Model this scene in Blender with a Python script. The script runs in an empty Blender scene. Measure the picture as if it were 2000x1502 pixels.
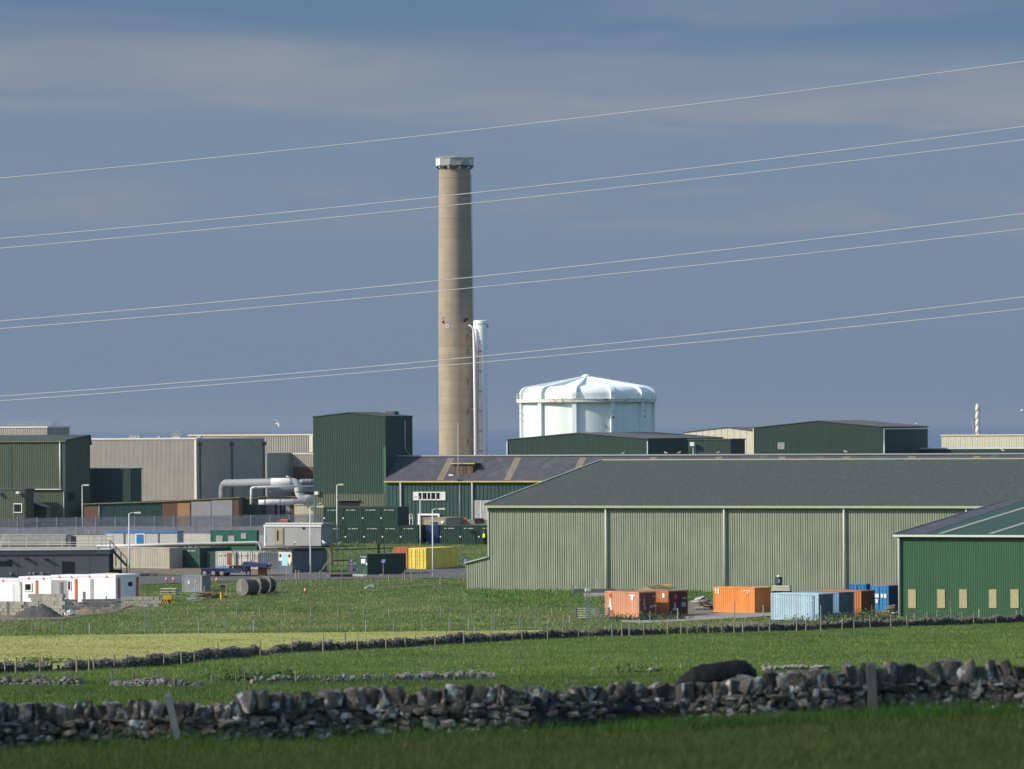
import bpy, math, random
import numpy as np
from mathutils import Vector, Matrix

random.seed(7)
rng = np.random.default_rng(11)
S = bpy.context.scene
C = S.collection
R = math.radians

# ------------------------------------------------------------------ camera
F = 10000.0                      # focal length in photo pixels (2000 wide)
EYE = Vector((0.0, 0.0, 36.0))   # sea level is z = 0
PITCH, ROLL = R(0.4469), R(-0.37)
CAMR = (Matrix.Rotation(R(90) + PITCH, 3, 'X') @ Matrix.Rotation(ROLL, 3, 'Z'))
cd = bpy.data.cameras.new('camera')
cam = bpy.data.objects.new('camera', cd)
C.objects.link(cam)
cam.matrix_world = Matrix.Translation(EYE) @ CAMR.to_4x4()
cd.sensor_width = 36.0
cd.lens = 36.0 * F / 2000.0
cd.clip_start = 1.0
cd.clip_end = 200000.0
cd.dof.use_dof = True
cd.dof.focus_distance = 640.0
cd.dof.aperture_fstop = 3.1
S.camera = cam

# ------------------------------------------------------------------ sun and sky
SUN_EL, SUN_SIDE = R(31), R(75)     # SUN_SIDE: angle to the left of straight behind the camera
SUN = Vector((-math.sin(SUN_SIDE) * math.cos(SUN_EL), -math.cos(SUN_SIDE) * math.cos(SUN_EL), math.sin(SUN_EL)))
sd = bpy.data.lights.new('sun', 'SUN')
sd.energy = 3.3
sd.angle = R(0.53)
sd.color = (1.0, 0.91, 0.78)
so = bpy.data.objects.new('sun', sd)
so.rotation_euler = (-SUN).to_track_quat('-Z', 'Y').to_euler()
so.location = (-300, -40, 300)
C.objects.link(so)

wd = bpy.data.worlds.new('World')
S.world = wd
wd.use_nodes = True
nt = wd.node_tree
nt.nodes.clear()
def WN(t, **k):
    n = nt.nodes.new(t)
    for a, b in k.items():
        setattr(n, a, b)
    return n
def lin(r, g, b):
    f = lambda c: (c / 255 / 12.92) if c / 255 <= 0.04045 else ((c / 255 + 0.055) / 1.055) ** 2.4
    return (f(r), f(g), f(b), 1.0)
sky = WN('ShaderNodeTexSky')
sky.sky_type = 'NISHITA'
sky.sun_disc = False
sky.sun_elevation = SUN_EL
sky.sun_rotation = math.atan2(SUN.x, SUN.y)
bg_sky = WN('ShaderNodeBackground')
bg_sky.inputs['Strength'].default_value = 0.15
nt.links.new(sky.outputs[0], bg_sky.inputs['Color'])
tc = WN('ShaderNodeTexCoord')
sep = WN('ShaderNodeSeparateXYZ')
nt.links.new(tc.outputs['Generated'], sep.inputs[0])
ramp = WN('ShaderNodeValToRGB')        # the cloud deck from the horizon up
mr = WN('ShaderNodeMapRange')
mr.inputs['From Min'].default_value = 0.0
mr.inputs['From Max'].default_value = 0.1
nt.links.new(sep.outputs['Z'], mr.inputs['Value'])
nt.links.new(mr.outputs[0], ramp.inputs[0])
cr = ramp.color_ramp
cr.elements[0].position = 0.0
cr.elements[0].color = lin(113, 133, 159)
cr.elements[1].position = 1.0
cr.elements[1].color = lin(82, 112, 146)
for p, c in ((0.28, (113, 134, 161)), (0.55, (113, 134, 161)), (0.68, (109, 131, 159)), (0.76, (92, 121, 152))):
    e = cr.elements.new(p)
    e.color = lin(*c)
def bands(scale, sx, sz, lo, hi, off):
    m = WN('ShaderNodeMapping')
    m.inputs['Scale'].default_value = (sx, sx * 0.5, sz)
    m.inputs['Location'].default_value = off
    nt.links.new(tc.outputs['Generated'], m.inputs[0])
    n = WN('ShaderNodeTexNoise')
    n.inputs['Scale'].default_value = scale
    n.inputs['Detail'].default_value = 5.0
    n.inputs['Roughness'].default_value = 0.5
    n.inputs['Distortion'].default_value = 0.5
    nt.links.new(m.outputs[0], n.inputs[0])
    r_ = WN('ShaderNodeMapRange')
    r_.interpolation_type = 'SMOOTHSTEP'
    r_.inputs['From Min'].default_value = lo
    r_.inputs['From Max'].default_value = hi
    nt.links.new(n.outputs[0], r_.inputs['Value'])
    return r_
def streak(slope, lo0, lo1, hi0, hi1):
    """a sheet of cloud lying in a slightly tilted band of elevation"""
    v = WN('ShaderNodeMath', operation='MULTIPLY_ADD')
    nt.links.new(sep.outputs['X'], v.inputs[0])
    v.inputs[1].default_value = slope
    nt.links.new(sep.outputs['Z'], v.inputs[2])
    out = []
    for a_, b_, inv in ((lo0, lo1, False), (hi0, hi1, True)):
        r_ = WN('ShaderNodeMapRange')
        r_.interpolation_type = 'SMOOTHSTEP'
        r_.inputs['From Min'].default_value = a_
        r_.inputs['From Max'].default_value = b_
        r_.inputs['To Min'].default_value = 1.0 if inv else 0.0
        r_.inputs['To Max'].default_value = 0.0 if inv else 1.0
        nt.links.new(v.outputs[0], r_.inputs['Value'])
        out.append(r_)
    m_ = WN('ShaderNodeMath', operation='MULTIPLY')
    nt.links.new(out[0].outputs[0], m_.inputs[0])
    nt.links.new(out[1].outputs[0], m_.inputs[1])
    return m_
def times(a_, b_, k=1.0):
    m_ = WN('ShaderNodeMath', operation='MULTIPLY')
    nt.links.new(a_.outputs[0], m_.inputs[0])
    nt.links.new(b_.outputs[0], m_.inputs[1])
    m2_ = WN('ShaderNodeMath', operation='MULTIPLY')
    nt.links.new(m_.outputs[0], m2_.inputs[0])
    m2_.inputs[1].default_value = k
    return m2_
def over(col, fac, c):
    x_ = WN('ShaderNodeMix', data_type='RGBA')
    nt.links.new(fac.outputs[0], x_.inputs[0])
    nt.links.new(col, x_.inputs[6])
    x_.inputs[7].default_value = lin(*c)
    return x_.outputs[2]
n_big = bands(1.0, 11.0, 70.0, 0.30, 0.66, (0.9, 0.0, 2.9))
n_fine = bands(1.0, 22.0, 190.0, 0.36, 0.72, (4.0, 0.0, 1.3))
n_all = bands(1.0, 9.0, 75.0, 0.42, 0.66, (2.2, 0.0, 0.4))
cc = ramp.outputs[0]
cc = over(cc, times(n_all, streak(0.0, 0.03, 0.055, 0.5, 0.9), 0.42), (132, 143, 160))
cc = over(cc, times(n_big, streak(0.045, 0.0585, 0.0675, 0.0718, 0.0752), 0.85), (140, 147, 160))
cc = over(cc, times(n_fine, streak(0.03, 0.056, 0.060, 0.0625, 0.066), 0.75), (145, 150, 161))
cc = over(cc, times(n_fine, streak(0.02, 0.036, 0.040, 0.044, 0.049), 0.55), (140, 146, 159))
bg_cl = WN('ShaderNodeBackground')
bg_cl.inputs['Strength'].default_value = 0.675
nt.links.new(cc, bg_cl.inputs['Color'])
mix = WN('ShaderNodeMixShader')
cov = WN('ShaderNodeMapRange')            # a bank of cloud low over the sea, thinner overhead
cov.interpolation_type = 'SMOOTHSTEP'
cov.inputs['From Min'].default_value = 0.10
cov.inputs['From Max'].default_value = 0.36
cov.inputs['To Min'].default_value = 0.97
cov.inputs['To Max'].default_value = 0.05
nt.links.new(sep.outputs['Z'], cov.inputs['Value'])
nt.links.new(cov.outputs[0], mix.inputs[0])
nt.links.new(bg_sky.outputs[0], mix.inputs[1])
nt.links.new(bg_cl.outputs[0], mix.inputs[2])
wo = WN('ShaderNodeOutputWorld')
nt.links.new(mix.outputs[0], wo.inputs[0])

vs = S.view_settings
vs.view_transform = 'Standard'
vs.look = 'None'
vs.exposure = 0.57
vs.gamma = 1.0
vs.use_curve_mapping = False
S.cycles.use_denoising = True
S.cycles.max_bounces = 6

# ------------------------------------------------------------------ measuring: photo pixel <-> place
def ray(px, py):
    return CAMR @ Vector(((px - 1000.0) / F, -(py - 751.0) / F, -1.0))
def P(px, py, d):
    """the point d metres out (along y) that shows at pixel px, py"""
    v = ray(px, py)
    return EYE + v * (d / v.y)
CAMI = CAMR.transposed()
def proj(p):
    q = CAMI @ (Vector(p) - EYE)
    return (1000.0 - F * q.x / q.z, 751.0 + F * q.y / q.z)
_d = [0, 40, 60, 88, 110, 160, 260, 330, 430, 480, 540, 600, 640, 720, 850, 1000, 1080, 1190, 1300]
_D = [1.8, 3.2, 4.2, 5.75, 6.65, 8.8, 13.1, 15.6, 17.9, 19.0, 19.6, 19.4, 18.4, 16.6, 14.0, 14.0, 17.0, 37.0, 37.0]
def g(x, y):
    """ground height"""
    t = np.interp(y, [0, 130, 330], [0.027, 0.026, 0.0])
    return EYE.z - np.interp(y, _d, _D) + t * x + 0.06 * np.sin(x * 0.21 + y * 0.05) * np.sin(y * 0.13 + 1.0)
def gz(x, y):
    return float(g(x, y))
def G(px, py):
    """where the sight line through px, py meets the ground"""
    v = ray(px, py)
    v = v / v.y
    lo, hi = 50.0, 1050.0
    f = lambda d: (EYE.z + v.z * d) - gz(v.x * d, d)
    for _ in range(40):
        m = (lo + hi) / 2
        if f(m) > 0:
            lo = m
        else:
            hi = m
    return Vector((v.x * lo, lo, gz(v.x * lo, lo)))
def solve(f, target, a, b):
    fa = f(a) - target
    for _ in range(60):
        m = (a + b) / 2
        fm = f(m) - target
        if (fm > 0) == (fa > 0):
            a, fa = m, fm
        else:
            b = m
    return (a + b) / 2

PHI = R(25)        # the works stands on one grid, turned 25 degrees to the view
class Site:
    """a local frame on the ground: x along the front, y into depth, z up"""
    def __init__(s, px, py=None, d=None, rot=-PHI, ref=1000, base=None):
        if d is None:
            s.o = G(px, py)
        else:
            p = P(px, ref, d)
            s.o = Vector((p.x, d, gz(p.x, d)))
        if base is not None:
            s.o.z = base
        s.rot = rot
        s.m = Matrix.Rotation(rot, 3, 'Z')
    def w(s, x, y, z):
        return s.o + s.m @ Vector((x, y, z))
    def X(s, px, y=0.0, z=1.0, a=-200, b=400):
        return solve(lambda t: proj(s.w(t, y, z))[0], px, a, b)
    def Y(s, px, x=0.0, z=1.0, a=-100, b=200):
        return solve(lambda t: proj(s.w(x, t, z))[0], px, a, b)
    def Z(s, py, x=0.0, y=0.0):
        return solve(lambda t: proj(s.w(x, y, t))[1], py, -60, 120)

# ------------------------------------------------------------------ materials
MATS = {}
def mat(name, col, rough=0.75, var=0.14, scale=1.2, streak=0.0, metal=0.0, col2=None, c2amt=0.0, c2scale=0.6, bump=0.0, rnd=0.0, spec=0.3):
    """procedural paint, metal, stone: noise in value, rain streaks, patches of a second colour"""
    if name in MATS:
        return MATS[name]
    m = bpy.data.materials.new(name)
    m.use_nodes = True
    t = m.node_tree
    b = t.nodes['Principled BSDF']
    b.inputs['Roughness'].default_value = rough
    b.inputs['Metallic'].default_value = metal
    b.inputs['Specular IOR Level'].default_value = spec
    N, L = t.nodes.new, t.links.new
    co = N('ShaderNodeTexCoord')
    vec = co.outputs['Object']
    if rnd:
        oi = N('ShaderNodeObjectInfo')
        va = N('ShaderNodeVectorMath'); va.operation = 'MULTIPLY_ADD'
        cx = N('ShaderNodeCombineXYZ')
        for i in range(3):
            L(oi.outputs['Random'], cx.inputs[i])
        L(cx.outputs[0], va.inputs[0])
        va.inputs[1].default_value = (37, 53, 71)
        L(vec, va.inputs[2])
        vec = va.outputs[0]
    n = N('ShaderNodeTexNoise')
    n.inputs['Scale'].default_value = scale
    n.inputs['Detail'].default_value = 6
    n.inputs['Roughness'].default_value = 0.6
    L(vec, n.inputs['Vector'])
    r1 = N('ShaderNodeMapRange')
    r1.inputs['From Min'].default_value = 0.25
    r1.inputs['From Max'].default_value = 0.75
    r1.inputs['To Min'].default_value = 1 - var
    r1.inputs['To Max'].default_value = 1 + var
    L(n.outputs[0], r1.inputs['Value'])
    val = r1.outputs[0]
    if rnd:
        r3 = N('ShaderNodeMapRange')
        r3.inputs['To Min'].default_value = 1 - rnd
        r3.inputs['To Max'].default_value = 1 + rnd
        L(oi.outputs['Random'], r3.inputs['Value'])
        mm = N('ShaderNodeMath'); mm.operation = 'MULTIPLY'
        L(val, mm.inputs[0]); L(r3.outputs[0], mm.inputs[1])
        val = mm.outputs[0]
    if streak:
        mp = N('ShaderNodeMapping')
        mp.inputs['Scale'].default_value = (2.2, 2.2, 0.12)
        L(vec, mp.inputs[0])
        n2 = N('ShaderNodeTexNoise')
        n2.inputs['Scale'].default_value = 1.0
        n2.inputs['Detail'].default_value = 4
        L(mp.outputs[0], n2.inputs['Vector'])
        r2 = N('ShaderNodeMapRange')
        r2.inputs['From Min'].default_value = 0.3
        r2.inputs['From Max'].default_value = 0.7
        r2.inputs['To Min'].default_value = 1 - streak
        r2.inputs['To Max'].default_value = 1 + streak * 0.6
        L(n2.outputs[0], r2.inputs['Value'])
        mm = N('ShaderNodeMath'); mm.operation = 'MULTIPLY'
        L(val, mm.inputs[0]); L(r2.outputs[0], mm.inputs[1])
        val = mm.outputs[0]
    base = N('ShaderNodeRGB')
    base.outputs[0].default_value = tuple(col[:3]) + (1,)
    cout = base.outputs[0]
    if col2 is not None:
        n3 = N('ShaderNodeTexNoise')
        n3.inputs['Scale'].default_value = c2scale
        n3.inputs['Detail'].default_value = 7
        n3.inputs['Roughness'].default_value = 0.65
        L(vec, n3.inputs['Vector'])
        r4 = N('ShaderNodeMapRange')
        r4.interpolation_type = 'SMOOTHSTEP'
        r4.inputs['From Min'].default_value = 0.72 - c2amt * 0.5
        r4.inputs['From Max'].default_value = 0.80 - c2amt * 0.4
        L(n3.outputs[0], r4.inputs['Value'])
        mx = N('ShaderNodeMix'); mx.data_type = 'RGBA'
        L(r4.outputs[0], mx.inputs[0])
        L(cout, mx.inputs[6])
        mx.inputs[7].default_value = tuple(col2[:3]) + (1,)
        cout = mx.outputs[2]
    vm = N('ShaderNodeVectorMath'); vm.operation = 'SCALE'
    L(cout, vm.inputs[0]); L(val, vm.inputs['Scale'])
    L(vm.outputs[0], b.inputs['Base Color'])
    if bump:
        bp = N('ShaderNodeBump')
        bp.inputs['Strength'].default_value = bump
        bp.inputs['Distance'].default_value = 0.05
        L(n.outputs[0], bp.inputs['Height'])
        L(bp.outputs[0], b.inputs['Normal'])
    MATS[name] = m
    return m

M = {}
M['sage'] = mat('sage cladding', (0.262, 0.295, 0.212), 0.6, 0.12, 0.3, streak=0.17)
M['sage_trim'] = mat('sage trim', (0.36, 0.41, 0.29), 0.6, 0.08)
M['sage_roof'] = mat('weathered grey green roof sheet', (0.055, 0.068, 0.053), 0.9, 0.45, 2.6, col2=(0.082, 0.090, 0.078), c2amt=0.42, c2scale=1.8)
M['pale'] = mat('pale grey painted metal', (0.62, 0.63, 0.60), 0.5, 0.12, 3.0)
M['white'] = mat('white paint', (0.78, 0.78, 0.76), 0.5, 0.05, 2.0)
M['white_steel'] = mat('white painted vessel steel', (0.79, 0.87, 0.84), 0.62, 0.035, 0.3, streak=0.05, col2=(0.58, 0.56, 0.48), c2amt=0.12, c2scale=0.35)
M['white_ring'] = mat('white gallery steel with rust', (0.70, 0.71, 0.66), 0.6, 0.1, 1.0, col2=(0.33, 0.17, 0.07), c2amt=0.34, c2scale=1.1)
M['rust'] = mat('rust', (0.22, 0.09, 0.045), 0.9, 0.3, 3.0)
M['green'] = mat('dark green cladding', (0.026, 0.060, 0.047), 0.65, 0.10, 0.4, streak=0.12)
M['green2'] = mat('mid green cladding', (0.045, 0.125, 0.062), 0.65, 0.10, 0.5, streak=0.10)
M['teal'] = mat('dark teal cladding', (0.022, 0.062, 0.052), 0.65, 0.14, 0.5, streak=0.22)
M['olive'] = mat('olive cladding', (0.11, 0.13, 0.075), 0.7, 0.12, 0.5, streak=0.12)
M['olive_dark'] = mat('dark olive cladding', (0.075, 0.095, 0.062), 0.7, 0.12, 0.5, streak=0.12)
M['green_roof'] = mat('dull green roof sheet', (0.05, 0.072, 0.055), 0.8, 0.15, 0.8)
M['green_shed_roof'] = mat('green shed roof sheet', (0.028, 0.070, 0.046), 0.8, 0.12, 0.8)
M['grey_roof'] = mat('brown grey roof felt', (0.105, 0.102, 0.095), 0.85, 0.2, 0.7)
M['slate'] = mat('dark fibre cement roof', (0.064, 0.069, 0.082), 0.85, 0.28, 0.8, col2=(0.09, 0.095, 0.108), c2amt=0.35, c2scale=0.5)
M['strip'] = mat('brown translucent roof strip', (0.18, 0.15, 0.115), 0.7, 0.2, 1.0)
M['pale_strip'] = mat('pale rooflight strip', (0.30, 0.29, 0.25), 0.6, 0.12, 1.0)
M['yellow_trim'] = mat('yellow gutter', (0.50, 0.42, 0.05), 0.6, 0.15, 1.0)
M['beige'] = mat('beige cladding', (0.34, 0.32, 0.28), 0.75, 0.10, 0.5, streak=0.10)
M['cream'] = mat('cream cladding', (0.62, 0.58, 0.44), 0.7, 0.07, 0.5, streak=0.08)
M['cream_trim'] = mat('cream trim', (0.66, 0.62, 0.50), 0.7, 0.07)
M['concrete'] = mat('pale concrete', (0.42, 0.40, 0.35), 0.9, 0.2, 1.5)
M['block'] = mat('concrete block', (0.36, 0.345, 0.29), 0.9, 0.2, 3.0, rnd=0.12)
M['glass'] = mat('dark window glass', (0.012, 0.014, 0.017), 0.15, 0.2, 2.0, spec=0.5)
M['dark'] = mat('dark opening', (0.015, 0.017, 0.02), 0.9, 0.2)
M['black'] = mat('black rubber', (0.012, 0.012, 0.013), 0.7, 0.3, 4.0)
M['galv'] = mat('galvanised steel', (0.34, 0.35, 0.36), 0.5, 0.2, 2.0, metal=0.25)
M['fence_steel'] = mat('weathered fence steel', (0.27, 0.275, 0.285), 0.6, 0.25, 2.0)
M['grey_steel'] = mat('grey steel panel', (0.30, 0.30, 0.30), 0.6, 0.12, 1.0)
M['dark_grey'] = mat('dark grey panel', (0.095, 0.105, 0.115), 0.7, 0.08, 0.6)
M['pipe'] = mat('lagged pipe cladding', (0.56, 0.56, 0.55), 0.5, 0.10, 1.2)
M['pipe_dark'] = mat('dull grey duct', (0.24, 0.25, 0.27), 0.6, 0.12, 1.2)  # dark pipes, and the shaded stretch of the fat duct
M['wood'] = mat('weathered wood', (0.27, 0.235, 0.165), 0.9, 0.3, 4.0, rnd=0.25)
M['wood_grey'] = mat('grey old timber', (0.23, 0.21, 0.18), 0.9, 0.3, 3.0, rnd=0.2)
M['wood_dark'] = mat('dark old timber', (0.09, 0.075, 0.055), 0.9, 0.3, 3.0, rnd=0.2)
M['brown'] = mat('brown board', (0.15, 0.085, 0.055), 0.8, 0.2, 1.5)
M['tan'] = mat('tan board', (0.36, 0.22, 0.10), 0.8, 0.15, 1.5)
M['tan_cabin'] = mat('tan cabin panel', (0.30, 0.27, 0.19), 0.8, 0.1, 0.8)
M['board'] = mat('straw coloured window board', (0.40, 0.35, 0.20), 0.85, 0.22, 6.0)
M['orange_post'] = mat('orange jacking post', (0.55, 0.15, 0.03), 0.6, 0.2, 3.0)
M['blue_door'] = mat('bright blue door', (0.015, 0.15, 0.38), 0.5, 0.08, 2.0)
M['blue_trim'] = mat('blue trim', (0.05, 0.15, 0.38), 0.6, 0.15, 2.0)
M['sign_blue'] = mat('blue sign', (0.025, 0.05, 0.26), 0.5, 0.1, 2.0)
M['sign_red'] = mat('red sign', (0.5, 0.05, 0.04), 0.5, 0.1, 2.0)
M['sign_green'] = mat('green sign', (0.02, 0.25, 0.08), 0.5, 0.1, 2.0)
M['hivis'] = mat('high visibility yellow', (0.55, 0.85, 0.03), 0.7, 0.06, 5.0)
M['navy_cloth'] = mat('navy cloth', (0.012, 0.013, 0.022), 0.9, 0.2, 5.0)
M['skin'] = mat('skin', (0.45, 0.24, 0.17), 0.6, 0.06, 8.0)
M['hide'] = mat('black cow hide', (0.0075, 0.007, 0.007), 0.75, 0.3, 6.0)
M['gull_white'] = mat('white feathers', (0.80, 0.80, 0.78), 0.8, 0.04, 9.0)
M['gull_grey'] = mat('grey feathers', (0.36, 0.38, 0.40), 0.8, 0.06, 9.0)
M['beak'] = mat('yellow beak', (0.6, 0.36, 0.04), 0.6, 0.05, 9.0)
M['cable'] = mat('bare aluminium conductor', (0.55, 0.55, 0.53), 0.55, 0.06, 0.3)
M['tarp'] = mat('black plastic sheet', (0.010, 0.011, 0.013), 0.5, 0.3, 5.0, bump=0.4)
M['gravel'] = mat('dark gravel', (0.085, 0.082, 0.080), 0.95, 0.35, 4.0, bump=0.5)
M['soil'] = mat('brown soil', (0.20, 0.15, 0.10), 0.95, 0.3, 3.0, bump=0.5)
M['plate_yellow'] = mat('machine yellow', (0.62, 0.40, 0.02), 0.55, 0.12, 2.0)
M['mark'] = mat('white stencil paint', (0.72, 0.73, 0.72), 0.7, 0.15, 8.0)
M['grey_mark'] = mat('faded grey stencil paint', (0.34, 0.36, 0.38), 0.7, 0.15, 8.0)  # greyer than the white marks, used on two container ends
M['red_mark'] = mat('red paint', (0.55, 0.06, 0.03), 0.7, 0.15, 8.0)

# ------------------------------------------------------------------ mesh building
class MB:
    def __init__(s):
        s.v, s.f = [], []
    def quad(s, a, b, c, d):
        i = len(s.v)
        s.v += [tuple(a), tuple(b), tuple(c), tuple(d)]
        s.f.append((i, i + 1, i + 2, i + 3))
        return s
    def tri(s, a, b, c):
        i = len(s.v)
        s.v += [tuple(a), tuple(b), tuple(c)]
        s.f.append((i, i + 1, i + 2))
        return s
    def box(s, x0, y0, z0, x1, y1, z1):
        i = len(s.v)
        s.v += [(x0, y0, z0), (x1, y0, z0), (x1, y1, z0), (x0, y1, z0), (x0, y0, z1), (x1, y0, z1), (x1, y1, z1), (x0, y1, z1)]
        for q in ((3, 2, 1, 0), (4, 5, 6, 7), (0, 1, 5, 4), (1, 2, 6, 5), (2, 3, 7, 6), (3, 0, 4, 7)):
            s.f.append(tuple(i + k for k in q))
        return s
    def hexa(s, b, t):
        """eight corners: four below, four above (same order, anticlockwise from above)"""
        i = len(s.v)
        s.v += [tuple(p) for p in b] + [tuple(p) for p in t]
        for q in ((3, 2, 1, 0), (4, 5, 6, 7), (0, 1, 5, 4), (1, 2, 6, 5), (2, 3, 7, 6), (3, 0, 4, 7)):
            s.f.append(tuple(i + k for k in q))
        return s
    def bar(s, a, b, w, h=None):
        """a square-section bar from a to b"""
        a, b = Vector(a), Vector(b)
        h = h or w
        d = (b - a).normalized()
        up = Vector((0, 0, 1)) if abs(d.z) < 0.95 else Vector((0, 1, 0))
        u = d.cross(up).normalized() * (w / 2)
        n = u.cross(d).normalized() * (h / 2)
        s.hexa([a - u - n, a + u - n, a + u + n, a - u + n], [b - u - n, b + u - n, b + u + n, b - u + n])
        return s
    def tube(s, pts, r, seg=8, caps=True):
        pts = [Vector(p) for p in pts]
        rs = r if isinstance(r, (list, tuple)) else [r] * len(pts)
        base = len(s.v)
        ref = None
        for k, p in enumerate(pts):
            a = pts[max(k - 1, 0)]
            b = pts[min(k + 1, len(pts) - 1)]
            d = (b - a).normalized()
            if ref is None:
                ref = Vector((0, 0, 1)) if abs(d.z) < 0.9 else Vector((0, 1, 0))
            u = d.cross(ref)
            if u.length < 1e-4:
                u = d.cross(Vector((1, 0, 0)))
            u.normalize()
            n = u.cross(d)
            ref = n
            for q in range(seg):
                t = 2 * math.pi * q / seg
                s.v.append(tuple(p + (u * math.cos(t) + n * math.sin(t)) * rs[k]))
        for k in range(len(pts) - 1):
            for q in range(seg):
                a = base + k * seg + q
                b = base + k * seg + (q + 1) % seg
                s.f.append((a, b, b + seg, a + seg))
        if caps:
            s.f.append(tuple(base + q for q in range(seg))[::-1])
            e = base + (len(pts) - 1) * seg
            s.f.append(tuple(e + q for q in range(seg)))
        return s
    def lathe(s, prof, seg=48, cx=0, cy=0, cap=True):
        base = len(s.v)
        for r, z in prof:
            for q in range(seg):
                t = 2 * math.pi * q / seg
                s.v.append((cx + r * math.cos(t), cy + r * math.sin(t), z))
        for k in range(len(prof) - 1):
            for q in range(seg):
                a = base + k * seg + q
                b = base + k * seg + (q + 1) % seg
                s.f.append((a, b, b + seg, a + seg))
        if cap:
            e = base + (len(prof) - 1) * seg
            s.f.append(tuple(e + q for q in range(seg)))
        return s
    def corr(s, o, u, n, L, z0, top, pitch=0.26, gw=0.08, dep=0.05):
        """profiled sheet: pans with grooves sunk into them; o start, u along, n outward, top a height or a function of t"""
        o, u, n = Vector(o), Vector(u), Vector(n)
        tf = top if callable(top) else (lambda t: top)
        ts = []
        k = 0
        while k * pitch < L:
            a = k * pitch
            for t, e in ((a, 0), (a + pitch - gw, 0), (a + pitch - gw * 0.7, -dep), (a + pitch - gw * 0.3, -dep)):
                if t < L:
                    ts.append((t, e))
            k += 1
        ts.append((L, 0))
        base = len(s.v)
        for t, e in ts:
            p = o + u * t + n * e
            s.v.append((p.x, p.y, z0))
            s.v.append((p.x, p.y, tf(t)))
        for i in range(len(ts) - 1):
            a = base + 2 * i
            s.f.append((a, a + 2, a + 3, a + 1))
        return s
    def mesh(s, name, smooth=False):
        me = bpy.data.meshes.new(name)
        me.from_pydata(s.v, [], s.f)
        if smooth:
            me.polygons.foreach_set('use_smooth', [True] * len(me.polygons))
        return me
    def build(s, name, m, parent=None, smooth=False, loc=None, rot=None, label=None):
        o = bpy.data.objects.new(name, s.mesh(name, smooth))
        o.data.materials.append(M[m] if isinstance(m, str) else m)
        C.objects.link(o)
        if parent is not None:
            o.parent = parent
        if loc is not None:
            o.location = loc
        if rot is not None:
            o.rotation_euler = rot
        if label:
            o['label'] = label
        return o

def tag(o, label, cat=None, group=None, kind=None):
    if label:
        o['label'] = label
    if cat:
        o['category'] = cat
    if group:
        o['group'] = group
    if kind:
        o['kind'] = kind
    return o
def thing(name, label, cat, loc=(0, 0, 0), rz=0.0, group=None):
    o = bpy.data.objects.new(name, None)
    o.empty_display_size = 0.5
    C.objects.link(o)
    o.location = loc
    o.rotation_euler = (0, 0, rz)
    return tag(o, label, cat, group)
def site_thing(site, name, label, cat, group=None):
    return thing(name, label, cat, site.o, site.rot, group)
def copy_tree(o, loc, rz, label=None, scale=None):
    r = o.copy()
    C.objects.link(r)
    r.location = loc
    r.rotation_euler = (0, 0, rz)
    if scale:
        r.scale = scale
    if label:
        r['label'] = label
    for ch in o.children:
        c = ch.copy()
        C.objects.link(c)
        c.parent = r
        for gr in ch.children:
            d = gr.copy()
            C.objects.link(d)
            d.parent = c
    return r

HAZE = 0.000042
# ------------------------------------------------------------------ the ground, the sea, an unseen cloud added to shade the near fields
def grass_ground_mat():
    m = bpy.data.materials.new('field soil and turf')
    m.use_nodes = True
    t = m.node_tree
    b = t.nodes['Principled BSDF']
    b.inputs['Roughness'].default_value = 0.95
    b.inputs['Specular IOR Level'].default_value = 0.1
    N, L = t.nodes.new, t.links.new
    co = N('ShaderNodeTexCoord')
    n = N('ShaderNodeTexNoise'); n.inputs['Scale'].default_value = 0.09; n.inputs['Detail'].default_value = 8
    L(co.outputs['Object'], n.inputs[0])
    r = N('ShaderNodeValToRGB')
    r.color_ramp.elements[0].position = 0.3
    r.color_ramp.elements[0].color = (0.042, 0.085, 0.018, 1)
    r.color_ramp.elements[1].position = 0.7
    r.color_ramp.elements[1].color = (0.085, 0.13, 0.035, 1)
    L(n.outputs[0], r.inputs[0])
    n2 = N('ShaderNodeTexNoise'); n2.inputs['Scale'].default_value = 1.7; n2.inputs['Detail'].default_value = 6
    L(co.outputs['Object'], n2.inputs[0])
    mr_ = N('ShaderNodeMapRange'); mr_.inputs['To Min'].default_value = 0.6; mr_.inputs['To Max'].default_value = 1.4
    L(n2.outputs[0], mr_.inputs[0])
    vm = N('ShaderNodeVectorMath'); vm.operation = 'SCALE'
    L(r.outputs[0], vm.inputs[0]); L(mr_.outputs[0], vm.inputs['Scale'])
    L(vm.outputs[0], b.inputs['Base Color'])
    return m
M['turf'] = grass_ground_mat()

xs = np.concatenate([np.linspace(-1500, -150, 20), np.linspace(-140, 140, 71), np.linspace(150, 1500, 20)])
ys = np.concatenate([np.linspace(-200, 0, 11), np.linspace(4, 760, 190), np.linspace(770, 1300, 54)])
XX, YY = np.meshgrid(xs, ys)
ZZ = g(XX, YY)
def grid_obj(name, XX, YY, ZZ, m, kind='structure', smooth=True):
    ny, nx = XX.shape
    me = bpy.data.meshes.new(name)
    v = np.stack([XX.ravel(), YY.ravel(), ZZ.ravel()], 1)
    i = (np.arange(ny - 1)[:, None] * nx + np.arange(nx - 1)[None, :]).ravel()
    f = np.stack([i, i + 1, i + nx + 1, i + nx], 1)
    me.from_pydata(v.tolist(), [], f.tolist())
    if smooth:
        me.polygons.foreach_set('use_smooth', [True] * len(me.polygons))
    o = bpy.data.objects.new(name, me)
    me.materials.append(M[m] if isinstance(m, str) else m)
    C.objects.link(o)
    o['kind'] = kind
    return o
grid_obj('ground', XX, YY, ZZ, 'turf')

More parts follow.
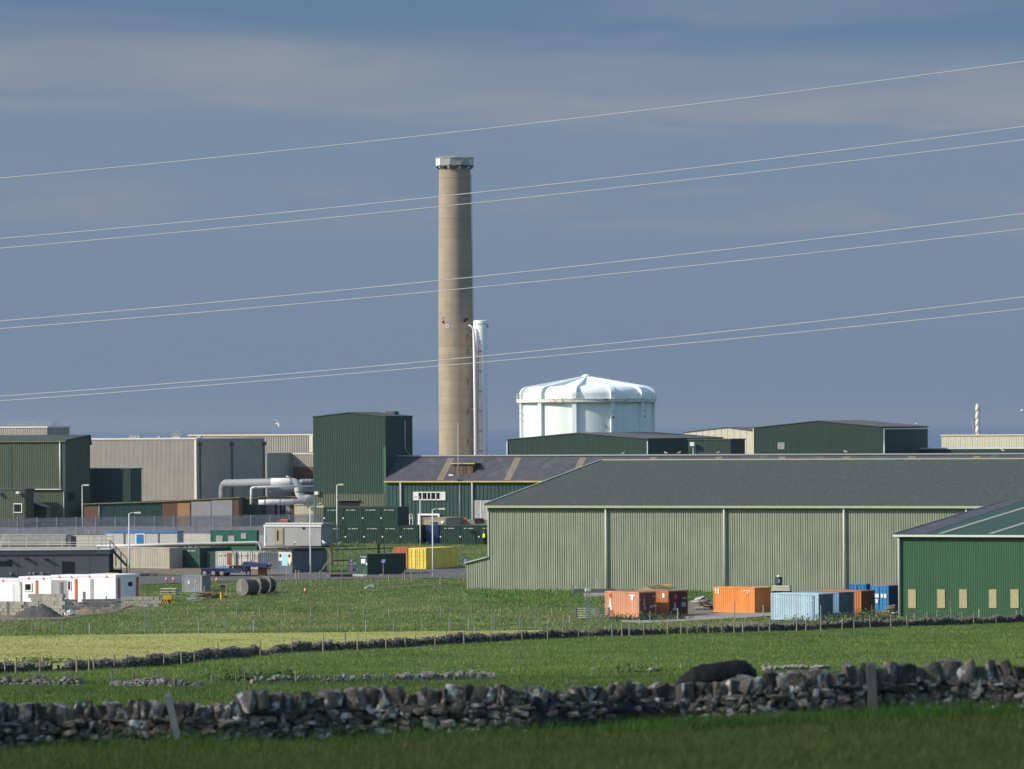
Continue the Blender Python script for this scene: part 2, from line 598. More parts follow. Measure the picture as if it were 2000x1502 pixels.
def sea_mat():
    m = bpy.data.materials.new('sea water')
    m.use_nodes = True
    t = m.node_tree
    b = t.nodes['Principled BSDF']
    b.inputs['Base Color'].default_value = (0.03, 0.06, 0.11, 1)
    b.inputs['Roughness'].default_value = 0.42
    N, L = t.nodes.new, t.links.new
    co = N('ShaderNodeTexCoord')
    mp = N('ShaderNodeMapping'); mp.inputs['Scale'].default_value = (0.0012, 0.006, 1)
    L(co.outputs['Object'], mp.inputs[0])
    n = N('ShaderNodeTexNoise'); n.inputs['Scale'].default_value = 1.0; n.inputs['Detail'].default_value = 8
    L(mp.outputs[0], n.inputs[0])
    r = N('ShaderNodeValToRGB')
    r.color_ramp.elements[0].color = (0.045, 0.085, 0.155, 1)
    r.color_ramp.elements[1].color = (0.075, 0.125, 0.20, 1)
    L(n.outputs[0], r.inputs[0]); L(r.outputs[0], b.inputs['Base Color'])
    mp2 = N('ShaderNodeMapping'); mp2.inputs['Scale'].default_value = (0.05, 0.12, 1)
    L(co.outputs['Object'], mp2.inputs[0])
    n2 = N('ShaderNodeTexNoise'); n2.inputs['Scale'].default_value = 1.0; n2.inputs['Detail'].default_value = 6
    L(mp2.outputs[0], n2.inputs[0])
    bp = N('ShaderNodeBump'); bp.inputs['Strength'].default_value = 0.5; bp.inputs['Distance'].default_value = 0.8
    L(n2.outputs[0], bp.inputs['Height']); L(bp.outputs[0], b.inputs['Normal'])
    return m
mb = MB()
mb.quad((-90000, 1150, 0), (90000, 1150, 0), (90000, 46000, 0), (-90000, 46000, 0))
tag(mb.build('sea', sea_mat()), None, kind='structure')

def cloud(centre, size, seed):
    import bmesh
    bm = bmesh.new()
    bmesh.ops.create_icosphere(bm, subdivisions=4, radius=1.0)
    r0 = random.Random(seed)
    lobes = [(Vector((r0.uniform(-1, 1), r0.uniform(-1, 1), r0.uniform(-0.2, 1))).normalized(), r0.uniform(0.1, 0.4)) for _ in range(22)]
    for v in bm.verts:
        d = v.co.normalized()
        k = 1.0 + sum(a * max(0, d.dot(q) - 0.72) * 2.5 for q, a in lobes)
        v.co = Vector((d.x * k * size[0], d.y * k * size[1], (d.z if d.z > 0 else d.z * 0.35) * k * size[2]))
    me = bpy.data.meshes.new('cloud')
    bm.to_mesh(me)
    bm.free()
    me.polygons.foreach_set('use_smooth', [True] * len(me.polygons))
    cm = mat('cloud', (0.75, 0.76, 0.78), 1.0, 0.05, 0.002)
    t_ = cm.node_tree                     # thin cloud: part of the sunlight comes through
    tb = t_.nodes.new('ShaderNodeBsdfTransparent'); mm_ = t_.nodes.new('ShaderNodeMixShader')
    mm_.inputs[0].default_value = 0.68
    t_.links.new(t_.nodes['Principled BSDF'].outputs[0], mm_.inputs[1]); t_.links.new(tb.outputs[0], mm_.inputs[2])
    t_.links.new(mm_.outputs[0], t_.nodes['Material Output'].inputs[0])
    me.materials.append(cm)
    o = bpy.data.objects.new('cloud', me)
    C.objects.link(o)
    o.location = centre
    o['kind'] = 'structure'
    return o
# unseen cloud added toward the sun so its shadow falls on the near fields
cloud(Vector((20, -200, 22)) + SUN * 3600, (700, 305, 150), 5)

# thin sea air over the whole place
hz = MB().box(-91000, -400, -2.0, 91000, 47000, 96.0).build('haze', bpy.data.materials.new('sea haze'))
tag(hz, 'thin blue sea haze lying over the whole coast', 'haze', kind='stuff')
hm = hz.data.materials[0]
hm.use_nodes = True
hm.node_tree.nodes.clear()
_o = hm.node_tree.nodes.new('ShaderNodeOutputMaterial')
_v = hm.node_tree.nodes.new('ShaderNodeVolumePrincipled')
_v.inputs['Color'].default_value = (0.90, 0.95, 1.0, 1)
_v.inputs['Density'].default_value = HAZE
_v.inputs['Anisotropy'].default_value = 0.66
hm.node_tree.links.new(_v.outputs[0], _o.inputs['Volume'])

# ------------------------------------------------------------------ sheets laid on the ground
def drape(name, rows, m, lift=0.02, n=24):
    """rows of (py, px_left, px_right) on the photographed ground become one sheet"""
    pts = []
    for py, a, b in rows:
        pts.append([G(a + (b - a) * k / n, py) for k in range(n + 1)])
    XX = np.array([[p.x for p in r] for r in pts]); YY = np.array([[p.y for p in r] for r in pts])
    ZZ = g(XX, YY) + lift
    return grid_obj(name, XX, YY, ZZ, m)
def rows_between(top, bot, k):
    """top and bot: polylines [(px, py)...] given as functions of fraction"""
    return None
M['asphalt'] = mat('worn asphalt', (0.105, 0.103, 0.100), 0.9, 0.18, 0.6)
M['yard'] = mat('concrete yard', (0.27, 0.26, 0.24), 0.9, 0.2, 0.4)
M['track'] = mat('pale gravel track', (0.27, 0.245, 0.21), 0.95, 0.25, 1.2)
M['earth'] = mat('trodden earth', (0.17, 0.14, 0.105), 0.95, 0.3, 0.8)
def strip(name, left, right, m, lift, n=30, k=6):
    """a strip between two polylines of pixels (upper, lower), same number of points"""
    XX = np.zeros((k + 1, n + 1)); YY = XX.copy()
    up = np.array(left, float); lo = np.array(right, float)
    tu = np.linspace(0, 1, len(up))
    for j in range(k + 1):
        for i in range(n + 1):
            t = i / n
            a = np.array([np.interp(t, tu, up[:, 0]), np.interp(t, tu, up[:, 1])])
            b = np.array([np.interp(t, tu, lo[:, 0]), np.interp(t, tu, lo[:, 1])])
            q = b + (a - b) * (j / k)
            p = G(q[0], q[1])
            XX[j, i], YY[j, i] = p.x, p.y
    return grid_obj(name, XX, YY, g(XX, YY) + lift, m)
strip('yard', [(-250, 996), (300, 996), (635, 1000)], [(-250, 1076), (300, 1080), (650, 1066)], 'yard', 0.05, 40, 30)
strip('yard', [(620, 1002), (900, 1000), (1500, 1000)], [(635, 1063), (900, 1060), (1500, 1062)], 'yard', 0.06, 30, 20)
strip('verge_track', [(-250, 1092), (215, 1108), (420, 1108), (640, 1104)], [(-250, 1130), (215, 1122), (420, 1124), (640, 1122)], 'earth', 0.03, 40, 6)
strip('road', [(-250, 1128), (250, 1126), (420, 1125), (640, 1121), (800, 1112), (990, 1102)],
      [(-250, 1150), (270, 1143), (420, 1136), (640, 1133), (800, 1129), (990, 1133)], 'asphalt', 0.06, 60, 8)
strip('path', [(735, 1147.5), (780, 1145), (850, 1141)], [(735, 1149), (780, 1146.6), (850, 1142.4)], 'earth', 0.04, 20, 2)
strip('gravel_track', [(1206, 1207), (1260, 1204.5), (1340, 1202.5), (1430, 1197), (1530, 1193)],
      [(1216, 1217), (1270, 1218), (1350, 1213), (1450, 1208), (1560, 1200)], 'track', 0.06, 40, 5)
strip('trodden_yard', [(1345, 1176), (1400, 1174), (1560, 1180), (1770, 1182)], [(1340, 1201), (1400, 1197), (1560, 1206), (1770, 1207)], 'earth', 0.04, 30, 6)
strip('building_plot', [(-250, 1172), (120, 1172), (330, 1168)], [(-250, 1222), (120, 1210), (290, 1186)], 'earth', 0.05, 30, 10)

# ------------------------------------------------------------------ generic buildings
def wall_parts(t, W, D, tops, m, pitch, gw, dep, names=('front_wall', 'side_wall', 'back_wall', 'side_wall'), mats=None):
    """four walls of a building; tops: four heights or functions of run"""
    mats = mats or [m] * 4
    spec = [((0, 0, 0), (1, 0, 0), (0, -1, 0), W), ((W, 0, 0), (0, 1, 0), (1, 0, 0), D),
            ((W, D, 0), (-1, 0, 0), (0, 1, 0), W), ((0, D, 0), (0, -1, 0), (-1, 0, 0), D)]
    out = []
    for k, (o, u, n, L) in enumerate(spec):
        b = MB()
        tf = tops[k]
        b.corr(o, u, n, L, -1.0, tf, pitch, gw, dep)
        out.append(b.build(names[k], mats[k], t))
    return out
def gable(site, name, label, W, D, eave, rise, axis, wall, roof, pitch=0.32, gw=0.09, dep=0.05, over=0.22, th=0.12, cat='building', group=None, mats=None, peak=0.5):
    t = site_thing(site, name, label, cat, group)
    if axis == 'x':
        pk = D * peak
        gt = lambda q: eave + rise * (q / pk if q < pk else (D - q) / (D - pk))
        gt2 = lambda q: gt(D - q)
        wall_parts(t, W, D, [eave, gt, eave, gt2], wall, pitch, gw, dep, mats=mats)
        s1 = rise / pk
        s2 = rise / (D - pk)
        for y0, y1, z0, z1 in ((-over, pk, eave - over * s1, eave + rise), (D + over, pk, eave - over * s2, eave + rise)):
            b = MB()
            c = [(-over, y0, z0 + 0.02), (W + over, y0, z0 + 0.02), (W + over, y1, z1 + 0.02), (-over, y1, z1 + 0.02)]
            b.hexa(c, [(x, y, z + th) for x, y, z in c])
            b.build('roof_slope', roof, t)
    else:
        pk = W * peak
        gt = lambda q: eave + rise * (q / pk if q < pk else (W - q) / (W - pk))
        gt2 = lambda q: gt(W - q)
        wall_parts(t, W, D, [gt, eave, gt2, eave], wall, pitch, gw, dep, mats=mats)
        s1 = rise / pk
        s2 = rise / (W - pk)
        for x0, x1, z0, z1 in ((-over, pk, eave - over * s1, eave + rise), (W + over, pk, eave - over * s2, eave + rise)):
            b = MB()
            c = [(x0, -over, z0 + 0.02), (x1, -over, z1 + 0.02), (x1, D + over, z1 + 0.02), (x0, D + over, z0 + 0.02)]
            if x0 > x1:
                c = [c[1], c[0], c[3], c[2]]
            b.hexa(c, [(x, y, z + th) for x, y, z in c])
            b.build('roof_slope', roof, t)
    return t
def flat(site, name, label, W, D, H, wall, roof, pitch=0.32, gw=0.09, dep=0.05, trim=None, cat='building', group=None, mats=None, over=0.1, slope=0.0, th=0.22):
    """flat or single-pitch roof (slope: rise over the width)"""
    t = site_thing(site, name, label, cat, group)
    f1 = lambda q: H + slope * q / W
    f2 = lambda q: H + slope * (W - q) / W
    wall_parts(t, W, D, [f1, H + slope, f2, H], wall, pitch, gw, dep, mats=mats)
    b = MB()
    c = [(-over, -over, H + 0.01), (W + over, -over, H + slope + 0.01), (W + over, D + over, H + slope + 0.01), (-over, D + over, H + 0.01)]
    b.hexa(c, [(x, y, z + th) for x, y, z in c])
    b.build('roof', roof, t)
    if trim:
        b = MB()
        e = over + 0.03
        b.hexa([(-e, -e, H + 0.06), (W + e, -e, H + slope + 0.06), (W + e, -e + 0.028, H + slope + 0.06), (-e, -e + 0.028, H + 0.06)],
               [(-e, -e, H + 0.05 + th), (W + e, -e, H + slope + 0.05 + th), (W + e, -e + 0.028, H + slope + 0.05 + th), (-e, -e + 0.028, H + 0.05 + th)])
        b.build('fascia', trim, t)
    return t
def part_box(t, name, m, x0, y0, z0, x1, y1, z1, label=None):
    return MB().box(min(x0, x1), min(y0, y1), min(z0, z1), max(x0, x1), max(y0, y1), max(z0, z1)).build(name, m, t, label=label)
def part_tube(t, name, m, pts, r, seg=8, label=None, smooth=True):
    return MB().tube(pts, r, seg).build(name, m, t, smooth=smooth, label=label)
def window(t, x0, z0, x1, z1, y=0.0, frame='white', fw=0.12, n=1, depth=0.10, glass='glass', name='window'):
    """a framed window standing a little proud of a front wall at depth y"""
    b = MB()
    b.box(x0, y - depth, z0, x1, y - 0.004, z0 + fw)
    b.box(x0, y - depth, z1 - fw, x1, y - 0.004, z1)
    b.box(x0, y - depth, z0 + fw, x0 + fw, y - 0.004, z1 - fw)
    b.box(x1 - fw, y - depth, z0 + fw, x1, y - 0.004, z1 - fw)
    for k in range(1, n):
        xm = x0 + (x1 - x0) * k / n
        b.box(xm - fw / 3, y - depth + 0.01, z0 + fw, xm + fw / 3, y - 0.004, z1 - fw)
    w = b.build(name, frame, t)
    for k in range(n):
        a = x0 + (x1 - x0) * k / n
        c = x0 + (x1 - x0) * (k + 1) / n
        MB().box(a + fw / 2, y - depth * 0.45, z0 + fw * 0.8, c - fw / 2, y - 0.006, z1 - fw * 0.8).build('pane', glass, w)
    return w

# ------------------------------------------------------------------ the big sage warehouse
s = Site(954, 1152)
W = s.X(2230); eave = s.Z(987)
half = s.Y(1180, 0, eave + 4.0)
rise = s.Z(901, 0, half) - eave
t = gable(s, 'warehouse', 'huge sage green ribbed metal warehouse with grey green roof', W, half * 2, eave, rise, 'x', 'sage', 'sage_roof', 0.29, 0.09, 0.075, over=0.35)
part_box(t, 'gutter', 'sage_trim', -0.5, -0.62, eave - 0.28, W, -0.36, eave - 0.02)
MB().bar((-0.38, -0.4, eave + 0.10), (-0.38, half, eave + rise + 0.16), 0.18, 0.22).build('verge_trim', 'sage_trim', t)
part_box(t, 'ridge_cap', 'sage_trim', -0.3, half - 0.25, eave + rise + 0.12, W, half + 0.25, eave + rise + 0.24)
part_box(t, 'corner_trim', 'sage_trim', -0.06, -0.06, 3.6, 0.14, 0.1, eave - 0.05)
for px in (1186, 1417, 1651, 1890, 2120):
    x = s.X(px)
    part_tube(t, 'downpipe', 'white', [(x, -0.34, eave - 0.2), (x, -0.24, eave - 0.7), (x, -0.24, -0.3)], 0.13)
# lean-to on its left end
xl = s.X(911.5); z0 = s.Z(1101, xl); z1 = s.Z(1089, 0)
b = MB().corr((xl, 0, 0), (1, 0, 0), (0, -1, 0), -xl, -1.0, lambda q: z0 + (z1 - z0) * q / -xl, 0.29, 0.09, 0.075)
b.quad((xl, 0, -1), (xl, half * 2, -1), (xl, half * 2, z0), (xl, 0, z0))
lt = b.build('lean_to_wall', 'sage', t)
c = [(xl - 0.25, -0.25, z0 + 0.0), (-0.02, -0.25, z1), (-0.02, half * 2, z1), (xl - 0.25, half * 2, z0)]
MB().hexa(c, [(x, y, z + 0.16) for x, y, z in c]).build('lean_to_roof', 'sage_trim', t)

# ------------------------------------------------------------------ the near green shed at the right edge
s = Site(1757, 1208)
W = s.X(2420); eave = s.Z(1045)
half = s.Y(1975, 0, eave + 3)
rise = s.Z(979, 0, half) - eave
t = gable(s, 'green_shed', 'bright green metal shed with straw coloured boarded windows at right edge', W, half * 2, eave, rise, 'x', 'green2', 'green_shed_roof', 0.18, 0.06, 0.03, over=0.3)
part_box(t, 'gutter', 'pale', -0.45, -0.5, eave - 0.16, W, -0.31, eave + 0.04)
MB().bar((-0.34, -0.2, eave + 0.14), (-0.34, half, eave + rise + 0.14), 0.3, 0.12).build('verge_trim', 'slate', t)
part_tube(t, 'downpipe', 'pale', [(0.06, -0.3, eave - 0.1), (0.06, -0.14, eave - 0.5), (0.06, -0.14, -0.4)], 0.13)
part_box(t, 'corner_trim', 'sage_trim', -0.1, -0.07, -0.5, -0.02, 0.1, eave - 0.2)
for a, c2 in ((1774, 1789), (1831, 1846), (1874, 1889), (1932, 1946.5), (1974, 1990)):
    xa, xb = s.X(a), s.X(c2)
    part_box(t, 'window_board', 'board', xa, -0.05, s.Z(1187.5, xa), xb, 0.02, s.Z(1151, xa))
for k, px in enumerate((1838, 1936, 2034, 2130)):
    x = s.X(px)
    sl = rise / half
    c = [(x - 0.28, 0.05, eave + 0.05 * sl + 0.155), (x + 0.28, 0.05, eave + 0.05 * sl + 0.155), (x + 0.28, half - 0.2, eave + rise - 0.2 * sl + 0.155), (x - 0.28, half - 0.2, eave + rise - 0.2 * sl + 0.155)]
    MB().hexa(c, [(x_, y, z + 0.03) for x_, y, z in c]).build('rooflight', 'pale_strip', t)
c = [(-0.18, -0.28, eave - 0.28 * sl + 0.145), (s.X(1810), -0.28, eave - 0.28 * sl + 0.145), (s.X(1810) * 0.55, half, eave + rise + 0.145), (-0.18, half, eave + rise + 0.145)]
MB().hexa(c, [(x_, y, z + 0.02) for x_, y, z in c]).build('roof_edge_sheet', 'slate', t)

# ------------------------------------------------------------------ tall green box and the long hall beside it
sb = Site(612.5, d=765)
W = sb.X(754); ev = sb.Z(815); D = sb.Y(806, W, 10)
rise = sb.Z(806.5, W / 2) - ev
t = gable(sb, 'tower_block', 'tall windowless dark green metal clad block with shallow gable', W, D, ev, rise, 'y', 'green', 'green_roof', 0.30, 0.08, 0.05, over=0.12)
zl = sb.Z(965)
MB().corr((0.05, -0.08, 0), (1, 0, 0), (0, -1, 0), W - 0.1, -1, zl, 0.42, 0.12, 0.07).build('lower_wall', 'olive', t)
part_box(t, 'opening', 'dark', sb.X(662), -0.12, sb.Z(988), sb.X(703), -0.085, sb.Z(978.5))
part_box(t, 'opening_hood', 'olive', sb.X(662) - 0.1, -0.5, sb.Z(978), sb.X(703) + 0.1, -0.085, sb.Z(978) + 0.14)
b = MB()
x = W + 0.12
y0 = sb.Y(789.5, W, ev - 3)
part_tube(t, 'conduit', 'pale', [(x, y0, ev - 0.6), (x, y0, sb.Z(877, W, y0)), (x, y0 + 1.9, sb.Z(891, W, y0 + 1.9))], 0.07)
part_box(t, 'corner_trim', 'green2', W - 0.35, -0.08, sb.Z(985), W + 0.05, -0.056, sb.Z(873))
part_box(t, 'roof_vent', 'grey_roof', W * 0.72, D * 0.75, ev + rise * 0.3, W * 0.72 + 1.5, D * 0.75 + 1.5, ev + rise + 0.22)
fl = part_box(t, 'floodlight', 'pale', sb.X(618), -0.6, sb.Z(966), sb.X(625), -0.1, sb.Z(960))

sl_ = Site(755, d=762)
sl_.o = sb.w(sb.X(755.5), -0.3, 0)
s = sl_
W = s.X(2300, a=-20); eave = s.Z(938)
half = s.Y(779, 0.2, eave + 3)
rise = s.Z(893, 0, half) - eave
t = gable(s, 'long_hall', 'long low teal hall with dark grey roof and yellow gutter', W, half * 2, eave, rise, 'x', 'teal', 'slate', 0.62, 0.12, 0.06, over=0.3)
part_box(t, 'gutter', 'yellow_trim', 0, -0.52, eave - 0.32, W, -0.31, eave - 0.12)
part_box(t, 'ridge_cap', 'grey_steel', 0, half - 0.3, eave + rise + 0.1, W, half + 0.3, eave + rise + 0.30)
sl = rise / half
px = 1003.0
k = 0
strips_px = [872, 1003, 1130, 1268, 1396, 1520, 1646, 1774, 1901]
for px in strips_px:
    x = s.X(px, half * 0.5, eave + rise * 0.5)
    c = [(x - 0.55, -0.2, eave - 0.2 * sl + 0.15), (x + 0.55, -0.2, eave - 0.2 * sl + 0.15), (x + 0.55, half - 0.35, eave + rise - 0.35 * sl + 0.15), (x - 0.55, half - 0.35, eave + rise - 0.35 * sl + 0.15)]
    MB().hexa(c, [(a_, b_, z + 0.03) for a_, b_, z in c]).build('rooflight', 'strip', t)
for px in (784, 924):
    x = s.X(px)
    part_tube(t, 'downpipe', 'white', [(x, -0.35, eave - 0.25), (x, -0.18, eave - 0.7), (x, -0.18, 0)], 0.13 if px != 899 else 0.07)
part_tube(t, 'downpipe', 'galv', [(s.X(899.5), -0.12, eave - 0.4), (s.X(899.5), -0.12, 0)], 0.06)
x0, x1 = s.X(808), s.X(871)
zb, zt = s.Z(977), s.Z(960.5)
wn = part_box(t, 'window_panel', 'pale', x0, -0.16, zb, x1, -0.02, zt)
for a, c2 in ((818.5, 824.5), (827, 835), (836.5, 842), (844, 851.5), (854, 860)):
    part_box(wn, 'pane', 'glass', s.X(a), -0.19, s.Z(974.5), s.X(c2), -0.163, s.Z(962.5))
for a in (818, 826, 835.6, 843, 852.7, 861.5):
    part_box(wn, 'mullion', 'white', s.X(a) - 0.05, -0.20, zb + 0.05, s.X(a) + 0.05, -0.163, zt - 0.05)
dr = part_box(t, 'sliding_door', 'grey_steel', s.X(928), -0.2, 0, s.X(990), -0.08, s.Z(977))
for px in (940, 953, 966):
    part_box(dr, 'batten', 'pale', s.X(px) - 0.06, -0.23, 0, s.X(px) + 0.06, -0.203, s.Z(977.5))
fr = MB()
xa, xb = s.X(819), s.X(861)
zt = s.Z(1003)
fr.box(xa, -0.5, 0, xa + 0.25, -0.25, zt); fr.box(xb - 0.25, -0.5, 0, xb, -0.25, zt); fr.box(xa + 0.25, -0.5, zt - 0.25, xb - 0.25, -0.25, zt)
df = fr.build('door_frame', 'white', t)
part_box(df, 'door', 'brown', xa + 0.26, -0.24, 0, xb - 0.26, -0.08, zt - 0.26)
# roof dormer
yd = half * 0.25
xa, xb = s.X(884, yd, eave + 1), s.X(923, yd, eave + 1)
zt = s.Z(905.5, xa, yd)
dm = part_box(t, 'dormer', 'brown', xa, yd, eave + 0.4, xb, half - 0.4, zt - 0.1)
part_box(dm, 'dormer_roof', 'slate', xa - 0.2, yd - 0.3, zt - 0.098, xb + 0.5, half - 0.3, zt + 0.08)
part_box(dm, 'dormer_trim', 'yellow_trim', xa - 0.2, yd - 0.36, zt - 0.06, xb + 0.5, yd - 0.303, zt + 0.09)
for k in range(5):
    xx = xa + (xb - xa) * (k + 0.5) / 5
    part_box(dm, 'batten', 'wood_dark', xx - 0.05, yd - 0.06, eave + 0.9, xx + 0.05, yd - 0.003, zt - 0.3)
part_tube(t, 'aerial_mast', 'pale', [(s.X(899, yd, 8), yd - 0.7, eave + 0.6), (s.X(899, yd, 8), yd - 0.7, s.Z(826, s.X(899, yd, 8), yd))], [0.06, 0.025])
part_tube(t, 'vent_pipe', 'pale', [(s.X(911, half, eave + rise), half, eave + rise), (s.X(911, half, eave + rise), half, s.Z(889, s.X(911, half, eave + rise), half))], 0.08)
lm = MB().tube([(s.X(889), -0.2, s.Z(931)), (s.X(889), -0.9, s.Z(928))], 0.04)
lmp = lm.build('wall_light', 'pale', t)
part_box(lmp, 'lantern', 'pale', s.X(889) - 0.35, -1.4, s.Z(929.5), s.X(889) + 0.35, -0.9, s.Z(926.5))

# ------------------------------------------------------------------ concrete chimney
def concrete_chimney_mat():
    m = mat('shuttered chimney concrete', (0.33, 0.275, 0.20), 0.9, 0.10, 0.5, streak=0.10)
    t = m.node_tree
    N, L = t.nodes.new, t.links.new
    b = t.nodes['Principled BSDF']
    link = b.inputs['Base Color'].links[0]
    src = link.from_socket
    co = N('ShaderNodeTexCoord')
    sp = N('ShaderNodeSeparateXYZ'); L(co.outputs['Object'], sp.inputs[0])
    fr1 = N('ShaderNodeMath'); fr1.operation = 'MODULO'; L(sp.outputs['Z'], fr1.inputs[0]); fr1.inputs[1].default_value = 1.35
    a = N('ShaderNodeMath'); a.operation = 'LESS_THAN'; L(fr1.outputs[0], a.inputs[0]); a.inputs[1].default_value = 0.10
    # each lift of concrete a slightly different tone
    fl_ = N('ShaderNodeMath'); fl_.operation = 'DIVIDE'; L(sp.outputs['Z'], fl_.inputs[0]); fl_.inputs[1].default_value = 1.35
    f2 = N('ShaderNodeMath'); f2.operation = 'FLOOR'; L(fl_.outputs[0], f2.inputs[0])
    wn_ = N('ShaderNodeTexWhiteNoise'); wn_.noise_dimensions = '1D'; L(f2.outputs[0], wn_.inputs['W'])
    mr_ = N('ShaderNodeMapRange'); mr_.inputs['To Min'].default_value = 0.93; mr_.inputs['To Max'].default_value = 1.05; L(wn_.outputs[0], mr_.inputs[0])
    ms = N('ShaderNodeMath'); ms.operation = 'MULTIPLY'; L(a.outputs[0], ms.inputs[0]); ms.inputs[1].default_value = 0.17
    su = N('ShaderNodeMath'); su.operation = 'SUBTRACT'; L(mr_.outputs[0], su.inputs[0]); L(ms.outputs[0], su.inputs[1])
    vm = N('ShaderNodeVectorMath'); vm.operation = 'SCALE'; L(src, vm.inputs[0]); L(su.outputs[0], vm.inputs['Scale'])
    L(vm.outputs[0], b.inputs['Base Color'])
    return m
M['chimney'] = concrete_chimney_mat()
s = Site(891, d=830, rot=0.0, ref=800)
pm = 830 / F
t = site_thing(s, 'concrete_chimney', 'tall tapering brown concrete chimney with panelled crown', 'chimney')
zz = lambda py: s.Z(py)
prof = [(2.98, -1), (2.93, 2), (2.84, zz(890)), (2.82, zz(780)), (2.79, zz(620)), (2.71, zz(500)), (2.62, zz(400)), (2.55, zz(330)), (2.55, zz(318)), (2.2, zz(318))]
MB().lathe(prof, 64).build('shaft', 'chimney', t, smooth=True)
for py in (347, 427, 632):
    r_ = np.interp(zz(py), [p[1] for p in prof[:8]], [p[0] for p in prof[:8]])
    MB().lathe([(r_ + 0.0, zz(py) - 0.06), (r_ + 0.03, zz(py) - 0.05), (r_ + 0.03, zz(py) + 0.05), (r_, zz(py) + 0.06)], 64, cap=False).build('band', 'chimney', t, smooth=True)
NP = 10
R0 = 3.05
M['crown_panel'] = mat('dull metal crown panel', (0.36, 0.37, 0.35), 0.55, 0.2, 1.0, rnd=0.25)
for k in range(NP):
    a0 = 2 * math.pi * (k + 0.12) / NP
    a1 = 2 * math.pi * (k + 1.12) / NP
    e = 0.012
    p = [(R0 * math.cos(a0 + e), R0 * math.sin(a0 + e)), (R0 * math.cos(a1 - e), R0 * math.sin(a1 - e))]
    q = [((R0 - 0.08) * math.cos(a1 - e), (R0 - 0.08) * math.sin(a1 - e)), ((R0 - 0.08) * math.cos(a0 + e), (R0 - 0.08) * math.sin(a0 + e))]
    zb, zt = zz(323.5), zz(309.5) + random.uniform(-0.05, 0.05)
    c = [(x, y, zb) for x, y in p + q]
    MB().hexa(c, [(x, y, zt) for x, y, z in c]).build('crown_panel', 'white' if k in (5,) else 'crown_panel', t)  # the left panel is painted white to stand for its sunlit face
    am = (a0 + a1) / 2
    for da in (-0.12, 0.22):
        cx, cy = math.cos(am + da), math.sin(am + da)
        MB().bar((cx * 2.5, cy * 2.5, zz(330)), (cx * 3.0, cy * 3.0, zz(326.5)), 0.28, 0.3).build('bracket', 'pale' if da > 0 else 'dark_grey', t)
MB().lathe([(2.5, zz(325.6)), (3.12, zz(325.6)), (3.12, zz(323.9)), (2.5, zz(323.9))], 40, cap=False).build('crown_platform', 'dark_grey', t)
MB().lathe([(2.99, zz(309)), (3.12, zz(309)), (3.12, zz(308)), (2.6, zz(307.2))], 40, cap=False).build('crown_rim', 'concrete', t)
part_tube(t, 'lightning_rod', 'galv', [(0.3, -2.6, zz(312)), (0.3, -2.6, zz(296))], 0.03)
part_box(t, 'cap_box', 'concrete', -0.6, -2.7, zz(308), 0.1, -2.2, zz(304.8))
def on_shaft(px, py, r=2.78):
    x = (px - 891) * pm
    return Vector((x, -math.sqrt(max(0.01, r * r - x * x)), zz(py)))
p = on_shaft(875.5, 637.5)
ring = MB()
for k in range(20):
    a0, a1 = 2 * math.pi * k / 20, 2 * math.pi * (k + 1) / 20
    ro, ri = 0.30, 0.15
    f = lambda r_, a_, o_: (p.x + r_ * math.cos(a_) * 0.85, p.y - o_ + 0.25 * math.cos(a_) * r_ * -0.6, p.z + r_ * math.sin(a_))
    ring.hexa([f(ri, a0, -0.02), f(ro, a0, -0.02), f(ro, a1, -0.02), f(ri, a1, -0.02)], [f(ri, a0, 0.12), f(ro, a0, 0.12), f(ro, a1, 0.12), f(ri, a1, 0.12)])
ring.build('ring_fitting', 'white', t)
for px, py, m_, w in ((865.5, 621, 'pale', 0.24), (867, 629, 'brown', 0.28), (909, 627, 'dark', 0.3), (913.5, 624, 'dark', 0.3), (914, 620, 'pale', 0.14)):
    p = on_shaft(px, py)
    part_box(t, 'fitting', m_, p.x - w / 2, p.y - 0.25, p.z - w * 0.7, p.x + w / 2, p.y + 0.1, p.z + w * 0.7)
for py in (655, 682, 742, 800, 859):
    p = on_shaft(913, py)
    b = MB().bar((p.x - 0.1, p.y + 0.1, p.z), (2.95, p.y - 0.5, p.z + 0.02), 0.1)
    b.bar((p.x + 0.1, p.y, p.z - 0.9), (p.x + 0.1, p.y - 0.15, p.z), 0.12)
    b.build('stack_bracket', 'rust', t)
for j in range(90):
    pass
# chimney ladder on the shaded edge
lad = MB()
a_ = R(8)
for sgn in (-0.2, 0.2):
    lad.tube([(2.95 * math.cos(-a_) , 2.95 * math.sin(-a_) + sgn, zz(885)), (2.92, -0.4 + sgn, zz(620)), (2.70, -0.4 + sgn, zz(340))], 0.035, 5)
lad.build('ladder', 'fence_steel', t)

# ------------------------------------------------------------------ slim white stack
s = Site(939, d=826, rot=0.0, ref=800)
zz = lambda py: s.Z(py)
t = site_thing(s, 'vent_stack', 'slim white steel vent stack clamped beside the concrete chimney', 'chimney')
MB().lathe([(1.16, -1), (1.14, zz(800)), (1.10, zz(627)), (1.0, zz(625.5)), (0.95, zz(640))], 40).build('shaft', 'white', t, smooth=True)
MB().lathe([(1.11, zz(634)), (1.16, zz(633.5)), (1.16, zz(632)), (1.11, zz(631.5))], 40, cap=False).build('collar', 'pale', t, smooth=True)
cx = (928 - 939) * pm
part_tube(t, 'side_pipe', 'white', [(cx + 0.15, -1.15, 0), (cx, -1.15, zz(700)), (cx - 0.1, -1.15, zz(655)), (cx - 0.2, -1.15, zz(643)), (cx - 0.5, -1.15, zz(637.5)), (cx - 0.95, -1.1, zz(635))], [0.30, 0.28, 0.22, 0.16, 0.13, 0.10], 12)
cx = (932.5 - 939) * pm
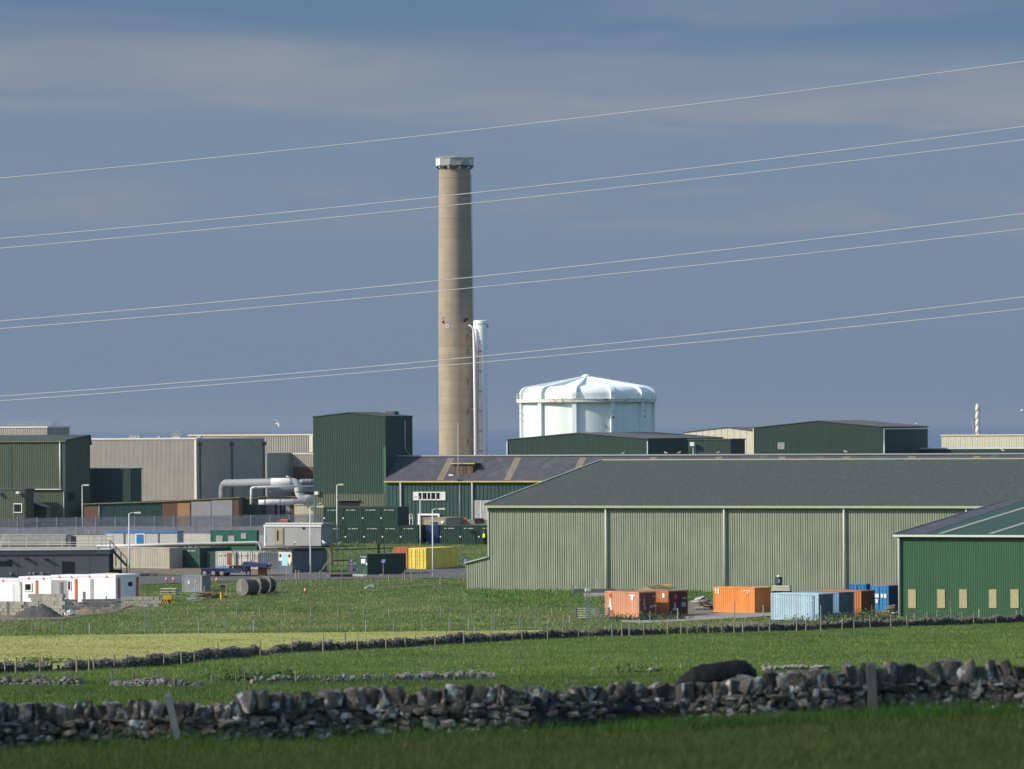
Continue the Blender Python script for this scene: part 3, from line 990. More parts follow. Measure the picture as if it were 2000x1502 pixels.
part_tube(t, 'cable_duct', 'grey_steel', [(cx + 0.25, -1.28, 0), (cx + 0.12, -1.24, zz(690)), (cx + 0.2, -1.2, zz(668)), (cx + 0.5, -1.12, zz(664.5))], 0.1, 8)
dx = (937.5 - 939) * pm
pn = part_box(t, 'ladder_panel', 'grey_steel', dx - 0.16, -1.34, 0, dx + 0.26, -1.2, zz(672))
for k in range(8):
    z = zz(686 + k * 38.8) if 686 + k * 38.8 < 900 else None
    if z:
        part_box(t, 'clamp', 'dark_grey', dx - 0.24, -1.42, z - 0.06, dx + 0.34, -1.1, z + 0.06)
part_box(t, 'side_bracket', 'grey_steel', 1.1, -0.2, zz(640), 1.32, 0.2, zz(634))

# ------------------------------------------------------------------ the white ribbed reactor vessel
s = Site(1145.5, d=872, rot=0.0, ref=800)
zz = lambda py: s.Z(py)
pm = 872 / F
t = site_thing(s, 'reactor_vessel', 'round white ribbed reactor building with low domed roof', 'reactor')
RW = 133.5 * pm - 0.55           # wall radius; ribs stand out from it
zr = zz(783)                      # gallery level
MB().lathe([(RW, -1), (RW, zr)], 96, cap=False).build('wall', 'white_steel', t, smooth=True)
# roof shell, sunk between the ribs
sh = [(RW, zr)]
zsh = zz(772)
for k in range(0, 9):
    a = k / 8 * R(80)
    sh.append((RW - 2.1 + 2.1 * math.cos(a), zsh + 1.5 * math.sin(a)))
sh += [(RW * 0.55, zsh + 1.75), (RW * 0.25, zz(742)), (0.3, zz(736))]
MB().lathe(sh, 96).build('roof_shell', 'white_steel', t, smooth=True)
RO = 133.5 * pm
rib_prof = [(RO, -1.0), (RO, zz(769))]
for k in range(1, 9):
    a = k / 8 * R(80)
    rib_prof.append((RO - 1.75 + 1.75 * math.cos(a), zz(769) + 1.3 * math.sin(a)))
rib_prof.append((1.0, zz(735.5)))
rib_in = [(RW - 0.3, -1.0), (RW - 0.3, zz(772))]
for k in range(1, 9):
    a = k / 8 * R(80)
    rib_in.append((RO - 2.4 + 1.2 * math.cos(a), zz(774) + 1.0 * math.sin(a)))
rib_in.append((0.9, zz(741)))
NR = 11
for k in range(NR):
    th = R(-90 - 11) + 2 * math.pi * k / NR
    b = MB()
    ca, sa = math.cos(th), math.sin(th)
    for i in range(len(rib_prof) - 1):
        rows = []
        for (r_, z_), w in ((rib_in[i], 1), (rib_prof[i], 1), (rib_prof[i + 1], 0), (rib_in[i + 1], 0)):
            hw = 0.36
            if r_ < 3:
                hw = 0.14
            rows.append(((r_ * ca - hw * -sa, r_ * sa - hw * ca, z_), (r_ * ca + hw * -sa, r_ * sa + hw * ca, z_)))
        (a0, a1), (b0, b1), (c0, c1), (d0, d1) = rows
        b.quad(b0, b1, c1, c0)
        b.quad(a0, b0, c0, d0)
        b.quad(a1, d1, c1, b1)
    b.build('rib', 'white_steel', t)
MB().lathe([(0.2, zz(739)), (0.78, zz(736.5)), (0.80, zz(734)), (0.55, zz(732)), (0.2, zz(731))], 24).build('roof_cap', 'white_steel', t, smooth=True)
RG = RO + 0.28
MB().lathe([(RW, zr - 0.25), (RG, zr - 0.25), (RG, zr + 0.22), (RW, zr + 0.22)], 96, cap=False).build('gallery', 'white_ring', t)
MB().lathe([(RG - 0.05, zr + 0.23), (RG + 0.08, zr + 0.23), (RG + 0.08, zr + 0.33), (RG - 0.05, zr + 0.33)], 96, cap=False).build('gallery_edge', 'white_ring', t)
rail = MB()
for z_ in (0.75, 1.2):
    rail.lathe([(RG - 0.02, zr + z_ - 0.02), (RG + 0.02, zr + z_ - 0.02), (RG + 0.02, zr + z_ + 0.02), (RG - 0.02, zr + z_ + 0.02)], 96, cap=False)
for k in range(60):
    a = 2 * math.pi * k / 60
    rail.bar((RG * math.cos(a), RG * math.sin(a), zr + 0.3), (RG * math.cos(a), RG * math.sin(a), zr + 1.2), 0.045)
rail.build('gallery_railing', 'pale', t)
for px, py, w, h, m_ in ((1195.5, 815.5, 0.42, 0.28, 'rust'), (1195.5, 804, 0.3, 0.12, 'grey_steel'), (1257.5, 803.5, 0.4, 0.14, 'grey_steel'), (1257.5, 814, 0.4, 0.14, 'rust'),
                         (1180.5, 832, 0.12, 0.35, 'rust'), (1184.5, 836, 0.1, 0.25, 'rust'), (1017, 806, 0.4, 0.12, 'grey_steel'), (1017, 817, 0.4, 0.1, 'grey_steel')):
    x = (px - 1145.5) * pm
    r_ = RO + 0.02 if abs(px - 1181) > 6 else RW + 0.01
    y = -math.sqrt(max(0.05, r_ * r_ - x * x))
    nx, ny = x / r_, y / r_
    z = zz(py)
    c = [(x - w / 2 * -ny - 0.02 * nx, y - w / 2 * nx - 0.02 * ny, z - h / 2), (x + w / 2 * -ny - 0.02 * nx, y + w / 2 * nx - 0.02 * ny, z - h / 2)]
    c += [(x + w / 2 * -ny + 0.1 * nx, y + w / 2 * nx + 0.1 * ny, z - h / 2), (x - w / 2 * -ny + 0.1 * nx, y - w / 2 * nx + 0.1 * ny, z - h / 2)]
    MB().hexa(c, [(a_, b_, z_ + h) for a_, b_, z_ in c]).build('bracket', m_, t)

# ------------------------------------------------------------------ sheds behind the long hall
s = Site(992, d=822)
W = s.X(1266); ev = s.Z(859); D = s.Y(1412, W, ev)
t = gable(s, 'green_hall', 'wide dark green gabled hall in front of the white reactor', W, D, ev, s.Z(846.5, W / 2) - ev, 'y', 'green', 'grey_roof', 0.3, 0.08, 0.05, over=0.15)
part_tube(t, 'downpipe', 'pale', [(0.0, -0.12, ev - 0.3), (0.0, -0.12, 0)], 0.1)
part_tube(t, 'downpipe', 'pale', [(W, -0.12, ev - 0.3), (W, -0.12, 0)], 0.08)
s = Site(1345, d=812)
W = s.X(1428); H = s.Z(860)
t = flat(s, 'green_annex', 'low flat dark green annex right of the gabled hall', W, s.Y(1455, W, H), H, 'green', 'green_roof', 0.3, 0.08, 0.05)
x = s.X(1357)
part_tube(t, 'flood_column', 'pale', [(x, -0.4, 0), (x, -0.4, H - 0.8), (x, -0.6, H - 0.4)], 0.09)
part_box(t, 'floodlight', 'pale', x - 0.35, -1.0, H - 0.9, x + 0.35, -0.5, H - 0.3)
s = Site(1337, d=905)
W = s.X(1490); ev = s.Z(845); 
t = gable(s, 'cream_hall', 'cream gabled hall half hidden behind the green hall with louvre', W, 20, ev, s.Z(835.5, W * 0.55) - ev, 'y', 'cream', 'grey_roof', 1.2, 0.1, 0.06, over=0.15, peak=0.55)
s = Site(1473, d=862)
W = s.X(1727); ev = s.Z(834.5, W); D = s.Y(1812, W, ev)
t = gable(s, 'green_gable_hall', 'green gabled hall with small grey louvre at upper right', W, D, ev, s.Z(822.5, W * 0.55) - ev, 'y', 'green', 'grey_roof', 0.3, 0.08, 0.05, over=0.15)
lv = part_box(t, 'louvre', 'grey_steel', s.X(1520), -0.1, s.Z(878), s.X(1533.5), -0.01, s.Z(864.5))
for k in range(5):
    z = s.Z(877) + k * 0.24
    part_box(lv, 'slat', 'galv', s.X(1521), -0.14, z, s.X(1532.5), -0.103, z + 0.13)
part_box(t, 'corner_trim', 'cream_trim', -0.12, -0.08, 0, 0.06, -0.055, ev)
part_tube(t, 'downpipe', 'pale', [(W + 0.1, -0.1, ev - 0.2), (W + 0.1, -0.1, 0)], 0.12)
part_box(t, 'gutter', 'pale', W + 0.16, 0.2, ev - 0.35, W + 0.3, D, ev - 0.15)
s = Site(1840, d=900)
W = s.X(2200); H = s.Z(852)
t = flat(s, 'cream_block', 'low cream flat roofed block at right below the striped stack', W, 18, H, 'cream', 'grey_roof', 0.45, 0.1, 0.05, trim='cream_trim')
s = Site(1790, d=868)
W = s.X(2300); H = s.Z(877.5)
flat(s, 'low_store', 'low grey roofed store in front of the cream block', W, 14, H, 'green', 'pale', 0.4, 0.1, 0.05)
# helical strake stack
s = Site(1909.5, d=915, rot=0.0, ref=850)
pm = 915 / F
t = site_thing(s, 'strake_stack', 'small pale stack wrapped in spiral strakes at far right', 'chimney')
zt = s.Z(789)
MB().lathe([(0.40, -1), (0.36, zt), (0.3, zt + 0.02)], 20).build('shaft', 'cream_trim', t, smooth=True)
for q in range(3):
    b = MB()
    n = 60
    z0 = s.Z(858)
    pr = []
    for k in range(n + 1):
        a = 2 * math.pi * (q / 3 + 1.6 * k / n)
        z = z0 + (zt - 0.1 - z0) * k / n
        pr.append(((0.33 * math.cos(a), 0.33 * math.sin(a), z), (0.46 * math.cos(a), 0.46 * math.sin(a), z)))
    for k in range(n):
        b.quad(pr[k][0], pr[k][1], pr[k + 1][1], pr[k + 1][0])
        up = Vector((0, 0, 0.07))
        b.quad(Vector(pr[k][0]) + up, Vector(pr[k][1]) + up, Vector(pr[k + 1][1]) + up, Vector(pr[k + 1][0]) + up)
        b.quad(pr[k][1], Vector(pr[k][1]) + up, Vector(pr[k + 1][1]) + up, pr[k + 1][1])
    b.build('strake', 'beige', t)
s = Site(1901, d=905, rot=0.0, ref=850)
t = site_thing(s, 'bent_vent_pipe', 'thin bent grey vent pipe left of the striped stack', 'pipe')
part_tube(t, 'riser', 'galv', [(0.3, 0, 0), (0.15, 0, s.Z(836)), (-0.2, 0, s.Z(822)), (-0.1, 0, s.Z(820)), (0.35, 0, s.Z(820))], 0.07, 8)
part_tube(t, 'prop', 'galv', [(-0.15, 0.3, 0), (-0.15, 0.2, s.Z(822))], 0.04, 6)

# ------------------------------------------------------------------ buildings at the left
s = Site(-90, d=795)
xc = s.X(128.5); ev = s.Z(860, xc); D = s.Y(175.5, xc, ev)
t = gable(s, 'process_building', 'big olive green clad process building at left edge', xc, D, ev, 0.7, 'x', 'olive_dark', 'green_roof', 0.34, 0.1, 0.06, over=0.25, peak=0.97,
          mats=[M['olive_dark'], M['olive_dark'], M['olive_dark'], M['olive_dark']])
part_box(t, 'fascia', 'olive', -0.3, -0.34, ev - 0.25, xc + 0.2, -0.26, ev - 0.02)
x = s.X(119)
part_tube(t, 'downpipe', 'pale', [(x, -0.15, ev - 0.1), (x, -0.15, s.Z(953))], 0.12)
part_box(t, 'dark_strip', 'green', s.X(19), -0.07, s.Z(954), s.X(24), -0.012, ev - 0.3)
part_box(t, 'corner_trim', 'green', s.X(124), -0.06, 0, xc, -0.012, ev - 0.3)
part_box(t, 'flashing', 'pale', 0, -0.45, s.Z(956.5), s.X(122), -0.02, s.Z(955))
part_tube(t, 'downpipe', 'galv', [(s.X(126), -0.16, s.Z(960)), (s.X(126), -0.16, 0)], 0.08)
part_box(t, 'vent_louvre', 'dark', xc + 0.01, s.Y(133, xc, 5), s.Z(978), xc + 0.08, s.Y(146, xc, 5), s.Z(962))
s2 = Site(-60, d=788)
xb = s2.X(49.5); H = s2.Z(957.5)
t = flat(s2, 'entrance_annex', 'olive annex with one white framed window below the process building', xb, 2.6, H, 'olive_dark', 'green_roof', 0.34, 0.1, 0.06)
window(t, s2.X(27), s2.Z(1001.5), s2.X(44), s2.Z(983), 0, 'pale', 0.14, 1, 0.14)
for px in (40, 0):
    part_box(t, 'floodlight', 'pale', s2.X(px - 3), -0.9, s2.Z(964), s2.X(px + 3), -0.05, s2.Z(960))
part_tube(t, 'downpipe', 'galv', [(s2.X(27.5), -0.14, s2.Z(984)), (s2.X(27.5), -0.14, 0)], 0.05)
s2 = Site(55, d=789)
t = site_thing(s2, 'porch', 'dark porch with sloping pale edged canopy beside the annex', 'porch')
x1 = s2.X(97)
zA, zB = s2.Z(975), s2.Z(989, x1)
c = [(0, -1.2, zA - 0.12), (x1, -1.2, zB - 0.12), (x1, 2.0, zB - 0.12), (0, 2.0, zA - 0.12)]
MB().hexa(c, [(a_, b_, z + 0.12) for a_, b_, z in c]).build('canopy', 'galv', t)
part_box(t, 'post', 'olive', s2.X(98), -1.1, 0, s2.X(104), 1.5, s2.Z(990))
part_box(t, 'wall', 'green', 0.2, 0.6, 0, x1 - 0.1, 0.8, zB - 0.3)
part_box(t, 'door', 'dark', s2.X(89, 0.6), 0.5, 0, s2.X(96, 0.6), 0.59, s2.Z(1000))
# rooftop plant room
s2 = Site(-60, d=812)
x1 = s2.X(93.5); H = s2.Z(834)
t = flat(s2, 'plant_room', 'beige plant room with rooftop railing behind the process building', x1, s2.Y(136, x1, H), H - 0.2, 'beige', 'cream_trim', 0.4, 0.1, 0.05)
rl = MB()
xr = s2.X(118)
for z_ in (0.5, 1.0):
    rl.bar((s2.X(4), 2.0, H + z_ * 0.72), (x1 - 0.2, 2.0, H + z_ * 0.72), 0.05)
    rl.bar((x1 - 0.2, 2.0, H + z_ * 0.72), (x1 - 0.2, s2.Y(118, x1, H), H + z_ * 0.72), 0.05)
for k in range(11):
    xx = s2.X(4) + (x1 - 0.2 - s2.X(4)) * k / 10
    rl.bar((xx, 2.0, H), (xx, 2.0, H + 0.74), 0.05)
for k in range(5):
    yy = 2 + (s2.Y(118, x1, H) - 2) * k / 4
    rl.bar((x1 - 0.2, yy, H), (x1 - 0.2, yy, H + 0.74), 0.05)
rl.build('railing', 'fence_steel', t)
# small dark green block
s2 = Site(165, d=812)
x1 = s2.X(255.5); H = s2.Z(917.5)
t = flat(s2, 'green_block', 'small dark green block in front of the beige wall', x1, s2.Y(276.5, x1, H), H, 'teal', 'green_roof', 0.3, 0.08, 0.05)
# big beige building
s2 = Site(150, d=846)
x1 = s2.X(384); H = s2.Z(859.5)
D = s2.Y(515.5, x1, H)
t = flat(s2, 'beige_hall', 'large beige clad hall with shaded side wall and roof cages', x1, D, H, 'beige', 'cream_trim', 0.24, 0.09, 0.05, trim='cream_trim')
part_box(t, 'corner_trim', 'cream_trim', x1 - 0.35, -0.1, 0, x1 + 0.06, -0.012, H - 0.05)
for px in (389.5, 452, 514.5):
    y = s2.Y(px, x1, H - 2)
    dp = part_tube(t, 'downpipe', 'dark_grey', [(x1 + 0.18, y, H - 0.8), (x1 + 0.18, y, 0)], 0.12)
    part_box(dp, 'hopper', 'dark_grey', x1 + 0.05, y - 0.3, H - 1.1, x1 + 0.4, y + 0.3, H - 0.5)
for px0, px1, ptop, hoop in ((252, 272, 849.5, 0), (335.5, 350.5, 842, 1)):
    b = MB()
    y0 = 2.0
    xa, xb = s2.X(px0, y0, H), s2.X(px1, y0, H)
    zt = s2.Z(ptop, xa, y0)
    for xx in np.linspace(xa, xb, 5 if hoop else 4):
        for yy in (y0, y0 + 1.0):
            b.bar((xx, yy, H + 0.2), (xx, yy, zt), 0.06)
    for z_ in (zt, (zt + H) / 2):
        b.bar((xa, y0, z_), (xb, y0, z_), 0.06); b.bar((xa, y0 + 1, z_), (xb, y0 + 1, z_), 0.06)
        b.bar((xa, y0, z_), (xa, y0 + 1, z_), 0.06); b.bar((xb, y0, z_), (xb, y0 + 1, z_), 0.06)
    b.build('roof_cage', 'fence_steel', t)
    part_box(t, 'hatch', 'pale', xa, y0 + 0.1, H + 0.2, xb, y0 + 0.9, H + 0.5)
for px in (310, 386, 390):
    part_box(t, 'vent_cap', 'grey_steel', s2.X(px, 1, H) - 0.2, 1, H + 0.2, s2.X(px, 1, H) + 0.2, 1.4, H + 0.6)
# cream ribbed building behind
s2 = Site(370, d=888)
x1 = s2.X(640); H = s2.Z(852)
t = flat(s2, 'ribbed_hall', 'pale ribbed hall rising behind the beige hall', x1, 14, H, 'beige', 'cream_trim', 0.45, 0.16, 0.08, trim='cream_trim')
part_box(t, 'roof_rail', 'rust', s2.X(395), 0.4, H + 0.3, s2.X(500), 0.5, H + 0.42)
part_box(t, 'corner_trim', 'cream_trim', s2.X(605), -0.12, s2.Z(884), s2.X(612), -0.012, H)
s2 = Site(560, d=880)
t = flat(s2, 'stepped_annex', 'pale ribbed annex stepping down between hall and green block', s2.X(625), 6, s2.Z(888), 'beige', 'cream_trim', 0.45, 0.16, 0.08, trim='cream_trim')
part_box(t, 'lower_panel', 'brown', s2.X(573), -0.1, 0, s2.X(612), -0.012, s2.Z(911.5))  # brown panel puts the shade of the lower wall into the colour
s2 = Site(512, d=872)
x1 = s2.X(522)
t = flat(s2, 'grey_annex', 'plain grey annex beside the beige hall side wall', x1, s2.Y(572.5, x1, 8), s2.Z(887.5), 'grey_steel', 'grey_steel', 0.6, 0.05, 0.02)

M['olive_trim'] = mat('dull yellow roof edge', (0.27, 0.24, 0.06), 0.7, 0.25, 1.0)
# low shed row with green roof
s2 = Site(163, d=786, rot=R(-8))
x1 = s2.X(316); z0 = s2.Z(986); z1 = s2.Z(981, x1)
t = flat(s2, 'workshop_row', 'low workshop row with green roof and yellow edge', x1, 16, z0, 'teal', 'green_roof', 0.3, 0.06, 0.03, trim='olive_trim', slope=z1 - z0, over=0.25, th=0.12)
part_box(t, 'brown_panel', 'brown', 0.1, -0.06, 0, s2.X(193), -0.012, z0 - 0.2)
part_tube(t, 'downpipe', 'galv', [(s2.X(194), -0.1, z0), (s2.X(194), -0.1, 0)], 0.06)
s2 = Site(317, d=784, rot=R(-8))
x1 = s2.X(466); z0 = s2.Z(981); z1 = s2.Z(973, x1)
t = flat(s2, 'garage_row', 'garage row with brown, tan and grey doors under a sloping roof', x1, 14, z0, 'brown', 'green_roof', 0.3, 0.06, 0.03, trim='olive_trim', slope=z1 - z0, over=0.2, th=0.12)
part_box(t, 'door', 'tan', s2.X(347), -0.08, 0, s2.X(371), -0.012, z0 - 0.15, label='tan door')
part_box(t, 'door', 'grey_steel', s2.X(374), -0.08, 0, s2.X(412), -0.012, z0 + 0.1, label='pale grey roller door')
part_box(t, 'door', 'grey_steel', s2.X(413.5), -0.08, 0, s2.X(454), -0.012, z0 + 0.3, label='pale grey roller door')
part_box(t, 'door_post', 'dark_grey', s2.X(412.1), -0.09, 0, s2.X(413.3), -0.014, z0 + 0.2)
s2 = Site(466.5, d=786, rot=R(-8))
x1 = s2.X(505)
t = flat(s2, 'dark_store', 'small dark green store between garages and pipes', x1, 6, s2.Z(975), 'green', 'green_roof', 0.3, 0.06, 0.03, trim='olive')
s2 = Site(506, d=792, rot=R(-8))
x1 = s2.X(576)
t = flat(s2, 'pipe_shed', 'grey shed with dark doors beneath the silver pipes', x1, 5, s2.Z(972), 'grey_steel', 'green_roof', 0.5, 0.05, 0.03, trim='olive_trim', th=0.12)
for a, c2 in ((512, 518), (537, 541), (547, 551), (553, 557), (566, 574)):
    part_box(t, 'door', 'brown' if a in (512, 566) else 'dark', s2.X(a), -0.07, 0, s2.X(c2), -0.012, s2.Z(986))
s2 = Site(575, d=780, rot=R(-8))
x1 = s2.X(613)
t = flat(s2, 'cream_lean_to', 'small cream shed against the tall green block', x1, 5, s2.Z(986.5), 'cream', 'cream_trim', 0.4, 0.05, 0.03)

# ------------------------------------------------------------------ silver pipework
def elbow(pts, r=1.0, n=6):
    """round the corners of a pipe run"""
    pts = [Vector(p) for p in pts]
    out = [pts[0]]
    for i in range(1, len(pts) - 1):
        a, b, c = pts[i - 1], pts[i], pts[i + 1]
        u, v = (a - b).normalized(), (c - b).normalized()
        q = min(r, (a - b).length * 0.49, (c - b).length * 0.49)
        for k in range(n + 1):
            t_ = k / n
            out.append((b + u * q) * (1 - t_) ** 2 + b * 2 * t_ * (1 - t_) + (b + v * q) * t_ ** 2)
    out.append(pts[-1])
    return out
dp = 778
def pw(px, py, d=dp):
    return P(px, py, d)
def pipe_thing(name, label, run, r_px, m, r=1.2, flanges=(), d=dp):
    o = pw(*run[0], d) if len(run[0]) == 2 else pw(*run[0])
    pts = [(pw(*q, d) if len(q) == 2 else pw(*q)) - o for q in run]
    t = thing(name, label, 'pipe', o)
    rr = r_px * d / F
    MB().tube(elbow(pts, r), rr, 16).build('run', m, t, smooth=True)
    for f in flanges:
        q = pw(*f[:2], d) - o
        ax = Vector((1, 0, 0)) if f[2] == 'x' else Vector((0, 0, 1))
        MB().tube([q - ax * 0.08, q + ax * 0.08], rr * 1.12, 16).build('flange', 'fence_steel', t, smooth=False)
    return t
pipe_thing('shaded_duct', 'shaded stretch of the fat duct, coloured grey, bending down at the beige hall', [(435, 985, 806), (435, 944, 806), (470, 943.5, 800), (534, 942, 779)], 8, 'pipe_dark', 1.5, ())  # the shade on this stretch is put into a darker grey material
pipe_thing('white_duct', 'fat white lagged duct dropping in a bend to the green block', [(529, 941.5), (582.5, 941), (583, 971), (618, 976)], 7.8, 'pipe', 1.5, ((568, 941.5, 'x'), (583, 960, 'z'), (600, 975.5, 'x')))
pipe_thing('thin_pipe', 'thin white pipe with bend running above the workshop roof', [(490, 985), (491, 952.5), (500, 951.5), (620, 949)], 2.2, 'white', 0.7, ((500, 951.3, 'x'),), d=774)
pipe_thing('low_pipe', 'grey lagged pipe running low in front of the pipe shed', [(505, 981), (540, 980.2), (620, 980)], 5, 'pipe', 0.5, ((517, 980.5, 'x'), (547, 980.2, 'x'), (574, 980, 'x'), (595, 980, 'x')), d=776)
pipe_thing('dark_pipe', 'dark pipe passing behind the white bend', [(530, 962), (531, 956.5), (620, 956.5)], 4, 'pipe_dark', 0.4, (), d=786)
pipe_thing('upper_pipe', 'short shaded pipe with valves beside the tall green block', [(585, 941), (598, 940), (620, 940)], 4.5, 'pipe_dark', 0.5, ((592, 940, 'x'), (599, 940, 'x'), (606, 940, 'x')), d=786)

# ------------------------------------------------------------------ shipping containers
def paint(name, col, rust=0.15, var=0.12):
    return mat('container paint ' + name, col, 0.65, var, 0.9, streak=0.14, col2=(0.16, 0.075, 0.045), c2amt=rust, c2scale=1.6)
CP = {
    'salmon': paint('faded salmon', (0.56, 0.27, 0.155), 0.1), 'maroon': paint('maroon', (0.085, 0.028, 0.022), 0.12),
    'shaded_red_end': paint('shaded red', (0.18, 0.062, 0.040), 0.15),  # darker red that stands for the shade on right ends
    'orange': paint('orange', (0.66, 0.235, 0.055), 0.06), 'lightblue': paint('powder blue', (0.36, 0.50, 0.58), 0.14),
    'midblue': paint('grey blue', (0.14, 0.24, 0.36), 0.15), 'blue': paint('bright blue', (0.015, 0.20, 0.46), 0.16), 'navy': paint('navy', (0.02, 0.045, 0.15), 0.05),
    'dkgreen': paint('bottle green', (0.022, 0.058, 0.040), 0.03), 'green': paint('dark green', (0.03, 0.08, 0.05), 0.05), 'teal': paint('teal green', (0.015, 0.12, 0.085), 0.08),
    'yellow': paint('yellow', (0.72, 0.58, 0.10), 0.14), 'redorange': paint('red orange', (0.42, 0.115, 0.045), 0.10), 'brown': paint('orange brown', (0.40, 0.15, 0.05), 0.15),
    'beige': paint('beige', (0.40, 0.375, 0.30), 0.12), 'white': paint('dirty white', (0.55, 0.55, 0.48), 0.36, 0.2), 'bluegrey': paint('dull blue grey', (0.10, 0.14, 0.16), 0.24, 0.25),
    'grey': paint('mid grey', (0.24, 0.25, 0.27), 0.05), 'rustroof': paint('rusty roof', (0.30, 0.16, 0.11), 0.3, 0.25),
    'tan': paint('tan', (0.30, 0.27, 0.18), 0.08),
}
def ribbed(t, name, m, o, u, n, L, z0, z1, pitch=0.27):
    return MB().corr(o, u, n, L, z0, z1, pitch, 0.15, 0.036).build(name, m, t)
def doors(t, m, o, u, n, L, z0, z1, panels=5, rod='galv', grooves=True):
    """a pair of container doors with lock rods on the face that starts at o, runs along u and looks along n"""
    o, u, n = Vector(o), Vector(u), Vector(n)
    zv = Vector((0, 0, 1))
    for k in range(2):
        a, b_ = (0.0, L / 2 - 0.02) if k == 0 else (L / 2 + 0.02, L)
        b = MB()
        h = (z1 - z0) / panels
        for j in range(panels):
            p0 = o + u * (a + 0.03) + zv * (z0 + j * h + 0.025)
            p1 = o + u * (b_ - 0.03) + zv * (z0 + (j + 1) * h - 0.025)
            q = [p0, Vector((p1.x, p1.y, p0.z)), p1, Vector((p0.x, p0.y, p1.z))]
            b.hexa([w + n * 0.005 for w in q], [w + n * 0.045 for w in q])
        q = [o + u * a + zv * z0, o + u * b_ + zv * z0, o + u * b_ + zv * z1, o + u * a + zv * z1]
        b.hexa([w - n * 0.05 for w in q], [w + n * 0.006 for w in q])
        d = b.build('door', m, t)
        for f in (0.3, 0.78):
            p = o + u * (a + (b_ - a) * f) + n * 0.085
            MB().tube([p + zv * (z0 + 0.02), p + zv * (z1 - 0.02)], 0.022, 6).build('lock_rod', rod, d)
def frame_mesh(Lx, Ly, H, w=0.13):
    b = MB()
    for x in (0, Lx - w):
        for y in (0, Ly - w):
            b.box(x, y, 0, x + w, y + w, H)
    for z, h in ((0.0, 0.16), (H - 0.11, 0.11)):
        b.box(w, 0.004, z, Lx - w, 0.1, z + h)
        b.box(w, Ly - 0.1, z, Lx - w, Ly - 0.004, z + h)
        b.box(0.004, w, z, 0.1, Ly - w, z + h)
        b.box(Lx - 0.1, w, z, Lx - 0.004, Ly - w, z + h)
    return b
def quad_on(t, name, m, o, u, n, a, b_, z0, z1, e=0.012, shape=None):
    o, u, n = Vector(o), Vector(u), Vector(n)
    q = [o + u * a + Vector((0, 0, z0)), o + u * b_ + Vector((0, 0, z0)), o + u * b_ + Vector((0, 0, z1)), o + u * a + Vector((0, 0, z1))]
    if shape == 'up':
        mid = (q[2] + q[3]) / 2
        q = [q[0], q[1], mid + u * 0.03, mid - u * 0.03]
    if shape == 'down':
        mid = (q[0] + q[1]) / 2
        q = [mid - u * 0.03, mid + u * 0.03, q[2], q[3]]
    return MB().hexa([w + n * 0.001 for w in q], [w + n * e for w in q]).build(name, m, t)
def code_row(t, o, u, n, a, z, m='mark', count=7, w=0.09, h=0.11, gap=0.05):
    """a row of small stencilled characters too far off to read"""
    r0 = random.Random(int(a * 97 + z * 31))
    x = a
    for k in range(count):
        ww = w * r0.uniform(0.5, 1.1)
        if k in (2,):
            x += gap * 2
        quad_on(t, 'marking', m, o, u, n, x, x + ww, z, z + h * r0.uniform(0.75, 1.1))
        x += ww + gap
FRONT = lambda Lx, Ly: ((0, 0.002, 0), (1, 0, 0), (0, -1, 0))
RIGHT = lambda Lx, Ly: ((Lx - 0.002, 0, 0), (0, 1, 0), (1, 0, 0))
def container(label, pxL, pxC, pxR, pyb, phi, m, H=2.59, front='side', right='side', Lx=None, Ly=None, base=None, d=None, mr=None, roof=None, name='shipping_container', group='shipping containers', rod='galv', lift=0.0, corner=None, cat='container'):
    st = Site(pxC, pyb, d=d, rot=-R(phi), ref=pyb)
    if corner is not None:
        st.o = Vector(corner)
    if base is not None:
        st.o.z = base
    st.o.z += lift
    if Lx is None:
        Lx = -st.X(pxL, a=-60, b=5)
    if Ly is None:
        Ly = st.Y(pxR, a=-2, b=60)
    st.o = st.w(-Lx, 0, 0)
    t = site_thing(st, name, label, cat, group)
    pm_ = CP[m]
    mr_ = CP[mr] if mr else pm_  # a darker right-end paint puts that end's shade into the colour
    frame_mesh(Lx, Ly, H).build('frame', pm_, t)
    w = 0.13
    zlo, zhi = 0.16, H - 0.11
    if front == 'side':
        ribbed(t, 'side_panel', pm_, (w, 0.03, 0), (1, 0, 0), (0, -1, 0), Lx - 2 * w, zlo, zhi)
    else:
        doors(t, pm_, (w, 0.05, 0), (1, 0, 0), (0, -1, 0), Lx - 2 * w, zlo, zhi, rod=rod)
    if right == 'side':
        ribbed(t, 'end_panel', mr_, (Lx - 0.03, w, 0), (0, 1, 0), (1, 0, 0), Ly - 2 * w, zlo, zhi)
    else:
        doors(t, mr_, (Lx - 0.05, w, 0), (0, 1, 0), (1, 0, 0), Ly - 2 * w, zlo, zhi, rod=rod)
    ribbed(t, 'side_panel', pm_, (Lx - w, Ly - 0.03, 0), (-1, 0, 0), (0, 1, 0), Lx - 2 * w, zlo, zhi)
    ribbed(t, 'end_panel', pm_, (0.03, Ly - w, 0), (0, -1, 0), (-1, 0, 0), Ly - 2 * w, zlo, zhi)
    part_box(t, 'roof', CP[roof] if roof else pm_, 0.02, 0.02, H - 0.045, Lx - 0.02, Ly - 0.02, H + 0.012)
    part_box(t, 'floor', 'wood_dark', 0.1, 0.1, 0.05, Lx - 0.1, Ly - 0.1, 0.14)
    t['dims'] = (Lx, Ly, H)
    return t, st, Lx, Ly
def xof(st, px, z=1.0):
    return st.X(px, 0, z, -5, 40)
def yof(st, px, Lx, z=1.0):
    return st.Y(px, Lx, z, -2, 40)

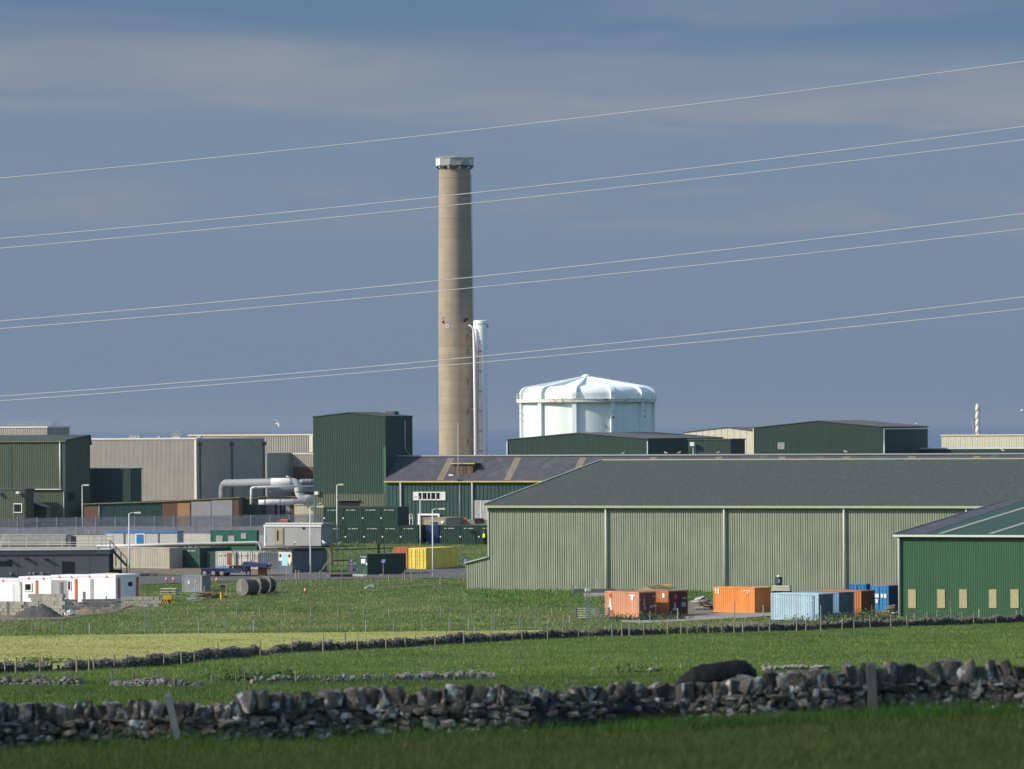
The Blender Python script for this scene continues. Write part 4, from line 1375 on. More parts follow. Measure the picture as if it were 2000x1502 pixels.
# by the warehouse, right
t, st, Lx, Ly = container('faded salmon container with painted red and white cone', 1181.5, 1248, 1282, 1207.5, 47, 'salmon', mr='shaded_red_end', right='doors', roof='rustroof', rod='rust')  # right doors take a darker red for their shade
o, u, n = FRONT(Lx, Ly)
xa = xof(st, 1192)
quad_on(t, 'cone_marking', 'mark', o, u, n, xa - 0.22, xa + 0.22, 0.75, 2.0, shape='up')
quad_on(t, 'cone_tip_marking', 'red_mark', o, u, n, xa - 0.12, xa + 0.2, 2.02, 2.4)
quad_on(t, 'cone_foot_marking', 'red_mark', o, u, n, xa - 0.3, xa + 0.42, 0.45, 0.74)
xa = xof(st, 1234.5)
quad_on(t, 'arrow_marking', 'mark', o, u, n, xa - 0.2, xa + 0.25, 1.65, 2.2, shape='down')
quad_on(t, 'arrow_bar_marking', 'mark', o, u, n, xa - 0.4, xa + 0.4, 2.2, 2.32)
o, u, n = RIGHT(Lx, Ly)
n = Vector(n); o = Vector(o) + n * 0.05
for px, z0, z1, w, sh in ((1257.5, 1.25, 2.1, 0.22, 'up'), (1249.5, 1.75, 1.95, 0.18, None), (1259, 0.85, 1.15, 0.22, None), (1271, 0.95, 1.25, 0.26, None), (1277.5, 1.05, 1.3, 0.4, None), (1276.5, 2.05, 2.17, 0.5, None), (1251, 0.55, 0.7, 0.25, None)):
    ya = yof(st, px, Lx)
    quad_on(t, 'marking', 'grey_mark', o, u, n, ya - w / 2, ya + w / 2, z0, z1, 0.02, sh)
t, st, Lx, Ly = container('maroon container half shaded by the salmon one', 1240, 1305.5, 1344, 1204.8, 47, 'brown', mr='maroon', right='doors', roof='rustroof', rod='rust')  # brighter paint for the sunlit front, darker maroon for the shaded end
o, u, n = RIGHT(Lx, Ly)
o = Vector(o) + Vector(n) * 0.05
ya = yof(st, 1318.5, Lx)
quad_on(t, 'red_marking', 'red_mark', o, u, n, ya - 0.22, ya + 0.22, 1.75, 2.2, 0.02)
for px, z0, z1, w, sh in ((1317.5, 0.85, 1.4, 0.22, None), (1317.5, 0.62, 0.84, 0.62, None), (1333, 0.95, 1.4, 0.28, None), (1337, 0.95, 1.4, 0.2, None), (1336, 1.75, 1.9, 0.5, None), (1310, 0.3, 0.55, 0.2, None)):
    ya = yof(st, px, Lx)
    quad_on(t, 'marking', 'grey_mark', o, u, n, ya - w / 2, ya + w / 2, z0, z1, 0.02, sh)
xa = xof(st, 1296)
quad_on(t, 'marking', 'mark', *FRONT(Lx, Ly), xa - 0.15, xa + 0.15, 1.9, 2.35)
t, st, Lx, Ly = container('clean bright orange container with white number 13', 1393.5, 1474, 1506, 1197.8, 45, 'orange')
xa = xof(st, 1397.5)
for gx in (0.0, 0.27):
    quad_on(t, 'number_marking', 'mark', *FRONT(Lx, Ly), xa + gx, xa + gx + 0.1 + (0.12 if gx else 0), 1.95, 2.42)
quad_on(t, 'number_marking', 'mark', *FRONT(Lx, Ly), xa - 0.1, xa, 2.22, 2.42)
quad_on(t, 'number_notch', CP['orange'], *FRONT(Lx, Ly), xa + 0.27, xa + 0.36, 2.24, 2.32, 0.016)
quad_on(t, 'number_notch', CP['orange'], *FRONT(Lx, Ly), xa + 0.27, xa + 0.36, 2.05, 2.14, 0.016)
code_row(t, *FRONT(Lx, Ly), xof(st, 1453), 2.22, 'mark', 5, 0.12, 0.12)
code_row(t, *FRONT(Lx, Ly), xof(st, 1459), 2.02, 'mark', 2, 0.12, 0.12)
t, st, Lx, Ly = container('powder blue ribbed container in front of the row', 1505.5, 1598.7, 1628, 1212.3, 38, 'lightblue', mr='bluegrey')  # end coloured darker, standing for its shade
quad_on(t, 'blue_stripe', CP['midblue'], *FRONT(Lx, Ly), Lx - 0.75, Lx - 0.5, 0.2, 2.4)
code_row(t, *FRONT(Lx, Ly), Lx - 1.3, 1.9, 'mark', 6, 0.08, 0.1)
t, st, Lx, Ly = container('grey blue container behind the powder blue one', 1560, 1638.5, 1668, 1209.0, 40, 'midblue', mr='bluegrey', roof='rustroof')  # shade of the right end painted in with a darker blue grey
t, st, Lx, Ly = container('orange brown container beside weeds and scrap', 1600, 1682, 1709, 1205.0, 40, 'brown', mr='shaded_red_end')  # right end painted a darker red in place of shade
t, st, Lx, Ly = container('bright blue container with scuffed doors, left of the blue pair', 1658.5, 1692, 1699.5, 1189, 18, 'blue', front='doors', mr='navy', roof='rustroof')  # navy on the right end stands for its shade
t, st, Lx, Ly = container('bright blue container with white door stickers beside the green shed', 1700, 1735.5, 1790, 1193, 30, 'blue', front='doors', mr='navy', roof='rustroof', Ly=6.06)  # right end's shade painted in with navy
o = Vector((0, -0.05, 0))
for px, py0, py1, w in ((1713, 1160, 1167, 0.45), (1723, 1160, 1167, 0.26), (1729.5, 1160, 1168, 0.3), (1713, 1170, 1178, 0.24)):
    xa = xof(st, px)
    quad_on(t, 'sticker', 'mark', o, (1, 0, 0), (0, -1, 0), xa - w / 2, xa + w / 2, st.Z(py1, xa), st.Z(py0, xa), 0.03)

# middle yard
container('red orange ribbed container behind the yellow one', 768, 796, 830, 1109.5, 33, 'redorange', Ly=6.06)
t, st, Lx, Ly = container('yellow container with olive shaded side and rusty doors', 798, 832, 893, 1112.5, 33, 'yellow', front='doors', H=2.7, rod='rust')
t, st, Lx, Ly = container('lone dark green container with white square notice', 698, 717.5, 793, 1123.3, 56, 'green', mr='dkgreen')  # long right side in a darker green for its shade
code_row(t, *FRONT(Lx, Ly), xof(st, 704.5), 2.2, 'mark', 7, 0.11, 0.11, 0.07)
quad_on(t, 'notice', 'white', *FRONT(Lx, Ly), xof(st, 705.8), xof(st, 713.6), st.Z(1100), st.Z(1091.6), 0.02)
quad_on(t, 'sticker', 'mark', *FRONT(Lx, Ly), Lx - 0.3, Lx - 0.05, 1.25, 1.5)
# the double stack of dark green stores
ref = Site(817, 1063, rot=-R(14))
zb = ref.o.z
ords = ['leftmost', 'second from left', 'third from left', 'fourth from left', 'rightmost']
for row, (edges, base) in enumerate((((636, 673, 709.5, 745.5, 781, 817), zb), ((632, 669, 707, 743, 777.5), zb + 2.62))):
    last = len(edges) - 2
    for k in range(len(edges) - 1):
        e = ref.X(edges[k + 1], 0, 1)
        a = ref.X(edges[k], 0, 1)
        cn = ref.w(e - 0.06, 0.0, 0)
        cn.z = base
        lab = 'dark green store container, %s of the %s row' % (ords[k] if k < last else ords[4], 'lower stacked' if row == 0 else 'upper stacked')
        t, st, Lx, Ly = container(lab, edges[k], edges[k + 1], 0, 1063, 14, 'dkgreen' if row else 'dkgreen', Lx=e - a - 0.06, Ly=6.06, corner=cn, group='dark green store containers')
        code_row(t, *FRONT(Lx, Ly), Lx * 0.22, 2.12, 'mark', 7, 0.12, 0.13, 0.08)
        quad_on(t, 'sticker', 'mark', *FRONT(Lx, Ly), 0.0, 0.22, 0.95, 1.15)
for k, (a, e) in enumerate(((859, 896.5), (897.5, 933), (934, 970))):
    x0, x1 = ref.X(a, 0, 1), ref.X(e, 0, 1)
    cn = ref.w(x1, 0, 0)
    cn.z = zb
    t, st, Lx, Ly = container(['dark green store container right of the navy one', 'dark green store container nearest the walking person but one', 'dark green store container partly hidden by the warehouse corner'][k], a, e, 0, 1063, 14, 'dkgreen', Lx=x1 - x0, Ly=6.06, corner=cn, group='dark green store containers')
    code_row(t, *FRONT(Lx, Ly), Lx * 0.25, 2.15, 'mark', 7, 0.12, 0.13, 0.08)
    quad_on(t, 'sticker', 'mark', *FRONT(Lx, Ly), 0.0, 0.2, 0.95, 1.15)
x0, x1 = ref.X(832, 1.5, 1), ref.X(856, 1.5, 1)
cn = ref.w(x1, 1.5, 0); cn.z = zb
container('navy blue container between the green stores', 832, 856, 0, 1063, 14, 'navy', Lx=x1 - x0, Ly=6.06, corner=cn)

# left yard
t, st, Lx, Ly = container('long beige ribbed container left of the green one', 214, 331, 357, 1111, 32, 'beige', H=2.65)
t, st, Lx, Ly = container('dark green container between beige and white rusty ones', 357, 390, 452, 1110, 42, 'green', mr='dkgreen')  # darker green paints the shade onto the right side
code_row(t, *FRONT(Lx, Ly), Lx * 0.3, 2.15, 'mark', 6, 0.12, 0.12, 0.1)
container('small green container end at the white rusty row', 404, 420, 428, 1110, 20, 'green', Ly=3.0, H=2.1)
t, st, Lx, Ly = container('dirty white container streaked with rust behind the trailer', 421, 460, 470, 1111, 22, 'white', Ly=5.0, H=2.2, roof='rustroof')
xa = xof(st, 449)
quad_on(t, 'rust_patch', 'rust', *FRONT(Lx, Ly), xa - 0.35, xa + 0.2, 0.5, 2.0)
t, st, Lx, Ly = container('white container with rusty doors behind the gooseneck', 462, 517, 528, 1112, 22, 'white', Ly=5.0, H=2.25, roof='rustroof', front='doors', rod='rust')
xa = xof(st, 508)
quad_on(t, 'rust_patch', 'rust', Vector((0, -0.045, 0)), (1, 0, 0), (0, -1, 0), xa - 0.3, xa + 0.3, 0.8, 2.0)
t, st, Lx, Ly = container('dull blue grey container end beside the painted van body', 505, 543, 552, 1113, 22, 'bluegrey', Ly=5.0, H=2.2, roof='rustroof')
t, st, Lx, Ly = container('blue grey van body with cream and sky blue painted end', 543.5, 570, 639, 1119.5, 52, 'bluegrey', H=2.75, name='van_body', cat='van body', group='old van bodies')
M['skyblue'] = mat('sky blue paint', (0.28, 0.50, 0.66), 0.7, 0.12, 2.0)
M['cream_paint'] = mat('cream paint', (0.55, 0.53, 0.42), 0.7, 0.18, 2.0)
o, u, n = FRONT(Lx, Ly)
quad_on(t, 'cream_marking', 'cream_paint', o, u, n, 0.1, Lx - 0.05, 1.5, 2.6)
quad_on(t, 'sky_blue_marking', 'skyblue', o, u, n, Lx * 0.28, Lx * 0.7, 0.9, 2.45, 0.02)
quad_on(t, 'cream_marking', 'cream_paint', o, u, n, Lx * 0.7, Lx - 0.05, 0.95, 1.5, 0.013, 'down')
for fx in (0.17, 0.83):
    quad_on(t, 'dark_round_marking', 'dark', o, u, n, Lx * fx - 0.2, Lx * fx + 0.2, 1.95, 2.35, 0.03)
MB().box(-0.3, 0.2, 2.78, Lx + 0.1, Ly - 0.3, 3.05).build('tarpaulin', 'tarp', t)
part_box(t, 'plank', 'wood_grey', Lx * 0.4, 0.5, 3.05, Lx * 0.5, Ly - 2, 3.12)
t, st, Lx, Ly = container('small grey ribbed box store by the roadside', 355.5, 394.5, 411, 1157, 30, 'grey', H=1.95, name='box_store', cat='container', group='box stores')
quad_on(t, 'label_plate', 'white', *FRONT(Lx, Ly), xof(st, 367.5), xof(st, 370), 0.95, 1.35)
quad_on(t, 'label_plate', 'plate_yellow', *FRONT(Lx, Ly), xof(st, 381), xof(st, 383.5), 1.15, 1.45)

# ------------------------------------------------------------------ cabins
def cabin(site, name, label, W, D, H, wall, roof='pale', trim=None, lift=0.15):
    t = site_thing(site, name, label, 'cabin', 'site cabins')
    b = MB().box(0, 0, lift, W, D, H)
    b.build('body', wall, t)
    part_box(t, 'roof', roof, -0.08, -0.08, H + 0.004, W + 0.08, D + 0.08, H + 0.14)
    if trim:
        part_box(t, 'fascia', trim, -0.1, -0.11, H - 0.12, W + 0.1, -0.083, H + 0.16)
    part_box(t, 'base', 'dark', 0.1, 0.1, -0.6, W - 0.1, D - 0.1, lift - 0.004)
    return t
s = Site(205, d=700)
W = s.X(346, z=2); D = s.Y(358, W, 2); H = s.Z(1039)
M['cabin_white'] = mat('off white cabin panel', (0.42, 0.42, 0.40), 0.7, 0.08, 1.0, streak=0.08)
t = cabin(s, 'blue_trim_cabin', 'off white cabin with blue roof edge and bright blue door', W, D, H, 'cabin_white', 'blue_trim', 'blue_trim')
for px in (243, 310):
    part_box(t, 'divider_post', 'dark_grey', s.X(px) - 0.12, -0.06, 0.1, s.X(px) + 0.12, -0.004, H - 0.13)
dfm = part_box(t, 'door_frame', 'white', s.X(265), -0.06, 0.2, s.X(283), -0.004, s.Z(1042))
dr = part_box(dfm, 'door', 'blue_door', s.X(267), -0.1, 0.2, s.X(281), -0.062, s.Z(1043.5))
s = Site(411, d=708)
W = s.X(495, z=2); D = s.Y(506, W, 2); H = s.Z(1032)
t, st, Lx, Ly = container('teal green cabin container with grey boarded openings', 411, 495, 506, 0, 25, 'teal', d=700, H=H, name='cabin_container', cat='cabin', group='site cabins')
for a, b_, p0, p1 in ((422, 435, 1046, 1060), (446, 458, 1046, 1060), (471, 481, 1041, 1052)):
    part_box(t, 'window_board', 'grey_steel', xof(st, a), -0.04, st.Z(p1), xof(st, b_), -0.002, st.Z(p0))
s = Site(516, d=712)
W = s.X(627, z=2); D = 3.2; H = s.Z(1027)
t = cabin(s, 'grey_cabin', 'pale grey site cabin with beige door and white roof trim', W, D, H, 'grey_steel', 'galv', 'pale')
part_box(t, 'roof_trim', 'white', 0.2, -0.1, H + 0.3, W + 0.3, 0.0, H + 0.42)
part_box(t, 'roof_deck', 'galv', 0.2, 0.004, H + 0.145, W + 0.3, D, H + 0.4)
dr = part_box(t, 'door', M['tan_cabin'], s.X(536.5), -0.07, 0.3, s.X(553), -0.004, s.Z(1031.5))
part_box(dr, 'door_window', 'glass', s.X(541.5), -0.09, s.Z(1056), s.X(544.5), -0.073, s.Z(1036))
part_box(t, 'corner_post', 'white', -0.02, -0.05, 0.1, 0.18, -0.004, H - 0.13)
part_box(t, 'seam', 'dark_grey', s.X(554.5), -0.03, 0.2, s.X(555.5), -0.004, H - 0.13)
part_box(t, 'vent', 'black', s.X(591), -0.06, s.Z(1033.5), s.X(596), -0.004, s.Z(1028.5))
part_box(t, 'vent', 'dark_grey', s.X(519), -0.03, s.Z(1060), s.X(520), -0.004, s.Z(1045))
s = Site(540, d=716)
t = site_thing(s, 'roof_unit', 'dark roof unit with orange tank on the grey cabin', 'roof unit')
s.o.z = t.location.z = P(540, 1021.5, 716).z
t.location = s.o
part_box(t, 'casing', 'brown', 0, 0, 0, s.X(562), 0.9, 0.36)
part_box(t, 'tank', 'orange_post', 0.5, 0.2, 0.364, s.X(560), 0.8, 0.52)
s = Site(828, d=733)
W = s.X(870, z=2); D = s.Y(905, W, 2); H = s.Z(1013)
t = cabin(s, 'tan_cabin', 'tan site cabin behind the navy container', W, D, H, 'tan_cabin', 'tan_cabin')
window(t, s.X(843), s.Z(1023.5), s.X(855), s.Z(1019.5), 0, 'dark_grey', 0.05, 2, 0.08)
fan = MB().lathe([(0.2, 0), (0.2, 0.1), (0.12, 0.14)], 14)
fo = fan.build('fan_vent', 'white', t, loc=(s.X(865), -0.01, s.Z(1020)), rot=(R(90), 0, 0))
s = Site(906, d=735)
t, st, Lx, Ly = container('tan ribbed cabin seen over the green stores', 906, 975, 990, 0, 14, 'tan', d=735, H=s.Z(1015.5), name='cabin_container', cat='cabin', group='site cabins')
part_box(t, 'end_post', 'orange_post', -0.02, -0.05, 1.0, 0.35, -0.004, 3.0)
part_box(t, 'opening', 'dark', xof(st, 927), -0.06, 2.2, xof(st, 945), -0.006, 2.9)

# dark grey prefab with scaffolding
s = Site(-60, d=634, rot=R(-1.5))
W = s.X(213, z=2); H = s.Z(1075.5)
t = site_thing(s, 'dark_prefab', 'long dark grey flat roofed prefab behind the white modules', 'cabin', 'site cabins')
xs_ = [0] + [s.X(px) for px in (36, 70, 106, 176)] + [W]
for a, b_ in zip(xs_[:-1], xs_[1:]):
    part_box(t, 'wall_panel', 'dark_grey', a + 0.02, 0, -0.3, b_ - 0.02, 0.12, H - 0.55)
part_box(t, 'core', 'dark', 0, 0.1, -0.3, W - 0.01, 5.5, H - 0.56)
part_box(t, 'fascia', M['slate'], -0.1, -0.12, H - 0.55, W + 0.1, 5.6, H - 0.004)
part_box(t, 'roof', 'pale', -0.15, -0.18, H, W + 0.15, 5.7, H + 0.12)
part_box(t, 'roof_edge', 'concrete', -0.1, 0.6, H + 0.13, W - 1.5, 3.0, H + 0.34)
part_box(t, 'door', 'dark', s.X(121), -0.04, -0.1, s.X(145), -0.004, s.Z(1098))
part_box(t, 'window', 'glass', s.X(-20), -0.04, s.Z(1106), s.X(23), -0.004, s.Z(1096.5))
for px, py in ((52, 1091), (91, 1093), (18, 1094)):
    part_box(t, 'wall_lamp', 'black', s.X(px - 4), -0.4, s.Z(py + 1), s.X(px + 4), -0.004, s.Z(py - 1.2))
for px in (58, 66, 82, 21):
    part_box(t, 'vent', 'grey_steel', s.X(px - 2), -0.35, s.Z(1123), s.X(px + 2), -0.004, s.Z(1118.5))
for px in (25, 85, 160):
    pass
# scaffolding over its roof
sc = thing('scaffold', 'thin scaffold of rails and standards above the prefab roof', 'scaffold', s.o, s.rot)
b = MB()
for px in (-20, 14, 48, 90, 118, 150):
    b.tube([(s.X(px), 2.2, H), (s.X(px), 2.2, s.Z(1053, s.X(px), 2.2))], 0.035, 6)
for py in (1060, 1064.5):
    b.tube([(s.X(-40), 2.2, s.Z(py, 0, 2.2)), (s.X(190), 2.2, s.Z(py - 1, W, 2.2))], 0.04, 6)
b.build('guard_rail', 'cream_trim', sc)
b = MB()
for px, pt in ((173, 1036), (185, 1036), (199, 1035), (207, 1036), (221, 1037)):
    for yy in (4.6, 6.0):
        b.tube([(s.X(px, yy, 4), yy, 0), (s.X(px, yy, 4), yy, s.Z(pt, s.X(px, yy, 4), yy))], 0.04, 6)
for py in (1049, 1056, 1062, 1068):
    for yy in (4.6, 6.0):
        b.tube([(s.X(150, yy, 4), yy, s.Z(py, 10, yy)), (s.X(223, yy, 4), yy, s.Z(py, 10, yy))], 0.035, 6)
b.tube([(s.X(185, 4.6, 4), 4.6, s.Z(1068, 12, 4.6)), (s.X(207, 4.6, 4), 4.6, s.Z(1049, 12, 4.6))], 0.035, 6)
b.build('standards', 'galv', sc)
part_box(sc, 'deck', 'wood', s.X(150, 4.6, 4), 4.5, s.Z(1068.5, 12, 4.6), s.X(205, 4.6, 4), 6.1, s.Z(1067.5, 12, 4.6))
# scaffold stair at its end
st_ = thing('scaffold_stair', 'dark scaffold stair leaning at the prefab end', 'stairs', s.o, s.rot)
b = MB()
y0 = 3.0
A = (s.X(214, y0, 3), y0, s.Z(1070, W, y0)); B = (s.X(247, y0, 1), y0, s.Z(1106, W, y0))
for yy in (0, 1.0):
    b.bar((A[0], y0 + yy, A[2]), (B[0], y0 + yy, B[2]), 0.09, 0.2)
    b.tube([(A[0], y0 + yy, A[2] + 0.9), (B[0], y0 + yy, B[2] + 0.9)], 0.035, 6)
    for f in (0, 0.33, 0.66, 1):
        x_ = A[0] + (B[0] - A[0]) * f; z_ = A[2] + (B[2] - A[2]) * f
        b.tube([(x_, y0 + yy, max(0, z_ - 1.6) if f < 0.9 else 0), (x_, y0 + yy, z_ + 0.9)], 0.035, 6)
b.build('stringers', 'dark_grey', st_)
for k in range(9):
    f = (k + 0.5) / 9
    x_ = A[0] + (B[0] - A[0]) * f; z_ = A[2] + (B[2] - A[2]) * f
    part_box(st_, 'tread', 'wood_dark', x_ - 0.14, y0, z_ - 0.02, x_ + 0.14, y0 + 1.0, z_ + 0.03)
part_box(st_, 'generator_box', 'black', s.X(216, y0, 1), y0 - 0.6, 0, s.X(238, y0, 1), y0 + 0.4, 0.9)

# stack of grey sheets, low wall, overhead pipe
s = Site(0, d=704)
t = site_thing(s, 'sheet_stack', 'neat stack of long grey sheets beside the security fence', 'stack')
W = s.X(130, z=2); zt = s.Z(1043)
n_ = 8
for k in range(n_):
    z0 = zt - 1.4 + 1.4 * k / n_
    part_box(t, 'sheet', 'grey_steel' if k % 2 else 'galv', random.uniform(0, 0.15), -0.05 * (k % 2), z0, W - random.uniform(0, 0.15), 2.0, z0 + 1.4 / n_ - 0.05)
part_box(t, 'bearer', 'wood_dark', 0.2, 0.05, -0.3, W - 0.2, 1.9, zt - 1.41)
part_box(t, 'end_board', 'dark_grey', W + 0.02, 0.1, 0.4, W + 0.6, 1.6, zt - 0.3)
s = Site(137, d=706)
flat(s, 'low_wall', 'low grey rendered wall beyond the scaffold', s.X(205, z=1), 0.3, s.Z(1046), 'concrete', 'concrete', 1.2, 0.03, 0.01, cat='wall', over=0.02, th=0.05)
s = Site(359, d=712)
flat(s, 'low_wall', 'low pale wall between the cabins', s.X(412, z=1), 0.3, s.Z(1043), 'concrete', 'concrete', 1.2, 0.03, 0.01, cat='wall', over=0.02, th=0.05)
o = P(188, 1067.5, 676)
t = thing('overhead_pipe', 'long white lagged pipe on low trestles bending down at its end', 'pipe', o)
run = [P(188, 1067.5, 676) - o, P(350, 1063, 676) - o, P(508, 1059.5, 676) - o, P(511, 1078, 676) - o]
MB().tube(elbow(run, 0.9), 0.2, 14).build('run', 'pipe', t, smooth=True)
MB().tube([P(214, 1071.5, 676.5) - o, P(350, 1066.5, 676.5) - o, P(500, 1064.8, 676.5) - o], 0.12, 10).build('lower_pipe', 'rust', t, smooth=True)
for px in (230, 285, 345, 385, 440, 492):
    p = P(px, 1066, 676.5) - o
    MB().box(p.x - 0.06, p.y - 0.1, p.z - 2.2, p.x + 0.06, p.y + 0.1, p.z + 0.1).build('trestle', 'fence_steel', t)

# ------------------------------------------------------------------ palisade security fence
def palisade(label, pxa, pxb, d0, d1, h):
    A, B = P(pxa, 1040, d0), P(pxb, 1040, d1)
    A.z = gz(A.x, A.y); B.z = gz(B.x, B.y)
    t = thing('security_fence', label, 'fence', A)
    L = (B - A).length
    u = (B - A).normalized()
    n = Vector((u.y, -u.x, 0)).normalized()
    b = MB()
    k = 0
    while k * 0.165 < L:
        p = u * (k * 0.165) + n * 0.04
        w = u * 0.054
        hh = h + random.uniform(-0.03, 0.03)
        q = [p - w, p + w, p + w + Vector((0, 0, hh - 0.15)), p - w + Vector((0, 0, hh - 0.15))]
        b.quad(*q)
        b.tri(q[3], q[2], p + Vector((0, 0, hh)))
        k += 1
    o = b.build('pales', 'fence_steel', t)
    o['kind'] = 'stuff'
    np_ = int(L / 2.75)
    for k in range(np_ + 1):
        p = u * (L * k / np_)
        MB().box(p.x - 0.06, p.y - 0.06, -0.5, p.x + 0.06, p.y + 0.0, h + 0.1).build('post', 'galv', t)
    for z in (0.5, h - 0.5):
        MB().bar(Vector((0, 0, z)), u * L + Vector((0, 0, z)), 0.06).build('rail', 'fence_steel', t)
palisade('tall grey palisade security fence in front of the left buildings', -120, 640, 740, 752, 3.1)

# ------------------------------------------------------------------ trailer
s = Site(393, 1126.5, rot=R(-12))
t = site_thing(s, 'low_loader', 'blue low loader trailer with three axles parked by the road', 'trailer')
M['trailer_blue'] = mat('trailer blue', (0.03, 0.05, 0.13), 0.55, 0.15, 1.5)
LX = lambda px: s.X(px, 0, 0.8, -5, 30)
part_box(t, 'deck', 'trailer_blue', 0, 0, 0.72, LX(473), 2.4, 1.02)
part_box(t, 'side_rail', 'trailer_blue', LX(437), -0.05, 0.5, LX(470), 0.06, 0.71)
gk = MB().hexa([(LX(473), 0.1, 0.6), (LX(478), 0.1, 0.6), (LX(478), 2.3, 0.6), (LX(473), 2.3, 0.6)], [(LX(473), 0.1, 1.75), (LX(478), 0.1, 1.8), (LX(478), 2.3, 1.8), (LX(473), 2.3, 1.75)])
gk.hexa([(LX(475), 0.05, 1.25), (LX(521), 0.05, 1.15), (LX(521), 2.35, 1.15), (LX(475), 2.35, 1.25)], [(LX(475), 0.05, 1.82), (LX(521), 0.05, 1.55), (LX(521), 2.35, 1.55), (LX(475), 2.35, 1.82)])
gk.build('gooseneck', 'trailer_blue', t)
part_tube(t, 'landing_leg', 'trailer_blue', [(LX(480), 0.3, 0), (LX(480), 0.3, 1.3)], 0.08)
part_tube(t, 'landing_leg', 'trailer_blue', [(LX(480), 2.1, 0), (LX(480), 2.1, 1.3)], 0.08)
for k, px in enumerate((399.5, 416.5, 433)):
    for yy in (-0.02, 1.95):
        w = MB().tube([(LX(px), yy - 0.02, 0.46), (LX(px), yy + 0.4, 0.46)], 0.46, 20).build('wheel', 'black', t)
        MB().tube([(LX(px), yy - 0.035, 0.46), (LX(px), yy - 0.022, 0.46)], 0.25, 16).build('rim', 'grey_steel', w)
        MB().tube([(LX(px), yy - 0.06, 0.46), (LX(px), yy - 0.036, 0.46)], 0.09, 10).build('hub', 'fence_steel', w)
    part_box(t, 'mudguard', 'trailer_blue', LX(px) - 0.52, -0.06, 0.94, LX(px) + 0.52, 0.5, 1.04)
M['rope_blue'] = mat('pale blue sheet', (0.16, 0.33, 0.5), 0.7, 0.2, 2.0)
part_box(t, 'folded_sheet', 'rope_blue', LX(420), 0.4, 1.025, LX(446), 1.6, 1.3)
part_box(t, 'load_block', 'dark', LX(448), 0.3, 1.025, LX(474), 2.0, 1.36)
part_box(t, 'strap', 'plate_yellow', LX(452), 0.27, 1.05, LX(455), 0.298, 1.25)
s2 = Site(504, 1125.5, rot=R(-12))
t = site_thing(s2, 'rusty_box', 'rusty brown steel box below the gooseneck', 'box')
part_box(t, 'body', 'rust', 0, 0, 0.1, s2.X(518, z=0.5), 1.0, 1.15)
part_box(t, 'rim', 'rust', -0.06, -0.06, 1.154, s2.X(518, z=0.5) + 0.06, 1.06, 1.26)
part_box(t, 'skid', 'wood_dark', 0.05, 0.05, -0.2, 0.25, 0.95, 0.098)
part_box(t, 'skid', 'wood_dark', s2.X(518, z=0.5) - 0.25, 0.05, -0.2, s2.X(518, z=0.5) - 0.05, 0.95, 0.098)

# ------------------------------------------------------------------ lamp columns
def lamp(label, px, pyb, pyt, arm_px, head_dy=0, d=None, m='pale', r=0.085):
    s = Site(px, pyb, d=d, rot=0.0, ref=pyb)
    t = site_thing(s, 'lamp_post', label, 'lamp post', 'lamp posts about the works')
    top = s.Z(pyt)
    MB().tube([(0, 0, -0.2), (0, 0, top * 0.3), (0, 0, top)], [r * 1.3, r, r * 0.75], 10).build('pole', m, t, smooth=True)
    ax = s.X(px + arm_px, 0, top, -10, 10)
    az = s.Z(pyt + head_dy)
    MB().tube([(0, 0, top - 0.05), (ax * 0.4, 0, top + (az - top) * 0.4 + 0.06), (ax, 0, az)], r * 0.5, 8).build('arm', m, t, smooth=True)
    sg = 1 if ax > 0 else -1
    MB().hexa([(ax - 0.1 * sg, -0.14, az - 0.08), (ax + 0.75 * sg, -0.18, az - 0.10), (ax + 0.75 * sg, 0.18, az - 0.10), (ax - 0.1 * sg, 0.14, az - 0.08)],
              [(ax - 0.1 * sg, -0.1, az + 0.08), (ax + 0.7 * sg, -0.12, az + 0.12), (ax + 0.7 * sg, 0.12, az + 0.12), (ax - 0.1 * sg, 0.1, az + 0.08)]).build('lantern', M['cream_trim'], t)
    part_box(t, 'door_cover', 'galv', -0.09, -r * 1.5, 0.5, 0.09, -r * 1.2, 1.0)
    return t
lamp('white lamp post rising beside the beige container', 252.5, 1119, 1003, 11, -1.5)
lamp('white lamp post in front of the painted van body', 606.5, 1121, 990, 14, -0.5)
lamp('tall white lamp post in front of the dark green stores', 658.5, 1067, 948, 2, -1.5)
lamp('white lamp post behind the security fence by the process building', 161, 1042, 947, 3, 0.5, r=0.07)
lamp('white lamp post standing in front of the yellow container', 845.5, 1127, 995.5, 12, -1.5)
lamp('white lamp post below the hall window panel', 821, 1066, 975, -3, -4)
